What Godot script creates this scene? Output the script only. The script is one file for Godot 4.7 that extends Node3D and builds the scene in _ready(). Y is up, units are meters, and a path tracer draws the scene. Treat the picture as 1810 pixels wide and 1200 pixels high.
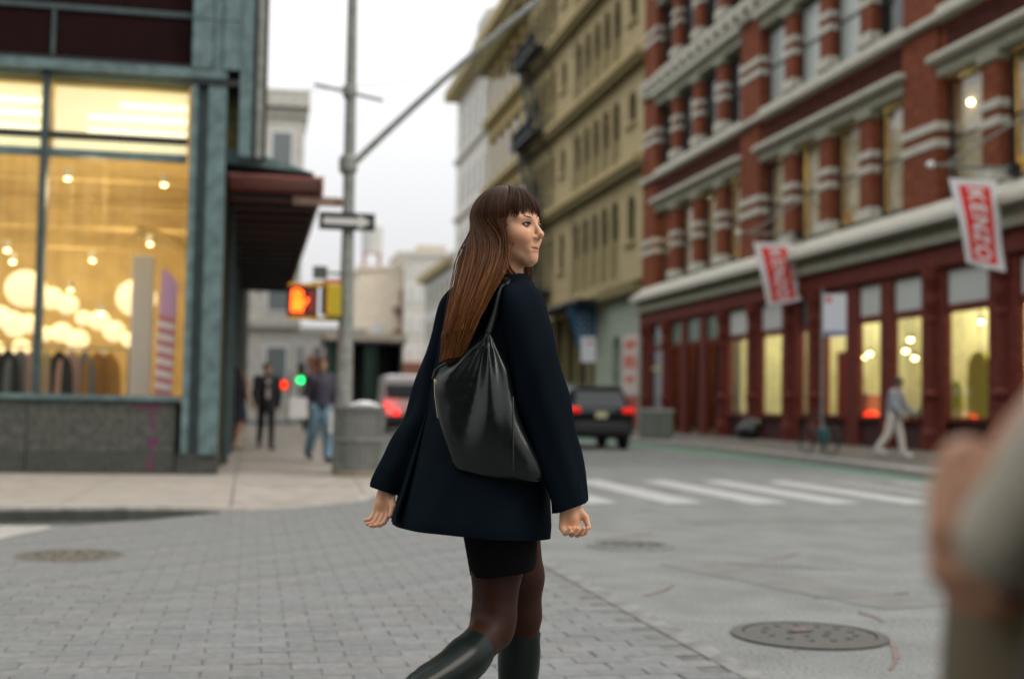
extends Node3D
# A street corner: x runs to the right across the avenue, -z runs down the avenue, y is up; metres.

class MB:
	var V := PackedVector3Array()
	var N := PackedVector3Array()
	var C := PackedColorArray()
	var I := PackedInt32Array()
	var col := Color(1, 1, 1)
	func tri(a: Vector3, b: Vector3, c: Vector3, n: Vector3):
		var k := V.size()
		V.append(a); V.append(b); V.append(c)
		for i in 3:
			N.append(n); C.append(col)
		if (b - a).cross(c - a).dot(n) > 0.0:
			I.append_array(PackedInt32Array([k, k + 2, k + 1]))
		else:
			I.append_array(PackedInt32Array([k, k + 1, k + 2]))
	func quad(a: Vector3, b: Vector3, c: Vector3, d: Vector3, n: Vector3):
		var k := V.size()
		V.append(a); V.append(b); V.append(c); V.append(d)
		for i in 4:
			N.append(n); C.append(col)
		if (b - a).cross(c - a).dot(n) > 0.0:
			I.append_array(PackedInt32Array([k, k + 2, k + 1, k, k + 3, k + 2]))
		else:
			I.append_array(PackedInt32Array([k, k + 1, k + 2, k, k + 2, k + 3]))
	func box(c: Vector3, s: Vector3, b := Basis.IDENTITY):
		var h := s * 0.5
		for ax in 3:
			var u := Vector3.ZERO
			var v := Vector3.ZERO
			var w := Vector3.ZERO
			w[ax] = h[ax]; u[(ax + 1) % 3] = h[(ax + 1) % 3]; v[(ax + 2) % 3] = h[(ax + 2) % 3]
			u = b * u; v = b * v; w = b * w
			for sg in [-1.0, 1.0]:
				var o: Vector3 = c + w * sg
				quad(o - u - v, o + u - v, o + u + v, o - u + v, (w * sg).normalized())
	func span(x0: float, x1: float, y0: float, y1: float, z0: float, z1: float):
		box(Vector3((x0 + x1) / 2, (y0 + y1) / 2, (z0 + z1) / 2), Vector3(absf(x1 - x0), absf(y1 - y0), absf(z1 - z0)))
	# box with chamfered edges
	func cbox(c: Vector3, s: Vector3, e: float, b := Basis.IDENTITY):
		var h := s * 0.5
		var rings := []
		for yy in [[-h.y, e], [-h.y + e, 0.0], [h.y - e, 0.0], [h.y, e]]:
			var q: float = yy[1]
			var x: float = h.x - q
			var z: float = h.z - q
			rings.append([Vector3(-x + e, yy[0], -z), Vector3(x - e, yy[0], -z), Vector3(x, yy[0], -z + e), Vector3(x, yy[0], z - e), Vector3(x - e, yy[0], z), Vector3(-x + e, yy[0], z), Vector3(-x, yy[0], z - e), Vector3(-x, yy[0], -z + e)])
		for r in 3:
			for i in 8:
				var a: Vector3 = rings[r][i]
				var a2: Vector3 = rings[r][(i + 1) % 8]
				var d: Vector3 = rings[r + 1][i]
				var d2: Vector3 = rings[r + 1][(i + 1) % 8]
				var n := (a2 - a).cross(d - a).normalized()
				if n.length() < 0.5: n = Vector3.UP
				if n.dot((a + d2) * 0.5) < 0: n = -n
				quad(c + b * a, c + b * a2, c + b * d2, c + b * d, b * n)
		for r in [0, 3]:
			var n2: Vector3 = b * (Vector3.DOWN if r == 0 else Vector3.UP)
			for i in range(1, 7):
				tri(c + b * rings[r][0], c + b * rings[r][i], c + b * rings[r][i + 1], n2)
	# flat outline (points in the u-v plane) given thickness along w
	func prism(poly: PackedVector2Array, o: Vector3, u: Vector3, v: Vector3, w: Vector3, t: float):
		var wn := w.normalized()
		var tr := Geometry2D.triangulate_polygon(poly)
		var f := func(p: Vector2, d: float) -> Vector3: return o + u * p.x + v * p.y + wn * d
		for i in range(0, tr.size(), 3):
			var a := poly[tr[i]]
			var b := poly[tr[i + 1]]
			var c := poly[tr[i + 2]]
			tri(f.call(a, 0.0), f.call(b, 0.0), f.call(c, 0.0), -wn)
			tri(f.call(a, t), f.call(b, t), f.call(c, t), wn)
		var cw := Geometry2D.is_polygon_clockwise(poly)
		var k := poly.size()
		for i in k:
			var a := poly[i]
			var b := poly[(i + 1) % k]
			var d := b - a
			var n2 := Vector2(-d.y, d.x) if cw else Vector2(d.y, -d.x)
			var n := (u * n2.x + v * n2.y).normalized()
			quad(f.call(a, 0.0), f.call(b, 0.0), f.call(b, t), f.call(a, t), n)
	# smooth skin through rings of equal size
	func loft(rings: Array, caps := true, closed := true, cols := [], out := Vector3.ZERO):
		var R := rings.size()
		var S: int = rings[0].size()
		var k := V.size()
		var cen := []
		for r in rings:
			var m := Vector3.ZERO
			for p in r: m += p
			cen.append(m / S)
		for r in R:
			for s in S:
				var p: Vector3 = rings[r][s]
				var s0: int = (s - 1 + S) % S if closed else maxi(s - 1, 0)
				var s1: int = (s + 1) % S if closed else mini(s + 1, S - 1)
				var du: Vector3 = rings[r][s1] - rings[r][s0]
				var dv: Vector3 = rings[mini(r + 1, R - 1)][s] - rings[maxi(r - 1, 0)][s]
				var n := du.cross(dv).normalized()
				if closed and n.dot(p - cen[r]) < 0.0: n = -n
				if not closed and n.dot(out) < 0.0: n = -n
				V.append(p); N.append(n)
				C.append(cols[r] if cols.size() == R else col)
		for r in R - 1:
			for s in (S if closed else S - 1):
				var a: int = k + r * S + s
				var b: int = k + r * S + (s + 1) % S
				var c := b + S
				var d := a + S
				if (V[b] - V[a]).cross(V[c] - V[a]).dot(N[a] + N[c]) > 0.0:
					I.append_array(PackedInt32Array([a, c, b, a, d, c]))
				else:
					I.append_array(PackedInt32Array([a, b, c, a, c, d]))
		if caps:
			for e in [0, R - 1]:
				var o: int = 1 if e == 0 else R - 2
				var n: Vector3 = (cen[e] - cen[o]).normalized()
				var keep := col
				if cols.size() == R: col = cols[e]
				for s in S:
					tri(cen[e], rings[e][s], rings[e][(s + 1) % S], n)
				col = keep
	func tube(path: Array, rad: Array, sides := 8, caps := true, cols := []):
		var rings := []
		var up := Vector3.UP
		var k := path.size()
		var t0: Vector3 = (path[1] - path[0]).normalized()
		if absf(t0.dot(up)) > 0.9: up = Vector3.RIGHT
		var u := up.cross(t0).normalized()
		for i in k:
			var t: Vector3 = (path[mini(i + 1, k - 1)] - path[maxi(i - 1, 0)]).normalized()
			u = (u - t * u.dot(t)).normalized()
			var v := t.cross(u)
			var ring := PackedVector3Array()
			var rr: float = rad[i] if rad.size() == k else rad[0]
			for s in sides:
				var a := TAU * s / sides
				ring.append(path[i] + (u * cos(a) + v * sin(a)) * rr)
			rings.append(ring)
		loft(rings, caps, true, cols)
	func rod(a: Vector3, b: Vector3, r: float, sides := 8):
		tube([a, b], [r, r], sides)
	# turned body: profile of [radius, height]
	func lathe(o: Vector3, prof: Array, sides := 24):
		var flip: float = 1.0 if prof[prof.size() - 1][1] >= prof[0][1] else -1.0
		for i in prof.size() - 1:
			var r0: float = prof[i][0]
			var y0: float = prof[i][1]
			var r1: float = prof[i + 1][0]
			var y1: float = prof[i + 1][1]
			var n2 := Vector2(y1 - y0, r0 - r1).normalized() * flip
			var k := V.size()
			for s in sides:
				var c := Vector3(cos(TAU * s / sides), 0, sin(TAU * s / sides))
				var n := (c * n2.x + Vector3.UP * n2.y).normalized()
				V.append(o + c * r0 + Vector3.UP * y0); V.append(o + c * r1 + Vector3.UP * y1)
				N.append(n); N.append(n); C.append(col); C.append(col)
			for s in sides:
				var a := k + s * 2
				var b := k + ((s + 1) % sides) * 2
				if (V[b] - V[a]).cross(V[b + 1] - V[a]).dot(N[a] + N[b]) > 0.0 or (V[b + 1] - V[a]).cross(V[a + 1] - V[a]).dot(N[a] + N[b]) > 0.0:
					I.append_array(PackedInt32Array([a, b + 1, b, a, a + 1, b + 1]))
				else:
					I.append_array(PackedInt32Array([a, b, b + 1, a, b + 1, a + 1]))
		for e in [0, prof.size() - 1]:
			var n := Vector3.UP * (1.0 if (prof[e][1] > prof[prof.size() - 1 - e][1] or (e > 0 and flip > 0)) else -1.0)
			for s in sides:
				tri(o + Vector3.UP * prof[e][1], o + Vector3(cos(TAU * s / sides) * prof[e][0], prof[e][1], sin(TAU * s / sides) * prof[e][0]), o + Vector3(cos(TAU * (s + 1) / sides) * prof[e][0], prof[e][1], sin(TAU * (s + 1) / sides) * prof[e][0]), n)
	func ball(c: Vector3, r: Vector3, b := Basis.IDENTITY, m := 8, n := 14):
		var rings := []
		for i in range(0, m + 1):
			var t := PI * clampf(float(i) / m, 0.01, 0.99)
			var ring := PackedVector3Array()
			for s in n:
				var a := TAU * s / n
				ring.append(c + b * (Vector3(sin(t) * cos(a), cos(t), sin(t) * sin(a)) * r))
			rings.append(ring)
		loft(rings, false)
	func mesh() -> ArrayMesh:
		var m := ArrayMesh.new()
		var a := []
		a.resize(Mesh.ARRAY_MAX)
		a[Mesh.ARRAY_VERTEX] = V; a[Mesh.ARRAY_NORMAL] = N; a[Mesh.ARRAY_COLOR] = C; a[Mesh.ARRAY_INDEX] = I
		m.add_surface_from_arrays(Mesh.PRIMITIVE_TRIANGLES, a)
		return m

# ---- naming, tagging
var taken := {}
func numbered(n: String) -> String:
	var k: int = taken.get(n, -1) + 1
	taken[n] = k
	return n if k == 0 else "%s_%03d" % [n, k]
func tag(o: Node, label: String, category: String, group := "") -> Node:
	o.set_meta("label", label); o.set_meta("category", category)
	if group: o.set_meta("group", group)
	return o
func thing(called: String, label: String, category: String, at := Vector3.ZERO, turn := 0.0, group := "") -> Node3D:
	var o := Node3D.new()
	o.name = numbered(called); add_child(o, true)
	o.position = at; o.rotation.y = turn
	tag(o, label, category, group)
	return o
func put(called: String, m: Mesh, ma: Material, parent: Node = null, xf := Transform3D.IDENTITY) -> MeshInstance3D:
	var o := MeshInstance3D.new()
	o.mesh = m; o.material_override = ma; o.transform = xf
	if parent == null:
		o.name = numbered(called); add_child(o, true)
	else:
		var c: Dictionary = parent.get_meta("_n") if parent.has_meta("_n") else {}
		var k: int = c.get(called, -1) + 1
		c[called] = k; parent.set_meta("_n", c)
		o.name = called if k == 0 else "%s_%03d" % [called, k]
		parent.add_child(o, true)
	return o
func obj(called: String, mb: MB, ma: Material, parent: Node = null) -> MeshInstance3D:
	return put(called, mb.mesh(), ma, parent)
func struct(called: String, mb: MB, ma: Material) -> MeshInstance3D:
	var o := obj(called, mb, ma)
	o.set_meta("kind", "structure")
	return o
func spanned(called: String, ma: Material, parent: Node, x0, x1, y0, y1, z0, z1) -> MeshInstance3D:
	var mb := MB.new()
	mb.span(x0, x1, y0, y1, z0, z1)
	return obj(called, mb, ma, parent)

# ---- materials: base colours are linear reflectances
func lin(r: float, g: float, b: float) -> Color:
	return Color(r, g, b).linear_to_srgb()
var tex := {}
func noise_tex(key: String, freq: float, lo: float, oct := 4, typ := FastNoiseLite.TYPE_SIMPLEX_SMOOTH, bump := false, size := 512) -> NoiseTexture2D:
	if tex.has(key): return tex[key]
	var n := FastNoiseLite.new()
	n.noise_type = typ; n.frequency = freq; n.fractal_octaves = oct; n.seed = 11 + tex.size() * 7
	var t := NoiseTexture2D.new()
	t.width = size; t.height = size; t.seamless = true; t.noise = n
	if bump:
		t.as_normal_map = true; t.bump_strength = lo
	else:
		var g := Gradient.new()
		g.set_color(0, Color(lo, lo, lo)); g.set_color(1, Color(1, 1, 1))
		t.color_ramp = g
	tex[key] = t
	return t
func mat(c: Color, rough := 0.8, metal := 0.0) -> StandardMaterial3D:
	var m := StandardMaterial3D.new()
	m.albedo_color = c; m.roughness = rough; m.metallic = metal
	return m
# weathered: blotches of tone, and a fine grain in the relief
func worn(c: Color, rough: float, scale: float, lo: float, key: String, freq := 0.012, bump := 0.0, bkey := "", bfreq := 0.1) -> StandardMaterial3D:
	var m := mat(c, rough)
	if rough > 0.6: m.metallic_specular = 0.25
	m.albedo_texture = noise_tex(key, freq, lo)
	m.uv1_triplanar = true; m.uv1_world_triplanar = true
	m.uv1_scale = Vector3(scale, scale, scale)
	if bump > 0.0:
		m.normal_enabled = true; m.normal_texture = noise_tex(bkey, bfreq, bump, 3, FastNoiseLite.TYPE_SIMPLEX_SMOOTH, true)
	return m
func tinted(rough := 0.7, metal := 0.0) -> StandardMaterial3D:
	var m := mat(Color(1, 1, 1), rough, metal)
	m.vertex_color_use_as_albedo = true
	return m
func glow(c: Color, e: float) -> StandardMaterial3D:
	var m := mat(c, 0.6)
	m.emission_enabled = true; m.emission = c; m.emission_energy_multiplier = e
	return m
func pane(c: Color, a: float, rough := 0.03) -> StandardMaterial3D:
	var m := mat(Color(c.r, c.g, c.b, a), rough)
	m.transparency = BaseMaterial3D.TRANSPARENCY_ALPHA
	return m
func omni(parent: Node, at: Vector3, c: Color, e: float, size := 0.1):
	var l := OmniLight3D.new()
	l.name = "lamp_light"; l.light_color = c; l.light_energy = e; l.light_size = size
	l.omni_range = 30.0; l.omni_attenuation = 2.0; l.shadow_enabled = true
	parent.add_child(l, true)
	l.position = at

# ---- bodies: a smooth union of bones, meshed as surface nets
# bone: [a, b, ra, rb, blend]; ellipsoid: [centre, radii, basis, blend]; a sixth/fifth item true carves
func field(mb: MB, prims: Array, cell: float, tint = null):
	var lo := Vector3(9e9, 9e9, 9e9)
	var hi := -lo
	var boxes := []
	for p in prims:
		var a := Vector3.ZERO
		var b := Vector3.ZERO
		var bone: bool = p[2] is float
		if bone:
			var e0: float = p[2]
			var e1: float = p[3]
			a = (p[0] - Vector3.ONE * e0).min(p[1] - Vector3.ONE * e1); b = (p[0] + Vector3.ONE * e0).max(p[1] + Vector3.ONE * e1)
		else:
			var m: float = maxf(p[1].x, maxf(p[1].y, p[1].z))
			a = p[0] - Vector3.ONE * m; b = p[0] + Vector3.ONE * m
		boxes.append([a, b])
		var carve: bool = p.size() > (5 if bone else 4)
		if not carve:
			lo = lo.min(a); hi = hi.max(b)
	lo -= Vector3.ONE * cell * 3.0
	hi += Vector3.ONE * cell * 3.0
	var nx := int(ceil((hi.x - lo.x) / cell)) + 1
	var ny := int(ceil((hi.y - lo.y) / cell)) + 1
	var nz := int(ceil((hi.z - lo.z) / cell)) + 1
	var g := PackedFloat32Array()
	g.resize(nx * ny * nz); g.fill(1.0)
	for q in prims.size():
		var p: Array = prims[q]
		var bone: bool = p[2] is float
		var kk: float = p[4] if bone else p[3]
		var carve: bool = p.size() > (5 if bone else 4)
		var pad: float = maxf(kk, cell * 3.0)
		var i0 := Vector3i(((boxes[q][0] - lo - Vector3.ONE * pad) / cell).floor()).clamp(Vector3i.ZERO, Vector3i(nx - 1, ny - 1, nz - 1))
		var i1 := Vector3i(((boxes[q][1] - lo + Vector3.ONE * pad) / cell).ceil()).clamp(Vector3i.ZERO, Vector3i(nx - 1, ny - 1, nz - 1))
		var A: Vector3 = p[0]
		var AB := Vector3.ZERO
		var l2 := 1.0
		var ra := 0.0
		var rd := 0.0
		var inv := Basis.IDENTITY
		var r1 := Vector3.ONE
		var r2 := Vector3.ONE
		if bone:
			AB = p[1] - A; l2 = maxf(AB.length_squared(), 1e-9); ra = p[2]; rd = p[3] - ra
		else:
			inv = (p[2] as Basis).transposed()
			r1 = Vector3.ONE / p[1]; r2 = r1 * r1
		for iy in range(i0.y, i1.y + 1):
			for iz in range(i0.z, i1.z + 1):
				var at := (iy * nz + iz) * nx
				for ix in range(i0.x, i1.x + 1):
					var w := lo + Vector3(ix, iy, iz) * cell - A
					var d := 0.0
					if bone:
						var t := clampf(w.dot(AB) / l2, 0.0, 1.0)
						d = (w - AB * t).length() - ra - rd * t
					else:
						w = inv * w
						var k0 := (w * r1).length()
						d = k0 * (k0 - 1.0) / maxf((w * r2).length(), 1e-6)
					var o := g[at + ix]
					if carve:
						var h2 := maxf(kk - absf(o + d), 0.0)
						g[at + ix] = maxf(o, -d) + (h2 * h2 / (4.0 * kk) if kk > 0.0 else 0.0)
					else:
						var h := maxf(kk - absf(o - d), 0.0)
						g[at + ix] = minf(o, d) - (h * h / (4.0 * kk) if kk > 0.0 else 0.0)
	var idx := PackedInt32Array()
	idx.resize(g.size()); idx.fill(-1)
	var lim := cell * 2.6
	var sx := 1
	var sz := nx
	var sy := nx * nz
	for iy in ny - 1:
		for iz in nz - 1:
			var at := (iy * nz + iz) * nx
			for ix in nx - 1:
				var o := at + ix
				var v0 := g[o]
				if v0 > lim or v0 < -lim: continue
				var v1 := g[o + sx]
				var v2 := g[o + sz]
				var v3 := g[o + sx + sz]
				var v4 := g[o + sy]
				var v5 := g[o + sy + sx]
				var v6 := g[o + sy + sz]
				var v7 := g[o + sy + sx + sz]
				var s := int(v0 < 0) + int(v1 < 0) + int(v2 < 0) + int(v3 < 0) + int(v4 < 0) + int(v5 < 0) + int(v6 < 0) + int(v7 < 0)
				if s == 0 or s == 8: continue
				var sum := Vector3.ZERO
				var c := 0
				if (v0 < 0) != (v1 < 0): sum += Vector3(v0 / (v0 - v1), 0, 0); c += 1
				if (v2 < 0) != (v3 < 0): sum += Vector3(v2 / (v2 - v3), 0, 1); c += 1
				if (v4 < 0) != (v5 < 0): sum += Vector3(v4 / (v4 - v5), 1, 0); c += 1
				if (v6 < 0) != (v7 < 0): sum += Vector3(v6 / (v6 - v7), 1, 1); c += 1
				if (v0 < 0) != (v2 < 0): sum += Vector3(0, 0, v0 / (v0 - v2)); c += 1
				if (v1 < 0) != (v3 < 0): sum += Vector3(1, 0, v1 / (v1 - v3)); c += 1
				if (v4 < 0) != (v6 < 0): sum += Vector3(0, 1, v4 / (v4 - v6)); c += 1
				if (v5 < 0) != (v7 < 0): sum += Vector3(1, 1, v5 / (v5 - v7)); c += 1
				if (v0 < 0) != (v4 < 0): sum += Vector3(0, v0 / (v0 - v4), 0); c += 1
				if (v1 < 0) != (v5 < 0): sum += Vector3(1, v1 / (v1 - v5), 0); c += 1
				if (v2 < 0) != (v6 < 0): sum += Vector3(0, v2 / (v2 - v6), 1); c += 1
				if (v3 < 0) != (v7 < 0): sum += Vector3(1, v3 / (v3 - v7), 1); c += 1
				idx[o] = mb.V.size()
				var p := lo + (Vector3(ix, iy, iz) + sum / c) * cell
				mb.V.append(p)
				mb.N.append(Vector3(v1 + v3 + v5 + v7 - v0 - v2 - v4 - v6, v4 + v5 + v6 + v7 - v0 - v1 - v2 - v3, v2 + v3 + v6 + v7 - v0 - v1 - v4 - v5).normalized())
				mb.C.append(tint.call(p) if tint != null else mb.col)
	for iy in range(1, ny - 1):
		for iz in range(1, nz - 1):
			var at := (iy * nz + iz) * nx
			for ix in range(1, nx - 1):
				var o := at + ix
				if idx[o] < 0 : continue
				var s0: bool = g[o] < 0
				for ax in 3:
					var st: int = [sx, sy, sz][ax]
					if s0 == (g[o + st] < 0): continue
					var b: int = [sy, sz, sx][ax]
					var d: int = [sz, sx, sy][ax]
					var q0 := idx[o]
					var q1 := idx[o - b]
					var q2 := idx[o - b - d]
					var q3 := idx[o - d]
					if q1 < 0 or q2 < 0 or q3 < 0: continue
					if s0:
						mb.I.append_array(PackedInt32Array([q0, q2, q1, q0, q3, q2]))
					else:
						mb.I.append_array(PackedInt32Array([q0, q1, q2, q0, q2, q3]))

var M := {}
func materials():
	M.asphalt = worn(lin(0.205, 0.21, 0.20), 0.9, 0.22, 0.86, "blotch", 0.012, 3.0, "grain", 0.25)
	M.paver = []
	for t in [[0.200, 0.206, 0.202], [0.184, 0.190, 0.186], [0.214, 0.217, 0.214], [0.197, 0.197, 0.191]]:
		M.paver.append(worn(lin(t[0], t[1], t[2]), 0.85, 0.9, 0.86, "blotch_soft", 0.03, 1.5, "grain", 0.25))
	M.bed = worn(lin(0.175, 0.175, 0.165), 0.95, 0.6, 0.7, "blotch2")
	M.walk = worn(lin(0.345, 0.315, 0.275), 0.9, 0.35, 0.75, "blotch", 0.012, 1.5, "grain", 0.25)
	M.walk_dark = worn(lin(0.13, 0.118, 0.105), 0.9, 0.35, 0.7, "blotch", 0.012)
	M.kerb = worn(lin(0.42, 0.40, 0.36), 0.85, 0.8, 0.7, "blotch2", 0.03)
	M.kerb_steel = worn(lin(0.055, 0.062, 0.052), 0.6, 0.8, 0.6, "blotch2", 0.03)
	M.paint = worn(lin(0.64, 0.64, 0.62), 0.8, 0.9, 0.45, "wear", 0.05)
	M.paint_old = worn(lin(0.42, 0.42, 0.405), 0.85, 0.9, 0.5, "wear", 0.05)
	M.green_paint = worn(lin(0.20, 0.40, 0.26), 0.85, 0.5, 0.6, "wear", 0.05)
	M.red_mark = worn(lin(0.32, 0.235, 0.21), 0.9, 2.0, 0.4, "wear", 0.05)
	M.iron = worn(lin(0.125, 0.12, 0.10), 0.6, 2.0, 0.5, "wear", 0.05)
	M.brick = worn(lin(0.26, 0.080, 0.040), 0.9, 0.5, 0.62, "blotch2", 0.03, 2.5, "grain", 0.25)
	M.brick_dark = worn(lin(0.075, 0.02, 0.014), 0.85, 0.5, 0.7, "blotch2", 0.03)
	M.stone = worn(lin(0.52, 0.50, 0.42), 0.85, 0.5, 0.68, "blotch", 0.012)
	M.stone_green = worn(lin(0.33, 0.33, 0.25), 0.85, 0.5, 0.68, "blotch", 0.012)
	M.iron_red = worn(lin(0.17, 0.038, 0.026), 0.65, 0.6, 0.7, "blotch2", 0.03)
	M.iron_red_dark = worn(lin(0.06, 0.012, 0.011), 0.6, 0.6, 0.7, "blotch2", 0.03)
	M.frame_black = mat(lin(0.008, 0.010, 0.009), 0.45)
	M.glass = pane(lin(0.3, 0.34, 0.32), 0.03)
	M.glass_dark = mat(lin(0.012, 0.017, 0.016), 0.06)
	M.pale_pane = mat(lin(0.30, 0.33, 0.30), 0.2)
	M.frost = mat(lin(0.50, 0.52, 0.49), 0.35)
	M.frost_green = mat(lin(0.10, 0.16, 0.12), 0.25)
	M.blind = worn(lin(0.60, 0.50, 0.27), 0.9, 0.8, 0.8, "blotch2", 0.03)
	M.plaster_warm = worn(lin(0.70, 0.54, 0.25), 0.9, 0.25, 0.88, "blotch", 0.012)
	M.plaster = worn(lin(0.62, 0.61, 0.44), 0.9, 0.25, 0.88, "blotch", 0.012)
	M.white = mat(lin(0.78, 0.77, 0.74), 0.7)
	M.floor_in = worn(lin(0.34, 0.27, 0.18), 0.5, 0.5, 0.8, "blotch2", 0.03)
	M.void = mat(lin(0.022, 0.019, 0.010), 0.95)
	M.void.metallic_specular = 0.1
	M.edging = worn(lin(0.235, 0.235, 0.225), 0.9, 0.8, 0.7, "blotch2", 0.03)
	M.dark_in = mat(lin(0.02, 0.02, 0.018), 0.9)
	M.ochre = worn(lin(0.42, 0.345, 0.19), 0.9, 0.4, 0.7, "blotch", 0.012)
	M.ochre_warm = worn(lin(0.46, 0.36, 0.18), 0.9, 0.4, 0.7, "blotch", 0.012)
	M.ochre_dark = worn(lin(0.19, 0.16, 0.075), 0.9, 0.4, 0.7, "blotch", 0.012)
	M.pale_green = worn(lin(0.34, 0.38, 0.30), 0.8, 0.4, 0.75, "blotch", 0.012)
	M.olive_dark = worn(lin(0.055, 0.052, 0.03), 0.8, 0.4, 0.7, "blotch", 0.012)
	M.cream = worn(lin(0.66, 0.64, 0.58), 0.9, 0.3, 0.78, "blotch", 0.012)
	M.pale = worn(lin(0.60, 0.58, 0.52), 0.9, 0.3, 0.78, "blotch", 0.012)
	M.tan = worn(lin(0.62, 0.54, 0.43), 0.9, 0.2, 0.8, "blotch", 0.012)
	M.greywhite = worn(lin(0.58, 0.58, 0.55), 0.9, 0.3, 0.8, "blotch", 0.012)
	M.salmon = worn(lin(0.45, 0.20, 0.14), 0.9, 0.5, 0.7, "blotch2", 0.03)
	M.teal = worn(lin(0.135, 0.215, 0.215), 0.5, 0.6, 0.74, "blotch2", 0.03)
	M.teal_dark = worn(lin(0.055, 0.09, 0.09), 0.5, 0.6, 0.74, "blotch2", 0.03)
	M.granite = worn(lin(0.125, 0.13, 0.112), 0.7, 1.2, 0.6, "blotch2", 0.03, 1.2, "grain", 0.25)
	M.granite_dark = worn(lin(0.065, 0.068, 0.055), 0.6, 1.2, 0.6, "blotch2", 0.03)
	M.oxblood = worn(lin(0.016, 0.002, 0.002), 0.8, 0.5, 0.7, "blotch2", 0.03)
	M.slat = []
	for t in [[0.32, 0.075, 0.05], [0.22, 0.045, 0.032], [0.38, 0.13, 0.085]]:
		M.slat.append(worn(lin(t[0], t[1], t[2]), 0.3, 0.8, 0.6, "blotch2", 0.03))
		M.slat[-1].metallic_specular = 0.6
	M.steel = worn(lin(0.27, 0.285, 0.25), 0.55, 0.8, 0.7, "blotch2", 0.03)
	M.black = mat(lin(0.010, 0.010, 0.010), 0.5)
	M.fire = mat(lin(0.012, 0.016, 0.018), 0.7)
	M.spot = glow(Color(1.0, 0.90, 0.66), 26.0)
	M.spot_warm = glow(Color(1.0, 0.86, 0.58), 8.0)
	M.lantern = glow(Color(1.0, 0.91, 0.70), 0.95)
	M.strip = glow(Color(1.0, 0.96, 0.76), 0.62)
	M.strip_hot = glow(Color(1.0, 0.96, 0.80), 1.3)

func _ready():
	# camera: 46 mm lens, chest height, turned 11 degrees off the avenue, slightly tilted up and rolled
	var cam := Camera3D.new()
	cam.name = "camera"
	add_child(cam)
	var yaw := atan(455.0 / 2300.0)
	var pit := atan(121.0 / 2300.0)
	var f := Vector3(sin(yaw) * cos(pit), sin(pit), -cos(yaw) * cos(pit))
	var r0 := Vector3(cos(yaw), 0, sin(yaw))
	var u0 := r0.cross(f)
	var rr := r0 * cos(0.0178) + u0 * sin(0.0178)
	var uu := u0 * cos(0.0178) - r0 * sin(0.0178)
	cam.transform = Transform3D(Basis(rr, uu, -f), Vector3(0, 1.09, 0))
	var at := CameraAttributesPhysical.new()
	at.frustum_focal_length = 46.0
	at.exposure_aperture = 1.9
	at.frustum_focus_distance = 3.52
	at.frustum_near = 0.05
	at.frustum_far = 900.0
	cam.attributes = at
	cam.fov = rad_to_deg(2.0 * atan(600.0 / 2300.0))
	cam.near = 0.05
	cam.far = 900.0
	cam.current = true
	# overcast sky, brighter overhead than at the horizon
	var we := WorldEnvironment.new()
	we.name = "world_environment"
	var env := Environment.new()
	env.background_mode = Environment.BG_SKY
	var sm := ProceduralSkyMaterial.new()
	sm.sky_top_color = lin(1.90, 1.92, 1.95)
	sm.sky_horizon_color = lin(0.46, 0.46, 0.465)
	sm.sky_curve = 0.6
	sm.ground_bottom_color = lin(0.10, 0.10, 0.10)
	sm.ground_horizon_color = lin(0.20, 0.20, 0.20)
	sm.sun_angle_max = 1.0
	var sky := Sky.new()
	sky.sky_material = sm
	env.sky = sky
	env.tonemap_mode = Environment.TONE_MAPPER_LINEAR
	env.tonemap_exposure = 1.34
	env.sdfgi_enabled = true; env.ssao_enabled = true; env.ssil_enabled = true
	we.environment = env
	add_child(we)
	var sun := DirectionalLight3D.new()
	sun.name = "sun"
	sun.light_energy = 0.5
	sun.light_angular_distance = 25.0
	sun.light_color = Color(1.0, 0.97, 0.93)
	sun.shadow_enabled = true
	add_child(sun)
	sun.look_at_from_position(Vector3(6.0, 7.5, 3.5), Vector3.ZERO)

	materials()
	build_ground()
	brick_building()
	arcade_building()
	corner_shop()
	shop_contents()
	far_buildings()
	near_block()
	vehicles()
	furniture()
	walkers()
	main_person()
	passer_by()

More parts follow.
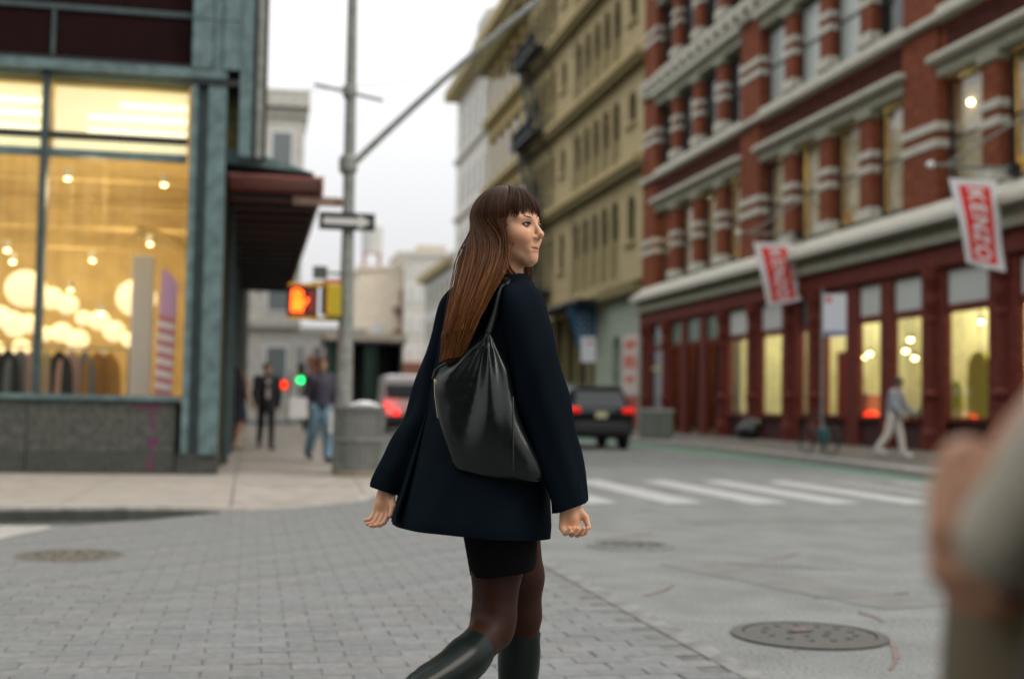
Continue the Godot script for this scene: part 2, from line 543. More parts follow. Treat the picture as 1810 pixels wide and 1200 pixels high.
# ------------------------------------------------------------------ ground
func walk_height(x: float, z: float) -> float:
	var d := Vector2(x - 0.9, z + 13.9).length()
	return 0.13 * smoothstep(0.7, 2.6, d)
func build_ground():
	var mb := MB.new()
	mb.quad(Vector3(-260, 0, 120), Vector3(260, 0, 120), Vector3(260, 0, -420), Vector3(-260, 0, -420), Vector3.UP)
	struct("road", mb, M.asphalt)
	# kerb line of the near corner, from the side street round into the avenue
	var line := PackedVector2Array([Vector2(-16, -11.75), Vector2(-2.15, -12.1), Vector2(-1.1, -12.3), Vector2(-0.6, -12.8), Vector2(0.0, -13.5), Vector2(0.62, -14.05), Vector2(1.33, -14.9), Vector2(1.8, -16.2), Vector2(2.0, -18.0), Vector2(2.0, -60.0)])
	# paved street
	var bed := MB.new()
	var pv := PackedVector2Array([Vector2(-16, -4.2), Vector2(1.98, -4.2), Vector2(1.98, -17.5)])
	for i in range(7, -1, -1): pv.append(line[i] + Vector2(0.0, 0.06))
	bed.prism(pv, Vector3(0, 0.004, 0), Vector3.RIGHT, Vector3.BACK, Vector3.UP, 0.002)
	var street := struct("paved_street", bed, M.bed)
	var rng := RandomNumberGenerator.new()
	rng.seed = 5
	var shapes := []
	for i in 3:
		var b := MB.new()
		b.cbox(Vector3.ZERO, Vector3(0.2355 - i * 0.0015, 0.05, 0.1225 - i * 0.001), 0.004)
		shapes.append(b.mesh())
	var rows := []
	var near := []
	var z := -4.35
	var row := 0
	while z > -15.2:
		var x := 1.86 - (0.12 if row % 2 else 0.0)
		while x > -9.0:
			var c := Vector2(x, z)
			if Geometry2D.is_point_in_polygon(c + Vector2(0, -0.1), pv) and Geometry2D.is_point_in_polygon(c, pv):
				var tf := Transform3D(Basis.from_euler(Vector3(rng.randf_range(-0.008, 0.008), rng.randf_range(-0.012, 0.012), rng.randf_range(-0.006, 0.006))), Vector3(x + rng.randf_range(-0.003, 0.003), -0.013 + rng.randf_range(-0.002, 0.0025), z + rng.randf_range(-0.002, 0.002)))
				var seen := x > -1.05 - 0.22 * (-z - 5.0) and z < -4.85
				if seen and near.size() < 300: near.append(tf)
				else: rows.append(tf)
			x -= 0.24
		z -= 0.1265
		row += 1
	for tf in near:
		put("paver", shapes[rng.randi() % 3], M.paver[rng.randi() % 4], street, tf)
	for k in 4:
		var mm := MultiMesh.new()
		mm.transform_format = MultiMesh.TRANSFORM_3D
		mm.mesh = shapes[k % 3]
		var mine := []
		for i in rows.size():
			if (i * 7 + (i / 5)) % 4 == k: mine.append(rows[i])
		mm.instance_count = mine.size()
		for i in mine.size(): mm.set_instance_transform(i, mine[i])
		var mi := MultiMeshInstance3D.new()
		mi.name = "pavers" if k == 0 else "pavers_%03d" % k
		mi.multimesh = mm; mi.material_override = M.paver[k]
		mi.set_meta("kind", "stuff")
		street.add_child(mi)
	# pale edging that closes the paving against the avenue
	z = -4.2
	while z > -15.0:
		var e := MB.new()
		e.cbox(Vector3(2.045, -0.02, z - 0.6), Vector3(0.115, 0.066, 1.19), 0.005)
		obj("edging_stone", e, M.edging, street)
		z -= 1.2
	# near sidewalk: concrete flags cut to the corner
	var out := PackedVector2Array()
	for p in line: out.append(p + Vector2(-0.10, -0.16) if p.y > -18.5 else p + Vector2(-0.17, 0))
	out.append(Vector2(-16, -60))
	var base := MB.new()
	for i in line.size() - 1:
		pass
	var joint := MB.new()
	joint.span(-16, 1.7, -0.2, -0.06, -60, -15.0)
	var walk := struct("sidewalk", joint, M.bed)
	var xx := -16.0
	var zz := -11.4
	while zz > -60.0:
		xx = -15.2
		while xx < 2.2:
			var sq := PackedVector2Array([Vector2(xx + 0.006, zz - 0.006), Vector2(xx + 1.494, zz - 0.006), Vector2(xx + 1.494, zz - 1.494), Vector2(xx + 0.006, zz - 1.494)])
			for poly in Geometry2D.intersect_polygons(sq, out):
				var b := MB.new()
				# split each flag so that it bends with the ramp
				for sub in 9:
					var o := Vector2(xx + (sub % 3) * 0.5, zz - (sub / 3) * 0.5)
					var cell := PackedVector2Array([o, o + Vector2(0.5, 0), o + Vector2(0.5, -0.5), o + Vector2(0, -0.5)])
					for pc in Geometry2D.intersect_polygons(cell, poly):
						var tr := Geometry2D.triangulate_polygon(pc)
						for t in range(0, tr.size(), 3):
							var q := []
							for j in 3:
								var w: Vector2 = pc[tr[t + j]]
								q.append(Vector3(w.x, walk_height(w.x, w.y) + 0.006, w.y))
							var n: Vector3 = (q[1] - q[0]).cross(q[2] - q[0]).normalized()
							b.tri(q[0], q[1], q[2], n if n.y > 0 else -n)
				for j in poly.size():
					var a: Vector2 = poly[j]
					var c: Vector2 = poly[(j + 1) % poly.size()]
					b.quad(Vector3(a.x, walk_height(a.x, a.y) + 0.006, a.y), Vector3(c.x, walk_height(c.x, c.y) + 0.006, c.y), Vector3(c.x, -0.1, c.y), Vector3(a.x, -0.1, a.y), Vector3(c.y - a.y, 0, a.x - c.x).normalized())
				if b.V.size(): obj("flagstone", b, M.walk, walk)
			xx += 1.5
		zz -= 1.5
	# kerb stones along the same line, dropping to the ramp
	var pts := []
	for i in line.size() - 1:
		var n := maxi(1, int(round((line[i + 1] - line[i]).length() / 0.5)))
		for k in n: pts.append(line[i].lerp(line[i + 1], float(k) / n))
	pts.append(line[line.size() - 1])
	var kerb := Node3D.new()
	kerb.name = "kerb"; kerb.set_meta("kind", "structure"); add_child(kerb)
	var far_kerb := MB.new()
	for i in pts.size() - 1:
		var a: Vector2 = pts[i]
		var c: Vector2 = pts[i + 1]
		var d := (c - a).normalized()
		a += d * 0.003
		var n := Vector2(d.y, -d.x)
		var ha := walk_height(a.x, a.y) + 0.008
		var hc := walk_height(c.x, c.y) + 0.008
		var q := func(p: Vector2, s: float, h: float) -> Vector3: return Vector3(p.x + n.x * s, h, p.y + n.y * s)
		var b := MB.new()
		b.quad(q.call(a, 0.0, ha), q.call(c, 0.0, hc), q.call(c, 0.17, hc), q.call(a, 0.17, ha), Vector3.UP)
		b.quad(q.call(a, 0.0, ha), q.call(c, 0.0, hc), q.call(c, 0.0, -0.1), q.call(a, 0.0, -0.1), Vector3(-n.x, 0, -n.y))
		b.quad(q.call(a, 0.17, ha), q.call(c, 0.17, hc), q.call(c, 0.17, -0.1), q.call(a, 0.17, -0.1), Vector3(n.x, 0, n.y))
		b.quad(q.call(a, 0.0, ha), q.call(a, 0.17, ha), q.call(a, 0.17, -0.1), q.call(a, 0.0, -0.1), Vector3(-d.x, 0, -d.y))
		obj("kerb_stone", b, M.kerb if a.x > -2.2 or a.y < -15 else M.kerb, kerb)
		if ha > 0.05 and a.y > -13.2:
			var s := MB.new()
			s.quad(q.call(a, -0.006, ha - 0.03), q.call(c, -0.006, hc - 0.03), q.call(c, -0.006, 0.0), q.call(a, -0.006, 0.0), Vector3(-n.x, 0, -n.y))
			s.quad(q.call(a, -0.006, ha - 0.03), q.call(c, -0.006, hc - 0.03), q.call(c, 0.004, hc - 0.03), q.call(a, 0.004, ha - 0.03), Vector3.UP)
			obj("steel_face", s, M.kerb_steel, kerb)
	# gutter: dark strip with a pale concrete band before it
	var gut := MB.new()
	gut.prism(PackedVector2Array([Vector2(-16, -11.72), Vector2(-2.15, -12.06), Vector2(-1.1, -12.26), Vector2(-0.55, -12.8), Vector2(-0.9, -12.35), Vector2(-1.5, -11.85), Vector2(-16, -11.35)]), Vector3(0, 0.014, 0), Vector3.RIGHT, Vector3.BACK, Vector3.UP, 0.004)
	struct("gutter", gut, M.kerb_steel)
	var band := MB.new()
	band.prism(PackedVector2Array([Vector2(-16, -11.3), Vector2(-1.72, -11.75), Vector2(-1.62, -11.55), Vector2(-1.9, -10.55), Vector2(-2.2, -10.5), Vector2(-16, -9.9)]), Vector3(0, 0.014, 0), Vector3.RIGHT, Vector3.BACK, Vector3.UP, 0.004)
	struct("concrete_strip", band, worn(lin(0.34, 0.335, 0.31), 0.9, 0.5, 0.75, "blotch", 0.012))
	# far sidewalk with its kerb
	var fw := MB.new()
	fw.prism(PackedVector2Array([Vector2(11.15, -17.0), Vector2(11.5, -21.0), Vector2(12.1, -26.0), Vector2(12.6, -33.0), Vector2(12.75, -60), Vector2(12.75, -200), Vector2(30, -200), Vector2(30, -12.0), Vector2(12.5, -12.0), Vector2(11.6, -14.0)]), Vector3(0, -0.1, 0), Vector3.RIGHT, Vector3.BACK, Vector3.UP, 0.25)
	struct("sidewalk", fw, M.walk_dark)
	var fk := [Vector2(11.5, -14.0), Vector2(11.0, -17.0), Vector2(11.32, -21.0), Vector2(11.9, -26.0), Vector2(12.4, -33.0), Vector2(12.55, -60), Vector2(12.55, -120)]
	for i in fk.size() - 1:
		var n := int((fk[i + 1] - fk[i]).length() / 2.0)
		for k in mini(n, 20):
			var a: Vector2 = fk[i].lerp(fk[i + 1], float(k) / n)
			var c: Vector2 = fk[i].lerp(fk[i + 1], float(k + 1) / n)
			var d := c - a
			var b := MB.new()
			b.cbox(Vector3((a.x + c.x) / 2 + 0.1, 0.03, (a.y + c.y) / 2), Vector3(0.26, 0.26, d.length() - 0.01), 0.02, Basis(Vector3.UP, atan2(d.x, d.y)))
			obj("kerb_stone", b, M.kerb, kerb)
	# paint
	var bike := MB.new()
	bike.prism(PackedVector2Array([Vector2(10.55, -17.0), Vector2(10.8, -21), Vector2(11.2, -26), Vector2(11.3, -33), Vector2(11.3, -70), Vector2(12.3, -70), Vector2(12.15, -33), Vector2(11.7, -26), Vector2(11.15, -21), Vector2(10.85, -17.0)]), Vector3(0, 0.004, 0), Vector3.RIGHT, Vector3.BACK, Vector3.UP, 0.002)
	struct("bicycle_lane", bike, M.green_paint)
	var k := 0
	for x in [2.6, 3.7, 4.77, 5.85, 6.82, 7.85, 8.85, 9.85]:
		var s := MB.new()
		s.prism(PackedVector2Array([Vector2(x, -14.5 - 0.04 * k), Vector2(x + 0.52, -14.7 - 0.04 * k), Vector2(x + 0.5, -19.6), Vector2(x, -19.2)]), Vector3(0, 0.004, 0), Vector3.RIGHT, Vector3.BACK, Vector3.UP, 0.003)
		struct("crosswalk_stripe", s, M.paint if k < 6 else M.paint_old)
		k += 1
	for q in [[8.15, -20.0, -31.0], [10.35, -17.2, -33.0], [5.2, -24.0, -27.0], [5.2, -36.0, -39.0]]:
		var s := MB.new()
		s.span(q[0], q[0] + 0.14, 0.002, 0.0075, q[1], q[2])
		struct("lane_line", s, M.paint_old)
	var stop := MB.new()
	stop.span(2.6, 7.9, 0.002, 0.0072, -22.4, -22.75)
	struct("stop_line", stop, M.paint_old)
	# dark repaired patches, faded survey marks
	for q in [[6.4, -26.5, 1.6, 5.0, 0.05], [4.3, -22.0, 1.2, 3.0, 0.2], [5.5, -12.4, 2.6, 0.5, 0.1], [3.4, -7.9, 0.5, 2.2, 0.3]]:
		var s := MB.new()
		var b := Basis(Vector3.UP, q[4])
		s.box(Vector3(q[0], 0.002, q[1]), Vector3(q[2], 0.004, q[3]), b)
		struct("asphalt_patch", s, worn(lin(0.17, 0.17, 0.16), 0.9, 0.4, 0.7, "blotch", 0.012))
	for q in [[3.75, -8.7, 0.9, -0.5], [3.95, -9.3, 0.6, 0.7], [3.62, -7.3, 0.7, 0.2], [3.3, -6.55, 0.3, 1.5], [2.9, -5.55, 0.8, 1.1], [2.55, -5.9, 0.5, 1.3], [2.45, -7.6, 0.5, 0.9], [3.2, -10.9, 0.8, 0.6]]:
		var s := MB.new()
		for j in 3:
			s.box(Vector3(q[0], 0.003 + j * 0.001, q[1]) + Basis(Vector3.UP, q[3]) * Vector3((j - 1) * q[2] * 0.33, 0, sin(j * 2.0) * 0.012), Vector3(q[2] * 0.36, 0.002, 0.018 + 0.008 * (j % 2)), Basis(Vector3.UP, q[3] + (j - 1) * 0.1))
		struct("paint_mark", s, M.red_mark)
	# manhole covers
	var mh := [[2.70, -6.02, 0.36, "large round iron manhole cover nearest the camera in the asphalt", true], [2.99, -10.09, 0.33, "faint iron manhole cover in the asphalt before the crosswalk", false], [-1.22, -9.52, 0.36, "rusty manhole cover set in the grey paving near the left kerb", true]]
	for q in mh:
		var t := thing("manhole_cover", q[3], "manhole cover", Vector3(q[0], 0.0, q[1]))
		var lid := MB.new()
		lid.lathe(Vector3.ZERO, [[q[2] - 0.045, -0.02], [q[2] - 0.045, 0.013], [q[2] - 0.055, 0.017], [0.02, 0.017]], 40)
		obj("lid", lid, M.iron, t)
		var ring := MB.new()
		ring.lathe(Vector3.ZERO, [[q[2] + 0.02, -0.02], [q[2] + 0.02, 0.012], [q[2] - 0.035, 0.018], [q[2] - 0.04, -0.02]], 40)
		obj("rim", ring, M.iron if q[4] else M.asphalt, t)
		for rg in [0.10, 0.22]:
			for k2 in int(rg * 60):
				var a := TAU * k2 / int(rg * 60)
				var st := MB.new()
				st.box(Vector3(cos(a) * rg, 0.0195, sin(a) * rg), Vector3(0.03, 0.006, 0.022), Basis(Vector3.UP, -a))
				obj("stud", st, M.iron, t)
		if q[2] > 0.35 and q[0] > 0:
			var c := MB.new()
			c.box(Vector3(-0.02, 0.0245, -0.05), Vector3(0.11, 0.003, 0.06), Basis(Vector3.UP, 0.15))
			obj("paint_daub", c, M.red_mark, t)

# ------------------------------------------------------------------ red brick building across the avenue
func window_set(parent: Node, X: float, y0: float, y1: float, z0: float, z1: float, glass: Material, blind := false, hang := 0.0):
	# sash window facing -x: black frame with a meeting rail, two panes, perhaps a blind behind
	var fr := MB.new()
	fr.span(X, X + 0.09, y0, y0 + 0.09, z0, z1)
	fr.span(X, X + 0.09, y1 - 0.1, y1, z0, z1)
	fr.span(X, X + 0.09, y0 + 0.09, y1 - 0.1, z0, z0 + 0.1)
	fr.span(X, X + 0.09, y0 + 0.09, y1 - 0.1, z1 - 0.1, z1)
	var w := obj("window", fr, M.frame_black, parent)
	var ym := (y0 + y1) / 2
	spanned("meeting_rail", M.frame_black, w, X + 0.01, X + 0.07, ym - 0.035, ym + 0.035, z0 + 0.1, z1 - 0.1)
	spanned("pane", glass, w, X + 0.055, X + 0.063, y0 + 0.09, ym - 0.035, z0 + 0.1, z1 - 0.1)
	spanned("pane", glass, w, X + 0.03, X + 0.038, ym + 0.035, y1 - 0.1, z0 + 0.1, z1 - 0.1)
	if blind:
		spanned("blind", M.blind, w, X + 0.2, X + 0.21, y0 + 0.1 + hang, y1 - 0.05, z0 + 0.02, z1 - 0.02)

func brick_building():
	var t := thing("brick_building", "red brick building with pale stone bands and dark red shop windows", "building", Vector3.ZERO)
	var zA := -58.0
	var zB := -18.95
	var floors := [[6.85, 9.95, 11.5], [12.1, 14.8, 16.1], [16.6, 19.4, 21.0]]
	# carcass: closed rooms behind the front
	var c := MB.new()
	for y in [5.0, 11.2, 15.9, 21.0]:
		c.span(18.25, 26, y, y + 0.5, zA + 0.3, zB - 0.3)
	c.span(25.7, 26, 0.15, 22.0, zA + 0.3, zB - 0.3)
	obj("floor_slab", c, M.plaster, t)
	spanned("end_wall", M.brick, t, 17.65, 26.3, 0.15, 22.2, zA + 0.006, zA + 0.3)
	spanned("end_wall", M.brick, t, 17.65, 26.3, 0.15, 22.2, zB - 0.3, zB - 0.006)
	spanned("roof", M.dark_in, t, 17.7, 26.3, 21.52, 21.8, zA, zB)
	spanned("partition_wall", M.dark_in, t, 21.5, 21.7, 11.7, 21.0, zA + 0.3, zB - 0.3)
	spanned("partition_wall", M.plaster_warm, t, 21.5, 21.7, 5.5, 11.2, zA + 0.3, zB - 0.3)
	# piers with two stone bands on each storey
	for b in 4:
		var zp := zA + 12.4 * b
		var pier := MB.new()
		pier.span(17.6, 18.25, 6.5, 21.0, zp, zp + 1.85)
		var p := obj("brick_pier", pier, M.brick, t)
		for fl in 3:
			var ym: float = [8.55, 13.6, 18.3][fl]
			for d in [0.22, -0.24]:
				var sb := MB.new()
				sb.cbox(Vector3(17.86, ym + d, zp + 0.925), Vector3(0.62, 0.24, 1.95), 0.02)
				obj("stone_band", sb, M.stone, p)
	for b in 3:
		var zp := zA + 12.4 * b + 1.85
		var z1 := zp + 10.55
		for fl in 3:
			var y0: float = floors[fl][0]
			var y1: float = floors[fl][1]
			var top: float = floors[fl][2]
			# brick columns between the windows
			for k in 3:
				var zc := zp + 2.0 + k * 2.85 + 0.425
				var cm := MB.new()
				cm.cbox(Vector3(17.86, (y0 + y1) / 2 + 0.15, zc), Vector3(0.40, y1 - y0 - 0.3, 0.80), 0.06)
				var co := obj("brick_column", cm, M.brick, t)
				var pl := MB.new()
				pl.cbox(Vector3(17.82, y0 + 0.14, zc), Vector3(0.52, 0.36, 0.98), 0.03)
				obj("plinth", pl, M.stone, co)
				var cp := MB.new()
				cp.cbox(Vector3(17.80, y1 + 0.02, zc), Vector3(0.50, 0.28, 0.94), 0.05)
				obj("capital", cp, M.stone_green, co)
				var ym: float = [8.55, 13.6, 18.3][fl]
				for d in [0.21, -0.23]:
					var sb := MB.new()
					sb.cbox(Vector3(17.85, ym + d, zc), Vector3(0.46, 0.23, 0.88), 0.02)
					obj("stone_band", sb, M.stone, co)
			for k in 4:
				var w0 := zp + k * 2.85
				var lit := fl == 0 and not (b == 0 and k == 0)
				window_set(t, 17.95, y0, y1 + 0.02, w0 + 0.02, w0 + 1.98, M.glass if lit or fl == 0 else (M.glass_dark if b == 0 or (b == 1 and k == 3) else M.pale_pane), lit, 0.0 if (k + b) % 3 else 0.5)
			# lintel and hood over the four windows
			var li := MB.new()
			li.cbox(Vector3(17.84, y1 + 0.27, (zp + z1) / 2), Vector3(0.5, 0.34, 10.6), 0.03)
			var lo := obj("lintel", li, M.stone_green, t)
			var ho := MB.new()
			ho.cbox(Vector3(17.70, y1 + 0.55, (zp + z1) / 2), Vector3(0.78, 0.22, 10.9), 0.07)
			obj("hood_mould", ho, M.stone, lo)
			spanned("spandrel", M.brick, t, 17.72, 18.25, y1 + 0.66, top + 0.1, zp, z1)
			if fl == 0:
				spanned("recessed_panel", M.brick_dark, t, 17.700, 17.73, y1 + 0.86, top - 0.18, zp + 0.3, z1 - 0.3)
			# sill course
			if fl > 0:
				var sc := MB.new()
				var ys: float = y0 - 0.32
				sc.cbox(Vector3(17.82, ys, (zp + z1) / 2), Vector3(0.56, 0.36, 10.56), 0.04)
				obj("sill_course", sc, M.stone, t)
	# pale courses that run past the piers
	for q in [[11.62, 0.22, 0.30], [16.12, 0.30, 0.34]]:
		var s := MB.new()
		s.cbox(Vector3(17.62, q[0], (zA + zB) / 2), Vector3(0.5, q[1], zB - zA + 0.06), 0.04)
		obj("string_course", s, M.stone, t)
	# dentilled entablature over the third storey
	var en := MB.new()
	en.cbox(Vector3(17.6, 15.55, (zA + zB) / 2), Vector3(0.4, 0.2, zB - zA + 0.05), 0.03)
	var eo := obj("entablature", en, M.stone_green, t)
	var z := zA + 0.4
	while z < zB:
		var d := MB.new()
		d.cbox(Vector3(17.52, 15.82, z), Vector3(0.3, 0.30, 0.5), 0.05)
		obj("dentil", d, M.stone, eo)
		z += 1.03
	var cor := MB.new()
	for q in [[17.45, 21.25, 0.7], [17.2, 21.6, 1.2], [16.95, 21.95, 1.7]]:
		cor.span(q[0] - 0.1, 18.3, q[1] - 0.17, q[1] + 0.17, zA - 0.02, zB + 0.02)
	obj("cornice", cor, M.stone_green, t)
	# cornice over the shops: green-grey fascia and a broad pale weathered top
	var fa := MB.new()
	fa.span(17.32, 18.2, 5.56, 5.80, zA - 0.03, zB + 0.03)
	fa.span(17.42, 18.2, 5.80, 6.05, zA - 0.02, zB + 0.02)
	var fo := obj("shop_cornice", fa, M.stone_green, t)
	var tp := MB.new()
	tp.prism(PackedVector2Array([Vector2(17.02, 6.07), Vector2(17.02, 6.24), Vector2(17.62, 6.72), Vector2(18.2, 6.80), Vector2(18.2, 6.07)]), Vector3(0, 0, zA - 0.06), Vector3.RIGHT, Vector3.UP, Vector3.BACK, zB - zA + 0.12)
	obj("weathered_top", tp, M.stone, fo)
	# shop front in dark red painted iron
	spanned("shop_frieze", M.iron_red, t, 17.50, 18.2, 4.98, 5.55, zA, zB)
	var opens := [[-56.5, -54.8, 0], [-53.6, -52.3, 1], [-51.6, -50.0, 1], [-49.2, -47.7, 1], [-46.7, -44.8, 2], [-43.5, -41.6, 2], [-40.2, -39.5, 3], [-38.2, -36.7, 2], [-35.9, -34.5, 2], [-33.75, -32.15, 2], [-30.9, -28.9, 2], [-27.6, -26.0, 2], [-25.2, -23.6, 2], [-22.6, -21.0, 2]]
	var prev := zA
	for i in opens.size() + 1:
		var a: float = opens[i][0] if i < opens.size() else zB
		var w := a - prev
		var pm := MB.new()
		pm.span(17.60, 17.78, 0.15, 4.98, prev, a)
		var po := obj("shop_pier", pm, M.iron_red, t)
		if w > 0.9:
			# half column with base, ledge and scrolled head
			var cx := (prev + a) / 2
			var hc := MB.new()
			hc.lathe(Vector3(17.62, 0.15, cx), [[0.30, 0.0], [0.30, 0.5], [0.22, 0.58], [0.22, 1.35], [0.30, 1.42], [0.30, 1.52], [0.19, 1.6], [0.17, 3.3], [0.22, 3.4], [0.2, 3.6], [0.27, 3.9], [0.24, 4.2], [0.33, 4.55], [0.33, 4.83]], 14)
			obj("shop_column", hc, M.iron_red, po)
		if i == opens.size(): break
		var b: float = opens[i][1]
		var kind: int = opens[i][2]
		prev = b
		var sw := MB.new()
		sw.span(17.63, 17.78, 3.76, 3.97, a, b)
		var so := obj("shop_window" if kind != 1 else "shop_door", sw, M.iron_red, t)
		spanned("head_rail", M.iron_red, so, 17.63, 17.78, 4.86, 4.98, a, b)
		spanned("transom_pane", M.frost_green if kind == 1 else (M.glass_dark if kind == 0 or kind == 3 else M.frost), so, 17.69, 17.71, 3.97, 4.86, a, b)
		if kind == 1:
			spanned("door_leaf", M.iron_red_dark, so, 17.98, 18.04, 0.16, 3.76, a, b)
			spanned("door_pane", M.glass_dark, so, 17.965, 17.975, 1.2, 3.3, a + 0.35, b - 0.35)
			spanned("notice", M.blind, so, 17.93, 17.94, 1.0, 2.3, b - 0.55, b - 0.25)
		else:
			if kind == 2 or kind == 3:
				spanned("pane", M.glass, so, 17.69, 17.70, 1.05, 3.76, a, b)
			else:
				spanned("pane", M.glass_dark, so, 17.69, 17.70, 1.05, 3.76, a, b)
				spanned("cross_rail", M.blind, so, 17.66, 17.685, 2.9, 3.05, a, b)
			spanned("bulkhead", M.iron_red_dark, so, 17.70, 17.95, 0.16, 0.93, a, b)
			spanned("ledge", M.iron_red, so, 17.55, 17.95, 0.93, 1.05, a, b)
	# shop rooms
	spanned("shop_floor", M.floor_in, t, 17.96, 25.7, 0.1, 0.3, zA + 0.3, zB - 0.3)
	spanned("shop_wall", M.plaster, t, 22.0, 22.2, 0.3, 5.0, zA + 0.3, zB - 0.3)
	for zq in [-47.3, -41.3]:
		spanned("shop_partition", M.plaster, t, 18.3, 22.0, 0.3, 5.0, zq - 0.1, zq + 0.1)
	for q in [[-55, 3.6], [-45.0, 9.0], [-42.5, 7.5], [-39.9, 5.0], [-36.3, 10.0], [-34.0, 10.0], [-30.0, 10.0], [-25.0, 6.0], [-22.0, 6.0]]:
		omni(t, Vector3(20.2, 4.6, q[0]), Color(1.0, 0.95, 0.74), q[1] * 0.55, 0.3)
		var lm := MB.new()
		lm.lathe(Vector3(20.2, 4.80, q[0]), [[0.25, 0.0], [0.25, 0.08], [0.2, 0.1]], 16)
		obj("ceiling_light", lm, glow(Color(1, 0.95, 0.7), 3.0), t)
	# spot lamps seen through the panes
	for q in [[3.1, -39.94, 18.6], [3.44, -37.21, 20.0], [2.86, -36.93, 20.0], [3.75, -33.2, 20.0], [2.74, -33.26, 20.0], [3.03, -42.5, 20.0], [2.7, -42.49, 20.0], [3.1, -37.5, 20.0], [3.0, -40.4, 20.0]]:
		var s := MB.new()
		s.lathe(Vector3(20.0, q[0], q[1]), [[0.02, 0.16], [0.06, 0.14], [0.085, 0.0]], 12)
		var so2 := obj("spot_lamp", s, M.black, t)
		var d := MB.new()
		d.ball(Vector3(20.0, q[0] - 0.01, q[1]), Vector3(0.075, 0.035, 0.075), Basis.IDENTITY, 6, 12)
		obj("bulb", d, M.spot, so2)
		spanned("drop_rod", M.black, so2, 19.99, 20.01, q[0] + 0.15, 5.0, q[1] - 0.01, q[1] + 0.01)
	# unseen lights added in the upper rooms to brighten the blinds
	for q in [-54.0, -48.0, -40.0, -35.0, -30.0, -24.0]:
		omni(t, Vector3(19.6, 10.6, q), Color(1.0, 0.88, 0.60), 2.6, 0.3)
	var ul := MB.new()
	ul.ball(Vector3(18.12, 9.25, -30.55), Vector3(0.07, 0.05, 0.07))
	obj("window_lamp", ul, M.spot, t)
	# coloured panels standing in the shop
	for q in [["yellow green display panel filling the rightmost big shop window", [0.42, 0.44, 0.02], 18.8, -31.35, 2.5, 0.55], ["yellow green display panel with straight sides left of the arched one", [0.38, 0.42, 0.03], 18.9, -32.65, 1.75, 0.3]]:
		var p := thing("shop_display", q[0], "shop display", Vector3(q[2], 0.31, q[3]))
		var m := MB.new()
		var poly := PackedVector2Array([Vector2(-q[5], 0), Vector2(q[5], 0)])
		for k in 13: poly.append(Vector2(cos(PI * k / 12) * q[5], q[4] - q[5] + sin(PI * k / 12) * q[5]))
		m.prism(poly, Vector3.ZERO, Vector3.BACK, Vector3.UP, Vector3.RIGHT, 0.06)
		obj("board", m, mat(lin(q[1][0], q[1][1], q[1][2]), 0.7), p)
		spanned("foot", M.white, p, -0.2, 0.26, -0.01, 0.03, -0.4, 0.4)
	var rp := thing("shop_display", "tall red display panel in the shop window behind the white street sign", "shop display", Vector3(18.5, 0.31, -38.75))
	var rm := MB.new()
	rm.cbox(Vector3(0, 1.4, 0), Vector3(0.08, 2.75, 0.75), 0.02)
	obj("board", rm, mat(lin(0.42, 0.02, 0.012), 0.6), rp)
	spanned("foot", M.white, rp, -0.2, 0.2, -0.01, 0.025, -0.3, 0.3)
	var ol := thing("orange_lamp", "glowing orange lamp low in the shop window beside the walking man", "lamp", Vector3(18.35, 1.02, -36.5))
	var om := MB.new()
	om.ball(Vector3(0, 0.05, 0), Vector3(0.2, 0.13, 0.22))
	obj("shade", om, glow(Color(1.0, 0.22, 0.06), 1.6), ol)
	var ob := MB.new()
	ob.lathe(Vector3(0, -0.71, 0), [[0.16, 0.0], [0.05, 0.05], [0.04, 0.66]], 12)
	obj("stand", ob, M.white, ol)
	omni(ol, Vector3(-0.25, 0.05, 0), Color(1.0, 0.25, 0.07), 0.08, 0.1)
	var rk := thing("display_plinth", "small red plinth with goods in the shop window above the orange lamp", "plinth", Vector3(18.9, 0.31, -37.6))
	var km := MB.new()
	km.cbox(Vector3(0, 0.7, 0), Vector3(0.5, 1.4, 0.5), 0.03)
	obj("body", km, mat(lin(0.45, 0.13, 0.08), 0.6), rk)
	spanned("top", M.white, rk, -0.28, 0.28, 1.4, 1.44, -0.28, 0.28)
	var pl := thing("potted_plant", "dark green potted plant in the shop window right of the walking man", "plant", Vector3(18.3, 0.31, -33.65))
	var pot := MB.new()
	pot.lathe(Vector3.ZERO, [[0.14, 0.0], [0.2, 0.42], [0.18, 0.42]], 14)
	obj("pot", pot, M.white, pl)
	var lf := MB.new()
	var rng := RandomNumberGenerator.new()
	rng.seed = 3
	for k in 60:
		var a := rng.randf() * TAU
		var el := rng.randf_range(0.5, 1.4)
		var d := Vector3(cos(a) * cos(el), sin(el), sin(a) * cos(el))
		var s := Vector3(-sin(a), 0, cos(a)) * 0.05
		var L := rng.randf_range(0.4, 0.85)
		var b0 := Vector3(0, 0.4, 0)
		lf.quad(b0, b0 + d * L * 0.6 + s, b0 + d * L + Vector3(0, -0.05, 0), b0 + d * L * 0.6 - s, d.cross(s).normalized())
	obj("leaves", lf, mat(lin(0.04, 0.09, 0.02), 0.6), pl)
	# banners on poles
	banner(t, -27.6, 6.92, 15.37, [Vector2(15.8, 6.63), Vector2(17.04, 6.63), Vector2(17.28, 4.49), Vector2(16.29, 4.68)], "white banner with red panel and white lettering, hung highest at right", true)
	banner(t, -40.0, 6.93, 15.42, [Vector2(15.91, 6.64), Vector2(17.25, 6.66), Vector2(17.66, 4.81), Vector2(16.44, 4.55)], "white banner with red panel, farther one left of the shop sign", false)

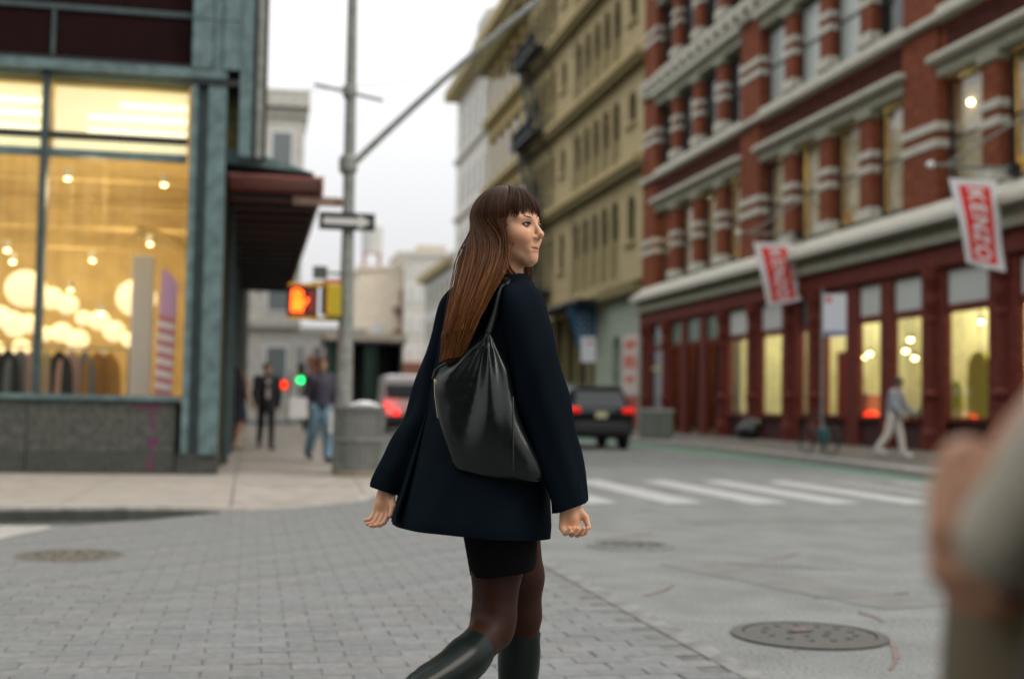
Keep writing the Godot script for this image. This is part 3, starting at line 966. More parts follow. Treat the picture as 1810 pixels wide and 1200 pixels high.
func banner(t: Node, z: float, y: float, x0: float, cr: Array, label: String, near: bool):
	var pole := thing("banner_pole", "pale flag pole with stay rod %s" % ("above the nearer red banner" if near else "above the farther red banner"), "flag pole", Vector3.ZERO, 0.0, "flag poles on the brick front")
	var pm := MB.new()
	pm.rod(Vector3(x0, y, z), Vector3(17.6, y + 0.02, z), 0.045)
	obj("shaft", pm, M.steel, pole)
	var kb := MB.new()
	kb.ball(Vector3(x0 - 0.03, y, z), Vector3(0.1, 0.085, 0.085))
	obj("finial", kb, M.white, pole)
	var st := MB.new()
	st.rod(Vector3(x0 + 0.4, y + 0.05, z), Vector3(17.72, y + 1.25, z), 0.03)
	obj("stay", st, M.steel, pole)
	spanned("bracket", M.black, pole, 17.35, 17.62, y - 0.14, y + 0.14, z - 0.1, z + 0.1)
	var b := thing("banner", label, "banner", Vector3.ZERO, 0.0, "banners on the brick front")
	var P := func(u: float, v: float, d: float) -> Vector3:
		var a: Vector2 = cr[0].lerp(cr[1], u)
		var c: Vector2 = cr[3].lerp(cr[2], u)
		var p := a.lerp(c, v)
		return Vector3(p.x, p.y + 0.0, z + d + 0.09 * sin(v * 4.0 + u * 2.2) * v)
	var sheet := func(u0: float, u1: float, v0: float, v1: float, d: float) -> MB:
		var m := MB.new()
		for side in [0.0, -0.006]:
			var rings := []
			for i in 13:
				var r := PackedVector3Array()
				for j in 7: r.append(P.call(lerpf(u0, u1, j / 6.0), lerpf(v0, v1, i / 12.0), d + side))
				rings.append(r)
			m.loft(rings, false, false, [], Vector3.BACK if side == 0.0 else Vector3.FORWARD)
		return m
	var cl := mat(lin(0.84, 0.84, 0.84), 0.85)
	cl.backlight_enabled = true; cl.backlight = Color(0.45, 0.45, 0.45)
	obj("cloth", sheet.call(0.0, 1.0, 0.0, 1.0, 0.0), cl, b)
	obj("red_panel", sheet.call(0.17, 0.83, 0.075, 0.945, 0.008), mat(lin(0.80, 0.022, 0.012), 0.8), b)
	var tm := MB.new()
	for i in 4: tm.rod(P.call(0.05 + i * 0.3, 0.0, 0.0), P.call(0.05 + i * 0.3, 0.0, 0.0) + Vector3(0, y - P.call(0.05 + i * 0.3, 0.0, 0.0).y, 0), 0.012, 6)
	obj("tie", tm, M.steel, b)
	# lettering runs down the cloth, heads of the letters to the right
	var word := "KENZO"
	for i in 5:
		var x := TextMesh.new()
		x.text = word[i]
		var fnt := SystemFont.new()
		fnt.font_names = PackedStringArray(["Droid Sans", "Noto Sans", "DejaVu Sans"]); fnt.font_weight = 800
		x.font = fnt; x.font_size = 96; x.pixel_size = 0.0062; x.depth = 0.008
		var v := 0.165 + i * 0.168
		var p: Vector3 = P.call(0.5, v, 0.018)
		var dn: Vector3 = (P.call(0.5, v + 0.05, 0.018) - P.call(0.5, v - 0.05, 0.018)).normalized()
		var ac: Vector3 = (P.call(0.7, v, 0.018) - P.call(0.3, v, 0.018)).normalized()
		var lo := put("letter", x, mat(lin(0.86, 0.84, 0.83), 0.8), b, Transform3D(Basis(dn * 0.92, ac * 1.0, dn.cross(ac).normalized()), p))

# ------------------------------------------------------------------ ochre arcaded building
func arch_wall(mb: MB, X: float, z0: float, z1: float, y0: float, y1: float, a0: float, a1: float, sill: float, spring: float, deep: float):
	# wall in the plane x = X with a round-headed opening, reveals going back by deep
	var n := Vector3.LEFT
	var R := (a1 - a0) / 2
	var cz := (a0 + a1) / 2
	mb.quad(Vector3(X, y0, z0), Vector3(X, y1, z0), Vector3(X, y1, a0), Vector3(X, y0, a0), n)
	mb.quad(Vector3(X, y0, a1), Vector3(X, y1, a1), Vector3(X, y1, z1), Vector3(X, y0, z1), n)
	if sill > y0: mb.quad(Vector3(X, y0, a0), Vector3(X, sill, a0), Vector3(X, sill, a1), Vector3(X, y0, a1), n)
	mb.quad(Vector3(X, sill, a0), Vector3(X, spring, a0), Vector3(X + deep, spring, a0), Vector3(X + deep, sill, a0), Vector3.BACK)
	mb.quad(Vector3(X, sill, a1), Vector3(X, spring, a1), Vector3(X + deep, spring, a1), Vector3(X + deep, sill, a1), Vector3.FORWARD)
	mb.quad(Vector3(X, sill, a0), Vector3(X, sill, a1), Vector3(X + deep, sill, a1), Vector3(X + deep, sill, a0), Vector3.UP)
	var K := 12
	for i in K:
		var t0 := PI - PI * i / K
		var t1 := PI - PI * (i + 1) / K
		var p := Vector2(cz + cos(t0) * R, spring + sin(t0) * R)
		var q := Vector2(cz + cos(t1) * R, spring + sin(t1) * R)
		mb.quad(Vector3(X, p.y, p.x), Vector3(X, y1, p.x), Vector3(X, y1, q.x), Vector3(X, q.y, q.x), n)
		var m := Vector3(0, spring - (p.y + q.y) / 2, cz - (p.x + q.x) / 2).normalized()
		mb.quad(Vector3(X, p.y, p.x), Vector3(X, q.y, q.x), Vector3(X + deep, q.y, q.x), Vector3(X + deep, p.y, p.x), m)

func arcade_building():
	var t := thing("stone_building", "ochre stone building with rows of small round arches beside the brick one", "building")
	var storeys := [[7.3, 12.6], [13.1, 17.7], [18.2, 23.0], [23.5, 28.3]]
	spanned("core_wall", M.ochre_dark, t, 18.2, 28, 0.15, 28.3, -85.5, -58.05)
	for s in 4:
		var y0: float = storeys[s][0]
		var y1: float = storeys[s][1]
		var h := y1 - y0
		for seg in 2:
			var zR := -58.05 if seg == 0 else -72.6
			var big := MB.new()
			arch_wall(big, 17.75, zR - 4.4, zR, y0, y1, zR - 3.15, zR - 1.75, y0 + 1.9, y1 - 1.75, 0.2)
			var bo := obj("arch_bay", big, M.ochre, t)
			spanned("dark_pane", M.void, bo, 17.94, 17.97, y0 + 1.9, y1 - 0.8, zR - 3.2, zR - 1.7)
			var bs := MB.new()
			bs.cbox(Vector3(17.70, y0 + 1.85, zR - 2.45), Vector3(0.3, 0.2, 1.8), 0.03)
			obj("sill", bs, M.ochre, bo)
			for k in 5:
				var b1 := zR - 4.4 - k * 2.0
				var am := MB.new()
				arch_wall(am, 17.78, b1 - 2.0, b1, y0, y1, b1 - 1.66, b1 - 0.34, y0 + 0.35, y1 - 1.6, 0.10)
				var ao := obj("arch_bay", am, M.ochre, t)
				spanned("dark_pane", M.void, ao, 17.87, 17.93, y1 - 2.9, y1 - 0.9, b1 - 1.7, b1 - 0.3)
				spanned("window_board", M.ochre_dark, ao, 17.86, 17.92, y0 + 0.35, y1 - 2.9, b1 - 1.7, b1 - 0.3)
				var cl := MB.new()
				cl.lathe(Vector3(17.76, y0 + 0.3, b1), [[0.15, 0.0], [0.15, 0.25], [0.10, 0.3], [0.085, h - 2.4], [0.13, h - 2.15], [0.15, h - 1.95]], 12)
				obj("half_column", cl, M.ochre, ao)
				var hd := MB.new()
				var rings := []
				for i in 9:
					var a := PI - PI * i / 8.0
					var ring := PackedVector3Array()
					for q in [[0.68, 0.0], [0.68, -0.02], [0.84, -0.02], [0.84, 0.0]]:
						ring.append(Vector3(17.77 + q[1], y1 - 1.6 + sin(a) * q[0], b1 - 1.0 + cos(a) * q[0]))
					rings.append(ring)
				hd.loft(rings, false)
				obj("arch_mould", hd, M.ochre, ao)
		# projecting course over the storey
		var sc := MB.new()
		sc.span(17.1, 18.2, y1 + 0.18, y1 + 0.5, -85.5, -58.06)
		var so1 := obj("storey_course", sc, M.ochre_warm, t)
		spanned("shaded_moulding", M.ochre_dark, so1, 17.25, 18.2, y1 - 0.16, y1 + 0.178, -85.5, -58.07)  # darker ochre stands in for the shade under the course
	# top
	var co := MB.new()
	co.span(16.3, 18.2, 29.3, 30.0, -85.5, -58.0)
	co.span(16.8, 18.2, 28.8, 29.3, -85.5, -58.02)
	obj("cornice", co, M.ochre, t)
	# street floor: beam, dark posts, pale green corner bay
	spanned("street_beam", M.ochre, t, 17.5, 18.2, 6.4, 7.28, -85.5, -66.0)
	var pg := MB.new()
	arch_wall(pg, 17.6, -66.2, -58.06, 0.15, 6.6, -62.9, -61.6, 0.8, 4.1, 0.4)
	var po := obj("pale_bay", pg, M.pale_green, t)
	spanned("niche_back", M.olive_dark, po, 17.98, 18.1, 0.8, 5.0, -63, -61.5)
	var pb := MB.new()
	pb.cbox(Vector3(17.45, 6.75, -62.1), Vector3(0.8, 0.5, 8.3), 0.1)
	obj("bay_cornice", pb, M.ochre_dark, po)
	for k in 7:
		var z := -67.0 - k * 2.9
		var m := MB.new()
		m.span(17.5, 18.2, 0.15, 6.4, z - 0.35, z + 0.35)
		var so := obj("street_post", m, M.ochre_dark, t)
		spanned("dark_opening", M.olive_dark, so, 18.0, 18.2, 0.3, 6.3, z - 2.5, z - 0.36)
	spanned("awning_bar", M.black, t, 16.0, 17.6, 6.55, 6.72, -76.0, -64.0)
	# fire escape
	var fe := thing("fire_escape", "dark iron fire escape with balconies on the ochre building", "fire escape", Vector3.ZERO)
	for y in [8.2, 13.0, 18.1, 23.4]:
		var pf := MB.new()
		pf.span(16.3, 17.7, y - 0.1, y + 0.15, -84.2, -77.4)
		var p := obj("balcony", pf, M.fire, fe)
		var rl := MB.new()
		for yy in [0.55, 1.05]:
			rl.rod(Vector3(16.38, y + yy, -84.0), Vector3(16.38, y + yy, -77.6), 0.06, 6)
			for ze in [-84.0, -77.6]: rl.rod(Vector3(16.38, y + yy, ze), Vector3(17.7, y + yy, ze), 0.04, 6)
		obj("rail", rl, M.fire, p)
		for k in 22:
			var zb := -84.0 + k * 0.305
			var bl := MB.new()
			bl.rod(Vector3(16.38, y, zb), Vector3(16.38, y + 1.05, zb), 0.035, 5)
			obj("baluster", bl, M.fire, p)
		for ze in [-83.5, -78.0]:
			var br := MB.new()
			br.rod(Vector3(16.5, y, ze), Vector3(17.7, y - 1.2, ze), 0.06, 6)
			obj("bracket", br, M.fire, p)
	for q in [[8.2, 13.0], [13.0, 18.1], [18.1, 23.4]]:
		var sm := MB.new()
		for s in [16.55, 17.15]: sm.rod(Vector3(s, q[0], -78.2), Vector3(s, q[1], -83.0), 0.12, 6)
		for k in 16:
			var v := (k + 0.5) / 16.0
			sm.span(16.55, 17.15, lerpf(q[0], q[1], v) - 0.02, lerpf(q[0], q[1], v) + 0.02, lerpf(-78.2, -83.0, v) - 0.1, lerpf(-78.2, -83.0, v) + 0.1)
		obj("stair", sm, M.fire, fe)
	# second, warmer building with a bracketed cornice
	var u := thing("stone_building", "warm yellow stone building with a heavy bracketed cornice beyond the fire escape", "building")
	spanned("wall", M.ochre_warm, u, 17.9, 28, 0.15, 28.6, -101.0, -85.55)
	for y in [7.0, 12.9, 17.9, 23.2]:
		spanned("storey_course", M.ochre, u, 17.2, 17.9, y, y + 0.45, -101.0, -85.55)
	for s in 4:
		var y0: float = [7.9, 13.7, 18.8, 24.0][s]
		for k in 5:
			var z := -87.0 - k * 3.0
			var w := spanned("window", M.ochre_dark, u, 17.86, 17.93, y0, y0 + 3.0, z - 0.75, z + 0.75)
			var hm := MB.new()
			hm.cbox(Vector3(17.72, y0 + 3.2, z), Vector3(0.4, 0.35, 2.0), 0.05)
			obj("hood", hm, M.ochre_warm, w)
			spanned("pane", M.glass_dark, w, 17.84, 17.855, y0 + 0.1, y0 + 2.9, z - 0.6, z + 0.6)
	for q in [[16.4, 29.2, 30.1], [16.9, 28.6, 29.2]]:
		spanned("cornice", M.ochre, u, q[0], 18.5, q[1], q[2], -101.2, -85.56)
	for k in 11:
		var bm := MB.new()
		bm.cbox(Vector3(17.25, 27.9, -86.2 - k * 1.4), Vector3(1.3, 1.4, 0.55), 0.08)
		obj("cornice_bracket", bm, M.ochre_dark, u)
	spanned("street_floor", M.olive_dark, u, 17.85, 18.0, 0.2, 6.9, -101.0, -85.6)
	# pale building at the end of this row
	var p3 := thing("stone_building", "pale stone building whose cornice ends the right row high above the hair", "building")
	spanned("wall", M.cream, p3, 17.75, 28, 0.15, 29.0, -117.4, -101.3)
	for y in [7.0, 12.9, 17.9, 23.2]:
		spanned("storey_course", M.pale, p3, 17.4, 17.75, y, y + 0.35, -117.4, -101.3)
		for k in 5:
			var z := -102.9 - k * 3.0
			var w := spanned("window", M.ochre_dark, p3, 17.71, 17.76, y + 1.2, y + 3.7, z - 0.5, z + 0.5)
			spanned("pane", M.glass_dark, w, 17.69, 17.705, y + 1.3, y + 3.6, z - 0.4, z + 0.4)
	spanned("cornice", M.ochre, p3, 16.5, 18.5, 29.1, 30.0, -117.8, -101.3)
	spanned("roof_house", M.greywhite, p3, 18.0, 21, 30.0, 34.0, -109.0, -104.0)
	# blue banner and poster by the pale bay
	var bb := thing("banner", "blue banner with white scrawl hanging by the ochre building", "banner")
	var bm2 := MB.new()
	bm2.prism(PackedVector2Array([Vector2(15.95, 6.45), Vector2(17.5, 6.5), Vector2(17.55, 4.5), Vector2(17.2, 4.15), Vector2(16.6, 4.2)]), Vector3(0, 0, -66.0), Vector3.RIGHT, Vector3.UP, Vector3.BACK, 0.03)
	obj("cloth", bm2, mat(lin(0.025, 0.10, 0.20), 0.8), bb)
	var sc2 := MB.new()
	for k in 5:
		var pth := []
		for i in 8: pth.append(Vector3(16.4 + i * 0.12 + 0.05 * k, 6.1 - k * 0.34 + 0.09 * sin(i * 1.7 + k), -65.95))
		sc2.tube(pth, [0.05], 5)
	obj("scrawl", sc2, mat(lin(0.30, 0.38, 0.44), 0.8), bb)
	var bp := MB.new()
	bp.rod(Vector3(15.8, 6.55, -66), Vector3(17.6, 6.6, -66), 0.05)
	obj("pole", bp, M.black, bb)
	var ps := thing("poster", "red and white poster on the pale green wall next to the brick corner", "poster")
	spanned("sheet", mat(lin(0.50, 0.42, 0.38), 0.8), ps, 17.56, 17.58, 1.8, 4.7, -60.9, -58.4)
	for q in [[4.0, 4.4, -60.5, -58.8], [3.1, 3.7, -60.6, -59.3], [3.0, 3.6, -59.1, -58.6], [2.4, 2.7, -60.4, -58.9]]:
		spanned("print", mat(lin(0.45, 0.12, 0.08), 0.8), ps, 17.55, 17.558, q[0], q[1], q[2], q[3])
	spanned("lower_board", mat(lin(0.36, 0.06, 0.035), 0.8), ps, 17.55, 17.58, 0.3, 1.7, -60.5, -58.4)

# ------------------------------------------------------------------ shop on the near left corner
func corner_shop():
	var t := thing("corner_shop", "grey green steel corner shop with big lit windows and granite base", "shop building")
	var Z := -17.8
	var L := -14.0
	# granite base in slabs, plinth course below
	var xs := [L, -11.9, -9.5, -7.2, -5.0, -2.88, -1.0]
	for i in xs.size() - 1:
		var g := MB.new()
		g.cbox(Vector3((xs[i] + xs[i + 1]) / 2, 0.755, Z - 0.12), Vector3(xs[i + 1] - xs[i] - 0.012, 0.69, 0.24), 0.006)
		obj("granite_slab", g, M.granite, t)
		var g2 := MB.new()
		g2.cbox(Vector3((xs[i] + xs[i + 1]) / 2, 0.27, Z - 0.10), Vector3(xs[i + 1] - xs[i] - 0.012, 0.262, 0.28), 0.008)
		obj("plinth_slab", g2, M.granite_dark, t)
	var cp := MB.new()
	cp.cbox(Vector3(-0.715, 0.27, Z - 0.12), Vector3(0.55, 0.262, 0.36), 0.008)
	obj("plinth_slab", cp, M.granite_dark, t)
	spanned("backing_wall", M.granite_dark, t, L, -0.6, 0.1, 1.09, Z - 0.4, Z - 0.25)
	spanned("window_sill", M.teal, t, L, -0.94, 1.10, 1.165, Z - 0.3, Z + 0.05)
	# sprayed pink marks on the granite
	for q in [[-1.36, 1.02, 0.36, 0.05, 0.05], [-1.30, 0.84, 0.05, 0.30, 0.1], [-1.28, 0.56, 0.14, 0.10, 0.2], [-1.30, 0.46, 0.05, 0.05, 0.0]]:
		var pm := MB.new()
		pm.box(Vector3(q[0], q[1], Z + 0.003), Vector3(q[2], q[3], 0.003), Basis(Vector3.BACK, q[4]))
		obj("spray_mark", pm, worn(lin(0.26, 0.085, 0.17), 0.8, 3.0, 0.35, "wear", 0.05), t)
	var pm2 := MB.new()
	pm2.box(Vector3(-1.31, 0.28, Z + 0.043), Vector3(0.06, 0.2, 0.003))
	obj("spray_mark", pm2, worn(lin(0.26, 0.085, 0.17), 0.8, 3.0, 0.35, "wear", 0.05), t)
	# windows: mullions, rails, panes
	var mx := [L, -10.6, -8.0, -5.4, -2.79, -0.93]
	for i in mx.size() - 1:
		var x0: float = mx[i]
		var x1: float = mx[i + 1]
		var fr := MB.new()
		fr.span(x0 + 0.04, x1 - 0.04, 4.30, 4.40, Z - 0.16, Z - 0.02)
		var w := obj("shop_window", fr, M.teal, t)
		spanned("head_rail", M.teal, w, x0 + 0.04, x1 - 0.04, 5.38, 5.42, Z - 0.16, Z - 0.02)
		spanned("transom_bar", M.black, w, x0 + 0.04, x1 - 0.04, 4.545, 4.625, Z - 0.17, Z - 0.01)
		spanned("pane", M.glass, w, x0 + 0.04, x1 - 0.04, 1.165, 4.30, Z - 0.10, Z - 0.09)
		spanned("pane", M.glass, w, x0 + 0.04, x1 - 0.04, 4.40, 4.545, Z - 0.10, Z - 0.09)
		spanned("pane", M.glass, w, x0 + 0.04, x1 - 0.04, 4.625, 5.38, Z - 0.10, Z - 0.09)
		# added glowing panel stands for the lit wall and ceiling; brighter tubes on it
		var lp := spanned("added_glow_panel", M.strip, w, x0 + 0.06, x1 - 0.06, 4.40, 5.40, Z - 0.42, Z - 0.40)
		for y in [4.72, 4.92, 5.10]:
			var tb := MB.new()
			tb.rod(Vector3(x0 + (0.5 if y < 5.0 else 0.9), y, Z - 0.385), Vector3(x1 - 0.07, y, Z - 0.385), 0.035)
			obj("tube_light", tb, M.strip_hot, lp)
		spanned("panel_lip", M.plaster_warm, lp, x0 + 0.05, x1 - 0.05, 5.30, 5.40, Z - 0.38, Z - 0.2)
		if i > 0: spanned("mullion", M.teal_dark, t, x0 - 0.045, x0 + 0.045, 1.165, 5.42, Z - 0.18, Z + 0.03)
	# beam, black strip for the shade of the joint and oxblood panels above
	spanned("beam", M.teal, t, L, -0.46, 5.42, 5.54, Z - 0.5, Z + 0.14)
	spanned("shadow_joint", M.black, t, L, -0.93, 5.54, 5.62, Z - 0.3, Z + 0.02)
	for i in 5:
		var x0: float = [L, -9.9, -7.5, -5.1, -2.72][i]
		var x1: float = [-9.9, -7.5, -5.1, -2.72, -0.93][i]
		for q in [[5.62, 6.24], [6.32, 8.6]]:
			var pm := MB.new()
			pm.cbox(Vector3((x0 + x1) / 2, (q[0] + q[1]) / 2, Z - 0.1), Vector3(x1 - x0 - 0.05, q[1] - q[0] - 0.01, 0.2), 0.01)
			obj("wall_panel", pm, M.oxblood, t)
	spanned("panel_rail", M.teal_dark, t, L, -0.93, 6.245, 6.315, Z - 0.15, Z + 0.03)
	for x in [-9.9, -7.5, -5.1, -2.72]: spanned("panel_rail", M.teal_dark, t, x - 0.024, x + 0.024, 5.63, 6.24, Z - 0.15, Z + 0.025)
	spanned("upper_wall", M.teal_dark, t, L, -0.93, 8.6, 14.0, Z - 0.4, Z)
	# steel corner column
	var fl := MB.new()
	fl.span(-0.93, -0.84, 0.40, 5.42, Z - 0.3, Z + 0.10)
	fl.span(-0.70, -0.46, 0.40, 5.42, Z - 0.3, Z + 0.10)
	var co := obj("corner_column", fl, M.teal, t)
	spanned("web", M.teal_dark, co, -0.84, -0.70, 0.40, 5.42, Z - 0.25, Z + 0.0)
	spanned("shadow_plate", M.black, co, -0.93, -0.30, 5.34, 5.418, Z - 0.3, Z + 0.12)  # black plate stands in for the shade under the beam
	# clad upper corner that overhangs the avenue
	for q in [[-0.93, -0.66, 0.16], [-0.655, -0.53, 0.13], [-0.525, -0.30, 0.16]]:
		var cm := MB.new()
		for yy in [[5.545, 6.2], [6.21, 8.2], [8.21, 14.0]]:
			cm.cbox(Vector3((q[0] + q[1]) / 2, (yy[0] + yy[1]) / 2, Z - 0.1 + q[2] / 2), Vector3(q[1] - q[0], yy[1] - yy[0], 0.2 + q[2]), 0.008)
		obj("cladding_panel", cm, M.teal, t)
	var ov := MB.new()
	ov.span(-0.295, -0.13, 4.40, 14.0, Z - 0.5, Z + 0.12)
	obj("overhang_fin", ov, M.teal, t)
	spanned("groove", M.teal_dark, t, -0.13, -0.07, 4.40, 14.0, Z - 0.5, Z + 0.0)
	spanned("overhang_fin", M.steel, t, -0.07, 0.02, 4.40, 14.0, Z - 0.5, Z + 0.08)
	spanned("overhang_edge", M.olive_dark, t, 0.02, 0.07, 4.40, 14.0, Z - 22.0, Z + 0.04)
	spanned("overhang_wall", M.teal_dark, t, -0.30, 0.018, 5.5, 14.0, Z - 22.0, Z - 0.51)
	# wall along the avenue under the canopy
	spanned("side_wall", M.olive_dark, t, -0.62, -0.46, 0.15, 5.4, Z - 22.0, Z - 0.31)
	spanned("side_transom", worn(lin(0.24, 0.22, 0.08), 0.7, 0.5, 0.8, "blotch2", 0.03), t, -0.458, -0.30, 4.56, 5.33, Z - 0.35, Z - 0.25)  # yellowish colour stands in for the lit shop interior
	for k in 5:
		var cz := Z - 3.0 - k * 4.4
		var sm := MB.new()
		sm.cbox(Vector3(-0.41, 2.3, cz), Vector3(0.1, 4.3, 0.35), 0.02)
		var so := obj("side_column", sm, M.teal_dark, t)
		spanned("side_window", M.glass_dark, so, -0.458, -0.44, 1.0, 4.0, cz - 3.6, cz - 0.5)
	spanned("back_wall", M.dark_in, t, L, -0.62, 5.6, 13.9, Z - 12.0, Z - 11.8)
	spanned("roof", M.dark_in, t, L, 0.06, 14.0, 14.2, Z - 22.0, Z + 0.05)
	# room
	spanned("room_floor", M.floor_in, t, L, -0.62, 0.1, 0.32, Z - 11.8, Z - 0.42)
	spanned("room_ceiling", M.plaster_warm, t, L, -0.62, 5.45, 5.6, Z - 11.8, Z - 0.5)
	spanned("room_wall", M.plaster_warm, t, L, -0.62, 0.32, 5.45, Z - 11.8, Z - 11.5)
	spanned("room_wall", M.plaster_warm, t, L - 0.2, L, 0.1, 5.6, Z - 11.8, Z - 0.2)
	spanned("room_wall", M.plaster_warm, t, -0.70, -0.62, 0.32, 5.45, Z - 11.5, Z - 0.45)
	# sloped ribs across the ceiling and a curved bulkhead at the right
	for k in 4:
		spanned("ceiling_rib", M.plaster_warm, t, L, -0.72, 4.5 - k * 0.12, 4.56 - k * 0.12, Z - 3.5 - k * 2.0, Z - 3.3 - k * 2.0)
	var dk := MB.new()
	var rings := []
	for i in 10:
		var a := PI * 0.5 * i / 9.0
		var ring := PackedVector3Array()
		for q in [[1.15, 0.0], [1.15, 0.5], [1.30, 0.5], [1.30, 0.0]]:
			ring.append(Vector3(-2.0 + sin(a) * q[0], 2.7 + cos(a) * q[0], Z - 4.5 - q[1]))
		rings.append(ring)
	dk.loft(rings)
	obj("curved_bulkhead", dk, M.plaster_warm, t)
	for q in [[-2.4, 4.2, -2.2, 3.2], [-5.2, 4.2, -2.4, 3.2], [-2.2, 3.6, -6.5, 5.0], [-5.5, 3.6, -6.5, 5.0], [-8.8, 4.0, -4.0, 5.5], [-11.5, 4.0, -4.5, 4.5], [-3.6, 3.4, -9.5, 5.0], [-7.5, 3.4, -9.5, 5.0]]:
		omni(t, Vector3(q[0], q[1], Z + q[2]), Color(1.0, 0.91, 0.72), q[3] * 0.38, 0.2)
	for q in [[-2.62, 4.17, 0.5], [-1.32, 4.15, 0.5], [-2.55, 3.3, 3.0], [-3.65, 3.3, 2.0], [-3.6, 3.15, 2.2], [-1.65, 3.55, 2.6], [-2.05, 2.75, 2.5], [-3.2, 2.45, 2.0], [-2.3, 2.42, 2.2], [-2.85, 1.75, 3.0], [-2.35, 1.75, 3.0], [-4.3, 4.1, 0.6], [-5.0, 3.4, 2.0], [-3.0, 2.9, 4.0]]:
		var s := MB.new()
		var c := Vector3(q[0], q[1], Z - 0.5 - q[2])
		s.lathe(c, [[0.045, 0.0], [0.05, 0.12], [0.02, 0.14]], 10)
		var so := obj("spot_lamp", s, M.white, t)
		var d := MB.new()
		d.ball(c - Vector3(0, 0.01, 0), Vector3(0.042, 0.03, 0.042), Basis.IDENTITY, 6, 10)
		obj("bulb", d, M.spot_warm, so)
		spanned("drop_rod", M.plaster_warm, so, c.x - 0.002, c.x + 0.002, c.y + 0.14, 5.45, c.z - 0.002, c.z + 0.002)
	# slatted canopy over the avenue sidewalk
	var cn := thing("canopy", "dark red slatted wooden canopy with grey green edge over the sidewalk", "canopy", Vector3.ZERO)
	var wd := MB.new()
	wd.prism(PackedVector2Array([Vector2(-0.45, 4.36), Vector2(0.74, 4.275), Vector2(0.58, 4.32), Vector2(0.15, 4.45), Vector2(-0.45, 4.56)]), Vector3(0, 0, Z - 0.2), Vector3.RIGHT, Vector3.UP, Vector3.FORWARD, 16.4)
	obj("roof_edge", wd, M.teal, cn)
	var k2 := 0
	var zz := Z - 0.22
	while zz > Z - 16.4:
		var b := MB.new()
		var tilt := Basis(Vector3.RIGHT, -0.10)
		b.cbox(Vector3(0.20, 4.17, zz - 0.42), Vector3(1.26, 0.06, 0.80), 0.012, tilt)
		obj("slat", b, M.slat[(k2 * 2 + k2 / 3) % 3], cn)
		spanned("gap_shade", M.black, cn, -0.44, 0.80, 4.02, 4.125, zz - 0.90, zz - 0.80)  # black strip stands in for the shade in the gap between slats
		zz -= 0.92
		k2 += 1
	spanned("side_board", M.slat[2], cn, 0.835, 0.87, 4.0, 4.24, Z - 16.4, Z - 0.22)

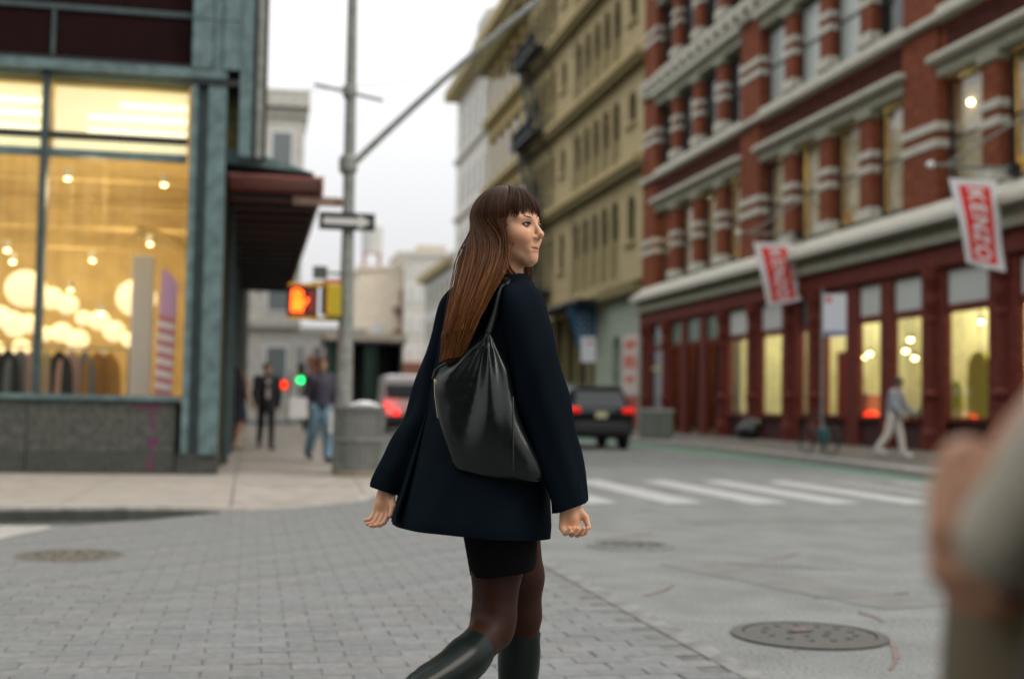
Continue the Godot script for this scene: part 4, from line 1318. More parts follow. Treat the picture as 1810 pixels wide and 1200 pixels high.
func shop_contents():
	var Z := -17.8
	# round paper lanterns, singly and in rows
	var glt := "paper lanterns in the corner shop"
	var nth := ["first", "second", "third", "fourth", "fifth", "sixth", "seventh", "eighth", "ninth", "tenth", "eleventh", "twelfth", "thirteenth", "last"]
	for q in [[Vector3(-1.75, 2.62, -20.0), 0.30, "single big round paper lantern beside the white shop pillar"], [Vector3(-3.35, 2.72, -20.2), 0.30, "round paper lantern touching the dark window mullion"]]:
		lantern(q[0], q[1], q[2], "")
	for rw in [[Vector3(-3.0, 2.60, -20.3), Vector3(-1.75, 1.98, -21.6), 7, "paper lantern in the row sloping down behind the right pane"], [Vector3(-3.6, 2.25, -20.6), Vector3(-2.75, 2.05, -21.4), 5, "paper lantern in the short lower row crossing the mullion"], [Vector3(-4.4, 2.62, -20.4), Vector3(-3.6, 2.2, -20.9), 5, "paper lantern in the row at the far left pane"], [Vector3(-5.6, 2.1, -20.5), Vector3(-3.6, 1.85, -21.5), 7, "paper lantern in the lowest row at the left edge"]]:
		for i in rw[2]:
			var v: float = float(i) / (rw[2] - 1)
			lantern(rw[0].lerp(rw[1], v) + Vector3(0, 0.05 * sin(i * 2.4), 0), 0.155 + 0.03 * sin(i * 1.9 + 1.0), "%s %s" % [nth[i], rw[3]], rw[3].replace("paper lantern", "paper lanterns"))
	# pillar and pink sign standing in the window
	var pi := thing("pillar", "white square pillar inside the corner shop window", "pillar", Vector3(-1.62, 0.32, -19.6))
	var pm := MB.new()
	pm.cbox(Vector3(0, 1.44, 0), Vector3(0.30, 2.88, 0.30), 0.01)
	obj("shaft", pm, M.white, pi)
	spanned("base", M.white, pi, -0.18, 0.18, -0.01, 0.1, -0.18, 0.18)
	var sg := thing("window_sign", "tall pink sign with white slanting bands in the corner shop window", "sign", Vector3(-1.20, 1.17, -18.05))
	var sm := MB.new()
	sm.prism(PackedVector2Array([Vector2(-0.115, 0), Vector2(0.115, 0), Vector2(0.155, 1.52), Vector2(0.07, 1.63), Vector2(-0.055, 1.72)]), Vector3.ZERO, Vector3.RIGHT, Vector3.UP, Vector3.FORWARD, 0.04)
	obj("board", sm, mat(lin(0.62, 0.34, 0.50), 0.6), sg)
	var lo := MB.new()
	lo.prism(PackedVector2Array([Vector2(-0.11, 0.01), Vector2(0.11, 0.01), Vector2(0.135, 1.05), Vector2(-0.08, 1.1)]), Vector3(0, 0, 0.002), Vector3.RIGHT, Vector3.UP, Vector3.BACK, 0.004)
	obj("lower_field", lo, mat(lin(0.58, 0.20, 0.20), 0.6), sg)
	for k in 6:
		var y := 0.08 + k * 0.165
		var bm := MB.new()
		bm.prism(PackedVector2Array([Vector2(-0.105, y + 0.03), Vector2(0.108 + y * 0.02, y - 0.02), Vector2(0.11 + y * 0.02, y + 0.055), Vector2(-0.10, y + 0.105)]), Vector3(0, 0, 0.007), Vector3.RIGHT, Vector3.UP, Vector3.BACK, 0.004)
		obj("white_band", bm, mat(lin(0.75, 0.68, 0.62), 0.6), sg)
	# rails of clothes
	var rng := RandomNumberGenerator.new()
	rng.seed = 21
	for r in 2:
		var x0: float = [-4.6, -7.6][r]
		var x1: float = [-1.85, -4.9][r]
		var rl := thing("clothes_rail", "steel clothes rail in the corner shop, %s" % ["behind the two rightmost panes" if r == 0 else "the one farther from the corner column"], "clothes rail", Vector3(0, 0.32, -20.2))
		var rm := MB.new()
		rm.rod(Vector3(x0, 1.55, 0), Vector3(x1, 1.55, 0), 0.015)
		obj("bar", rm, M.steel, rl)
		for x in [x0, x1]:
			var lm := MB.new()
			lm.rod(Vector3(x, 0, 0), Vector3(x, 1.55, 0), 0.015)
			obj("leg", lm, M.steel, rl)
			spanned("foot", M.steel, rl, x - 0.02, x + 0.02, -0.01, 0.03, -0.25, 0.25)
		var tones := [[[0.012, 0.012, 0.012], "black"], [[0.55, 0.47, 0.36], "cream"], [[0.5, 0.33, 0.27], "pale pink"], [[0.13, 0.15, 0.15], "grey"], [[0.42, 0.38, 0.2], "straw coloured"], [[0.36, 0.17, 0.02], "ochre"], [[0.012, 0.012, 0.014], "black"], [[0.45, 0.28, 0.22], "dusty pink"], [[0.06, 0.04, 0.03], "dark brown"], [[0.6, 0.55, 0.5], "off white"]]
		var x := x0 + 0.12
		var n := 0
		var order := [0, 1, 8, 2, 0, 6, 3, 2, 4, 0, 7, 3, 5, 5] if r == 0 else [3, 0, 9, 2, 6, 4, 1, 0, 8, 7, 3, 1, 0, 2]
		for oi in order:
			var tn: Array = tones[oi]
			var hgt := rng.randf_range(0.75, 1.1)
			var g := thing("garment", "%s garment, %s from the left on the corner shop's %s rail" % [tn[1], nth[n], "right" if r == 0 else "left"], "garment", Vector3(x, 1.87, -20.2), rng.randf_range(0.5, 1.35) * (1.0 if n % 2 else -1.0), "%s garments on the corner shop rails" % tn[1])
			var gm := MB.new()
			var rings := []
			for i in 7:
				var v := i / 6.0
				var wd: float = lerpf(0.03, 0.21, smoothstep(0.0, 0.22, v)) + 0.05 * v
				var ring := PackedVector3Array()
				for s in 12:
					var a := TAU * s / 12
					ring.append(Vector3(cos(a) * (0.03 + 0.03 * v + 0.012 * sin(a * 3.0 + n)), -0.06 - v * hgt, sin(a) * wd))
				rings.append(ring)
			gm.loft(rings)
			var gmat := mat(lin(tn[0][0], tn[0][1], tn[0][2]), 0.9)
			gmat.metallic_specular = 0.1
			obj("cloth", gm, gmat, g)
			var hk := MB.new()
			hk.rod(Vector3(0, -0.07, 0), Vector3(0, 0.02, 0), 0.006, 5)
			obj("hanger", hk, M.steel, g)
			x += (x1 - x0 - 0.2) / order.size()
			n += 1

func lantern(c: Vector3, r: float, label: String, group: String):
	var t := thing("paper_lantern", label, "lantern", c, 0.0, group)
	var m := MB.new()
	m.ball(Vector3.ZERO, Vector3(r, r * 0.92, r), Basis.IDENTITY, 10, 16)
	obj("shade", m, M.lantern, t)
	var w := MB.new()
	w.rod(Vector3(0, r * 0.9, 0), Vector3(0, 5.45 - c.y, 0), 0.002, 4)
	obj("cord", w, M.white, t)

# ------------------------------------------------------------------ buildings down the avenue
func block(called: String, label: String, m: Material, x0: float, x1: float, h: float, z0: float, z1: float, win: Array, side := 0.0) -> Node3D:
	# front faces +z at z0; win: [columns, storey, first sill, width, height, material]
	var t := thing(called, label, "building", Vector3((x0 + x1) / 2, 0.1, z0))
	var w := (x1 - x0) / 2
	spanned("wall", m, t, -w, w, 0, h, -(z0 - z1), 0)
	spanned("parapet", m, t, -w - 0.15, w + 0.15, h, h + 0.5, -(z0 - z1) - 0.15, 0.15)
	if win.size():
		var y: float = win[2]
		while y + win[4] < h - 0.4:
			for k in win[0]:
				var x: float = -w + (k + 0.5) * 2 * w / win[0]
				var f := spanned("window", M.white if m != M.white else M.greywhite, t, x - win[3] / 2 - 0.12, x + win[3] / 2 + 0.12, y - 0.12, y + win[4] + 0.12, 0.0, 0.07)
				spanned("pane", win[5], f, x - win[3] / 2, x + win[3] / 2, y, y + win[4], 0.02, 0.08)
			y += win[1]
	return t

func far_buildings():
	var gl := mat(lin(0.16, 0.19, 0.19), 0.15)
	# left side of the avenue beyond the canopy
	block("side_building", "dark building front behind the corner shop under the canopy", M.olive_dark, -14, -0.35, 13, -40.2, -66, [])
	var wb := block("white_building", "tall white building with cornice rising left of the street pole", M.cream, -10, 2.45, 17.4, -75, -96, [5, 4.1, 2.2, 1.1, 2.0, gl])
	spanned("cornice", M.pale, wb, -6.4, 6.5, 17.95, 18.9, -21, 0.5)
	spanned("string_course", M.pale, wb, -6.3, 6.3, 13.9, 14.2, -0.1, 0.2)
	spanned("string_course", M.pale, wb, -6.3, 6.3, 5.3, 5.7, -0.1, 0.3)
	block("low_building", "low pale building with a dark roof edge behind the walk signal", M.greywhite, 2.6, 8.6, 6.6, -104, -116, [4, 3.2, 1.0, 0.8, 1.4, gl])
	var sb := block("brick_house", "narrow salmon brick house beside the low pale building", M.salmon, 4.2, 6.0, 4.2, -101.5, -103.5, [1, 3.0, 1.0, 0.8, 1.6, gl])
	# end of the avenue
	var tb := block("party_wall_building", "blank tan building with a water tank behind the dark green shed", worn(lin(0.72, 0.62, 0.49), 0.9, 0.2, 0.8, "blotch", 0.012), 11.6, 16.6, 16.6, -150, -172, [])
	spanned("rust_stain_strip", M.salmon, tb, 2.15, 2.5, 3.0, 14.5, 0.0, 0.05)
	for y in [4.0, 6.6, 9.2, 11.8]: spanned("landing", worn(lin(0.25, 0.16, 0.11), 0.8, 0.5, 0.7, "blotch2", 0.03), tb, 1.5, 2.9, y, y + 0.6, 0.0, 0.8)
	for q in [[-1.2, 0.6, 6.6, 8.8], [-1.1, 0.5, 8.9, 10.4]]: spanned("window", gl if q[2] < 7 else M.greywhite, tb, q[0], q[1], q[2], q[3], 0.0, 0.12)
	spanned("shop_band", M.greywhite, tb, -4.0, 2.5, 4.4, 5.0, 0.0, 0.5)
	spanned("ground_floor", M.tan, tb, -3.4, 2.5, 0.0, 4.4, 0.01, 0.3)
	var wt := thing("water_tank", "pale roof water tank on dark legs above the tan building", "water tank", Vector3(13.4, 17.0, -155))
	var tm := MB.new()
	tm.lathe(Vector3(0, 2.2, 0), [[1.25, 0.0], [1.3, 3.2], [0.05, 4.4]], 18)
	obj("tank", tm, M.greywhite, wt)
	for q in [[-0.9, -0.9], [0.9, -0.9], [-0.9, 0.9], [0.9, 0.9]]: spanned("leg", M.salmon, wt, q[0] - 0.12, q[0] + 0.12, -0.05, 2.2, q[1] - 0.12, q[1] + 0.12)
	block("pale_building", "pale stepped building right of the tan blank wall", M.pale, 16.65, 20.8, 18.2, -148, -170, [3, 3.6, 2.4, 0.9, 1.7, M.greywhite])
	var rr := block("red_shop", "small red fronted shop below the pale buildings", M.salmon, 16.4, 18.9, 5.4, -144.5, -147.9, [1, 9.0, 1.0, 1.4, 2.2, M.greywhite])
	var gb := block("grey_building", "light grey row building with a sloping line of cornice next to the hair", M.greywhite, 17.9, 26, 15.0, -119.5, -140, [])
	spanned("cornice", M.ochre, gb, -4.9, -3.5, 14.2, 14.9, -20.5, 0.3)
	for y in [4.4, 8.0, 11.2]:
		for k in 6:
			var w := spanned("window", M.ochre_dark, gb, -4.12, -4.04, y, y + 2.0, -2.5 - k * 3.1, -1.5 - k * 3.1)
			spanned("sill", M.pale, w, -4.3, -4.05, y - 0.2, y, -2.7 - k * 3.1, -1.3 - k * 3.1)
	var tw := block("tall_building", "distant tall beige building with a pale blue window high up", M.tan, 27.0, 41.0, 30.6, -252, -270, [3, 7.5, 3.0, 3.2, 3.4, mat(lin(0.35, 0.45, 0.48), 0.3)])
	spanned("white_tank", M.white, tw, -1.0, 3.6, 24.5, 28.8, 0.1, 2.0)
	spanned("roof_house", M.tan, tw, -3.0, 2.5, 31.1, 32.6, -10, -1)
	# buildings that close the view behind
	block("far_block", "hazy pale block closing the far end of the avenue", M.greywhite, -8, 12, 9, -230, -250, [7, 3.4, 1.2, 1.4, 1.8, gl])

func near_block():
	# unseen block added across the side street to cut front light and reflections
	var t := thing("added_brick_block", "unseen dark brick block behind the photographer, added to shade the street", "building", Vector3(0, 0, 0))
	var m := worn(lin(0.10, 0.065, 0.05), 0.9, 0.5, 0.62, "blotch2", 0.03)
	spanned("wall", m, t, -34, 1.6, 0.13, 13, 7.0, 26)
	for fl in 3:
		for k in 9:
			var x := -0.6 - k * 3.6
			var w := spanned("window", M.frame_black, t, x - 1.4, x + 0.2, 1.0 + fl * 4.0, 3.6 + fl * 4.0, 6.93, 7.0)
			spanned("pane", M.glass_dark, w, x - 1.3, x + 0.1, 1.1 + fl * 4.0, 3.5 + fl * 4.0, 6.915, 6.926)
	spanned("cornice", M.stone_green, t, -34.2, 1.9, 13, 14, 6.4, 26)

# ------------------------------------------------------------------ vehicles
func wheel(t: Node, c: Vector3, r: float, w: float):
	var m := MB.new()
	m.loft([_ring(c + Vector3(-w / 2, 0, 0), r * 0.86), _ring(c + Vector3(-w / 2 + 0.02, 0, 0), r), _ring(c + Vector3(w / 2 - 0.02, 0, 0), r), _ring(c + Vector3(w / 2, 0, 0), r * 0.86)])
	var o := obj("wheel", m, M.black, t)
	var h := MB.new()
	h.loft([_ring(c + Vector3(-w / 2 - 0.012, 0, 0), r * 0.6), _ring(c + Vector3(w / 2 + 0.012, 0, 0), r * 0.6)])
	obj("rim", h, M.steel, o)
func _ring(c: Vector3, r: float) -> PackedVector3Array:
	var p := PackedVector3Array()
	for s in 20: p.append(c + Vector3(0, cos(TAU * s / 20) * r, sin(TAU * s / 20) * r))
	return p
# body skin from side stations: [z, half width low, half width belt, half width roof, y bottom, y belt, y roof]
func car_skin(st: Array) -> MB:
	var rings := []
	for s in st:
		var r := PackedVector3Array()
		var half := [Vector2(s[1] * 0.86, s[4]), Vector2(s[1], s[4] + 0.14), Vector2(s[2] * 1.01, (s[4] + s[5]) * 0.5 + 0.05), Vector2(s[2], s[5] - 0.05), Vector2(s[2] * 0.975, s[5]), Vector2(lerpf(s[2], s[3], 0.55), lerpf(s[5], s[6], 0.5)), Vector2(s[3] + 0.02, s[6] - 0.06), Vector2(s[3] * 0.9, s[6] - 0.005), Vector2(s[3] * 0.4, s[6] + 0.01)]
		for q in half: r.append(Vector3(q.x, q.y, s[0]))
		for i in range(half.size() - 1, -1, -1): r.append(Vector3(-half[i].x, half[i].y, s[0]))
		rings.append(r)
	var m := MB.new()
	m.loft(rings)
	return m

func vehicles():
	var red_lit := glow(Color(1.0, 0.10, 0.06), 2.2)
	var red_dim := mat(lin(0.30, 0.012, 0.01), 0.25)
	var t := thing("parked_suv", "dark green-black sport utility vehicle seen from behind on the avenue", "car", Vector3(9.33, 0, -34.4), -0.05)
	var paint := mat(lin(0.010, 0.017, 0.016), 0.3)
	paint.clearcoat_enabled = true; paint.metallic_specular = 0.3; paint.clearcoat = 0.15; paint.clearcoat_roughness = 0.1
	var body := car_skin([[0.02, 0.84, 0.88, 0.60, 0.42, 0.95, 1.02], [-0.10, 0.93, 0.95, 0.66, 0.32, 1.04, 1.12], [-0.35, 0.95, 0.96, 0.68, 0.30, 1.06, 1.66], [-0.7, 0.96, 0.97, 0.70, 0.30, 1.07, 1.73], [-1.9, 0.96, 0.97, 0.71, 0.30, 1.07, 1.76], [-2.6, 0.96, 0.97, 0.69, 0.30, 1.06, 1.70], [-3.3, 0.96, 0.96, 0.66, 0.30, 1.05, 1.16], [-4.4, 0.94, 0.92, 0.6, 0.32, 0.98, 1.02], [-4.7, 0.8, 0.78, 0.5, 0.45, 0.8, 0.86]])
	obj("body", body, paint, t)
	# rear window, lamps, plate, bumper
	var rw := MB.new()
	rw.quad(Vector3(-0.70, 1.12, -0.135), Vector3(0.70, 1.12, -0.135), Vector3(0.62, 1.57, -0.335), Vector3(-0.62, 1.57, -0.335), Vector3(0, 0.4, 1).normalized())
	rw.V = _shift(rw.V, Vector3(0, 0.03, 0.045))
	obj("rear_window", rw, M.glass_dark, t)
	var sp := MB.new()
	sp.cbox(Vector3(0, 1.69, -0.33), Vector3(1.26, 0.05, 0.26), 0.02)
	obj("spoiler", sp, paint, t)
	for s in [-1.0, 1.0]:
		var lm := MB.new()
		lm.cbox(Vector3(s * 0.76, 1.07, -0.02), Vector3(0.34, 0.15, 0.24), 0.04)
		obj("tail_light", lm, glow(Color(1.0, 0.08, 0.05), 0.28), t)
		var rf := MB.new()
		rf.cbox(Vector3(s * 0.66, 0.55, 0.06), Vector3(0.24, 0.06, 0.03), 0.01)
		obj("reflector", rf, red_dim, t)
		for z in [-0.95, -3.75]: wheel(t, Vector3(s * 0.83, 0.37, z), 0.37, 0.25)
		# side windows
		var sw := MB.new()
		sw.quad(Vector3(s * 0.955, 1.10, -0.75), Vector3(s * 0.955, 1.10, -3.0), Vector3(s * 0.77, 1.58, -2.5), Vector3(s * 0.76, 1.60, -0.75), Vector3(s, 0.35, 0).normalized())
		sw.V = _shift(sw.V, Vector3(s * 0.02, 0, 0))
		obj("side_window", sw, M.glass_dark, t)
		var mi := MB.new()
		mi.cbox(Vector3(s * 1.06, 1.13, -2.9), Vector3(0.2, 0.15, 0.1), 0.03)
		obj("mirror", mi, paint, t)
		var rr := MB.new()
		rr.rod(Vector3(s * 0.62, 1.78, -0.6), Vector3(s * 0.62, 1.79, -2.3), 0.025)
		obj("roof_rail", rr, M.steel, t)
	var bp := MB.new()
	bp.cbox(Vector3(0, 0.58, 0.03), Vector3(1.74, 0.32, 0.16), 0.05)
	obj("bumper", bp, M.black, t)
	spanned("number_plate", mat(lin(0.55, 0.50, 0.30), 0.5), t, -0.16, 0.16, 0.86, 1.02, 0.02, 0.035)
	spanned("plate_bar", M.steel, t, -0.36, 0.36, 1.045, 1.085, 0.015, 0.04)
	# white van ahead in the left lane
	var v := thing("white_van", "white van with lit red tail lamps half hidden behind the walking woman", "van", Vector3(5.95, 0, -51.0), -0.03)
	var vb := car_skin([[0.0, 0.92, 0.94, 0.84, 0.45, 1.25, 2.22], [-0.15, 0.97, 0.98, 0.88, 0.40, 1.30, 2.30], [-3.4, 0.97, 0.98, 0.88, 0.40, 1.30, 2.32], [-4.0, 0.96, 0.97, 0.8, 0.40, 1.28, 1.9], [-4.9, 0.92, 0.92, 0.7, 0.42, 1.1, 1.15]])
	var wp := mat(lin(0.75, 0.75, 0.75), 0.35)
	obj("body", vb, wp, v)
	var vw := MB.new()
	vw.cbox(Vector3(0, 1.66, 0.0), Vector3(1.72, 0.58, 0.08), 0.04)
	obj("rear_window", vw, M.glass_dark, v)
	var vbm := MB.new()
	vbm.cbox(Vector3(0, 0.52, 0.05), Vector3(1.86, 0.42, 0.2), 0.06)
	obj("bumper", vbm, M.black, v)
	spanned("number_plate", mat(lin(0.5, 0.45, 0.25), 0.5), v, -0.16, 0.16, 0.78, 0.94, 0.05, 0.17)
	for s in [-1.0, 1.0]:
		var lm := MB.new()
		lm.cbox(Vector3(s * 0.84, 1.0, 0.0), Vector3(0.2, 0.34, 0.12), 0.04)
		obj("tail_light", lm, glow(Color(1.0, 0.16, 0.12), 0.9), v)
		for z in [-0.8, -4.0]: wheel(v, Vector3(s * 0.84, 0.36, z), 0.36, 0.24)
		var mr := MB.new()
		mr.cbox(Vector3(s * 1.1, 1.45, -3.9), Vector3(0.2, 0.3, 0.1), 0.03)
		obj("mirror", mr, M.black, v)
	var bl := MB.new()
	bl.ball(Vector3(-0.45, 0.82, 0.14), Vector3(0.12, 0.1, 0.05))
	obj("brake_light", bl, red_lit, v)
	omni(v, Vector3(-0.8, 1.0, 0.35), Color(1.0, 0.12, 0.07), 0.15, 0.1)

func _shift(v: PackedVector3Array, d: Vector3) -> PackedVector3Array:
	var o := PackedVector3Array()
	for p in v: o.append(p + d)
	return o

# ------------------------------------------------------------------ street furniture
func furniture():
	# lamp post with a long mast arm, on the near corner
	var p := thing("lamp_post", "tall grey street pole with long diagonal arm on the near corner", "street pole", Vector3(1.24, 0.13, -18.3))
	var sh := MB.new()
	sh.tube([Vector3(0, 0, 0), Vector3(0, 0.9, 0), Vector3(0, 1.0, 0), Vector3(0, 3.5, 0), Vector3(-0.03, 9.5, 0)], [0.15, 0.145, 0.118, 0.085, 0.055], 16)
	obj("shaft", sh, M.steel, p)
	var co := MB.new()
	co.lathe(Vector3(-0.02, 4.20, 0), [[0.09, 0.0], [0.13, 0.06], [0.13, 0.22], [0.09, 0.28]], 16)
	obj("collar", co, M.steel, p)
	var arm := MB.new()
	var pa := []
	for i in 12:
		var v := i / 11.0
		pa.append(Vector3(0.05 + 4.6 * v, 4.36 + 4.9 * v - 0.75 * v * v, 0))
	arm.tube(pa, [0.052, 0.05, 0.05, 0.049, 0.048, 0.047, 0.046, 0.045, 0.044, 0.043, 0.042, 0.04], 10)
	obj("mast_arm", arm, M.steel, p)
	var cb := MB.new()
	cb.rod(Vector3(-0.53, 5.37, 0.36), Vector3(0.47, 5.37, -0.34), 0.026)
	obj("cross_bar", cb, M.steel, p)
	var cc := MB.new()
	cc.lathe(Vector3(-0.025, 5.28, 0), [[0.075, 0.0], [0.10, 0.05], [0.10, 0.16], [0.075, 0.2]], 14)
	obj("collar", cc, M.steel, p)
	# arrow sign
	var s := thing("arrow_sign", "small black road sign with a white arrow on the street pole", "road sign", Vector3(1.215, 3.65, -18.18))
	var sm := MB.new()
	sm.cbox(Vector3.ZERO, Vector3(0.78, 0.25, 0.012), 0.004)
	obj("plate", sm, M.black, s)
	var am := MB.new()
	am.prism(PackedVector2Array([Vector2(-0.33, -0.045), Vector2(0.16, -0.045), Vector2(0.16, -0.10), Vector2(0.33, 0.0), Vector2(0.16, 0.10), Vector2(0.16, 0.045), Vector2(-0.33, 0.045)]), Vector3(0, 0, 0.007), Vector3.RIGHT, Vector3.UP, Vector3.BACK, 0.003)
	obj("arrow", am, mat(lin(0.50, 0.50, 0.46), 0.6), s)
	spanned("clamp", M.steel, s, -0.05, 0.05, -0.06, 0.06, -0.04, -0.007)
	# brown street name blade
	var n := thing("street_name_sign", "long brown street name blade above the arrow sign", "road sign", Vector3(0.80, 3.93, -18.3))
	var nm := MB.new()
	nm.cbox(Vector3.ZERO, Vector3(0.68, 0.13, 0.02), 0.004)
	obj("blade", nm, mat(lin(0.20, 0.11, 0.075), 0.5), n)
	for k in 7:
		spanned("letter_block", mat(lin(0.36, 0.25, 0.19), 0.6), n, -0.22 + k * 0.065, -0.18 + k * 0.065, -0.03, 0.03, 0.011, 0.014)
	spanned("bracket", M.steel, n, 0.34, 0.40, -0.04, 0.04, -0.03, 0.03)
	# walk signal and its twin in yellow housings
	var g := thing("pedestrian_signal", "pedestrian signal with an orange lit hand on the street pole", "pedestrian signal", Vector3(0.63, 2.51, -18.2))
	var gm := MB.new()
	gm.cbox(Vector3(0, 0, -0.1), Vector3(0.42, 0.44, 0.2), 0.02)
	obj("housing", gm, M.black, g)
	for q in [[0.24, -0.22], [-0.22, -0.22]]:
		spanned("yellow_rim", mat(lin(0.42, 0.30, 0.01), 0.5), g, -0.2, 0.42, q[0] - 0.02, q[0] + 0.01, -0.2, 0.03)
	# hand: palm, four fingers, thumb
	var hm := MB.new()
	hm.cbox(Vector3(-0.075, -0.06, 0.012), Vector3(0.16, 0.16, 0.012), 0.004)
	for k in 4: hm.cbox(Vector3(-0.135 + k * 0.04, 0.08 + 0.02 * sin(k * 1.2), 0.012), Vector3(0.032, 0.15, 0.012), 0.004)
	hm.cbox(Vector3(0.035, -0.01, 0.012), Vector3(0.034, 0.12, 0.012), 0.004, Basis(Vector3.BACK, -0.6))
	obj("lit_hand_signal", hm, glow(Color(1.0, 0.30, 0.04), 4.5), g)
	var rm := MB.new()
	rm.cbox(Vector3(0.14, 0, 0.01), Vector3(0.11, 0.34, 0.012), 0.004)
	obj("dark_lens", rm, mat(lin(0.09, 0.03, 0.02), 0.3), g)
	omni(g, Vector3(-0.05, 0, 0.12), Color(1.0, 0.32, 0.05), 0.12, 0.1)
	var y := thing("pedestrian_signal", "yellow signal housing turned away, tight against the street pole", "pedestrian signal", Vector3(1.05, 2.53, -18.25))
	var ym := MB.new()
	ym.cbox(Vector3.ZERO, Vector3(0.21, 0.46, 0.34), 0.03)
	obj("housing", ym, mat(lin(0.40, 0.30, 0.006), 0.45), y)
	spanned("visor", M.black, y, -0.16, -0.105, -0.18, 0.18, -0.15, 0.15)
	for q in [0.25, -0.25]: spanned("bracket", mat(lin(0.38, 0.29, 0.02), 0.5), y, -0.3, 0.16, q - 0.025, q + 0.02, -0.05, 0.0)
	spanned("top_cap", mat(lin(0.45, 0.14, 0.09), 0.5), y, -0.12, 0.09, 0.235, 0.30, -0.1, 0.1)
	var d := thing("dark_sign", "small dark square sign above the yellow signal housing", "road sign", Vector3(0.865, 2.93, -18.28))
	var dm := MB.new()
	dm.cbox(Vector3.ZERO, Vector3(0.20, 0.18, 0.02), 0.006)
	obj("plate", dm, mat(lin(0.06, 0.07, 0.06), 0.5), d)
	spanned("arm", M.steel, d, 0.1, 0.3, -0.02, 0.02, -0.03, 0.01)
	# litter basket before the pole
	var b := thing("litter_basket", "round grey steel litter basket in front of the street pole", "litter basket", Vector3(1.44, 0.13, -17.85))
	var bm := MB.new()
	bm.lathe(Vector3.ZERO, [[0.27, 0.06], [0.325, 0.94], [0.31, 0.94], [0.26, 0.08]], 28)
	obj("liner", bm, worn(lin(0.24, 0.235, 0.22), 0.6, 1.5, 0.6, "blotch", 0.012), b)
	for k in 30:
		var a := TAU * k / 30
		var sl := MB.new()
		sl.tube([Vector3(cos(a) * 0.285, 0.05, sin(a) * 0.285), Vector3(cos(a) * 0.345, 0.95, sin(a) * 0.345)], [0.012, 0.012], 5)
		obj("slat", sl, M.steel, b)
	for q in [[0.355, 0.93], [0.29, 0.07], [0.325, 0.5]]:
		var hp := MB.new()
		hp.lathe(Vector3(0, q[1], 0), [[q[0] - 0.01, -0.02], [q[0] + 0.01, -0.02], [q[0] + 0.01, 0.02], [q[0] - 0.01, 0.02]], 28)
		obj("hoop", hp, M.steel, b)
	var ft := MB.new()
	ft.lathe(Vector3.ZERO, [[0.36, 0.0], [0.36, 0.05], [0.3, 0.07]], 28)
	obj("foot_ring", ft, mat(lin(0.16, 0.13, 0.08), 0.8), b)
	var bag := MB.new()
	for i in 5: bag.ball(Vector3(0.07 * cos(i * 1.5) + 0.05, 0.95 + 0.02 * (i % 2), 0.1 * sin(i * 1.5)), Vector3(0.14, 0.05, 0.12))
	obj("white_bag", bag, mat(lin(0.62, 0.62, 0.62), 0.5), b)
	# dark green shed over the sidewalk
	var k := thing("sidewalk_shed", "dark green sidewalk shed with black opening behind the street pole", "shed", Vector3(4.4, 0, -62.0))
	var gr := worn(lin(0.008, 0.055, 0.030), 0.5, 0.5, 0.75, "blotch2", 0.03)
	for q in [[-0.95, 0.75], [0.72, 0.42]]:
		spanned("green_panel", gr, k, q[0], q[0] + q[1], 0.0, 4.0, -0.1, 0.0)
	spanned("roof_board", M.black, k, -1.15, 2.65, 4.0, 4.15, -4.0, 0.3)
	spanned("fascia", M.tan, k, -1.2, 2.7, 4.15, 4.5, -4.0, 0.32)
	spanned("back_board", M.black, k, -0.95, 2.5, 0.0, 4.0, -4.0, -3.9)
	spanned("side_board", gr, k, -0.95, -0.9, 0.0, 4.0, -3.9, -0.11)
	spanned("side_board", M.black, k, 2.4, 2.45, 0.0, 4.0, -3.9, -0.11)
	for x in [-0.15, 1.2, 2.42]: spanned("post", gr, k, x, x + 0.12, 0.0, 4.0, 0.01, 0.12)
	# green traffic light far down the avenue
	var tl := thing("traffic_light", "distant traffic light showing green between the walkers", "traffic light", Vector3(2.42, 0.0, -70.0))
	var tm := MB.new()
	tm.rod(Vector3(0, 0, 0), Vector3(0, 3.4, 0), 0.07)
	obj("post", tm, M.steel, tl)
	var th := MB.new()
	th.cbox(Vector3(0, 2.72, 0.1), Vector3(0.36, 1.1, 0.3), 0.04)
	obj("housing", th, M.black, tl)
	var gl := MB.new()
	gl.ball(Vector3(0, 2.36, 0.27), Vector3(0.17, 0.17, 0.05))
	obj("green_light", gl, glow(Color(0.10, 1.0, 0.55), 1.3), tl)
	for yy in [2.72, 3.06]:
		var dl := MB.new()
		dl.ball(Vector3(0, yy, 0.26), Vector3(0.14, 0.14, 0.04))
		obj("dark_lens", dl, M.dark_in, tl)
	omni(tl, Vector3(0, 2.36, 0.5), Color(0.12, 1.0, 0.55), 0.2, 0.1)
	var o2 := thing("pedestrian_signal", "far orange signal glowing behind the man in the dark suit", "pedestrian signal", Vector3(1.35, 0.13, -62.0))
	var om := MB.new()
	om.rod(Vector3(0.3, 0, 0), Vector3(0.3, 2.5, 0), 0.06)
	obj("post", om, M.steel, o2)
	var oh := MB.new()
	oh.cbox(Vector3(0.05, 1.85, 0), Vector3(0.42, 0.45, 0.2), 0.03)
	obj("housing", oh, M.black, o2)
	var ol := MB.new()
	ol.cbox(Vector3(0.03, 1.85, 0.11), Vector3(0.26, 0.34, 0.02), 0.005)
	obj("lit_signal", ol, glow(Color(1.0, 0.22, 0.04), 1.2), o2)
	omni(o2, Vector3(0.03, 1.85, 0.3), Color(1.0, 0.25, 0.05), 0.08, 0.1)
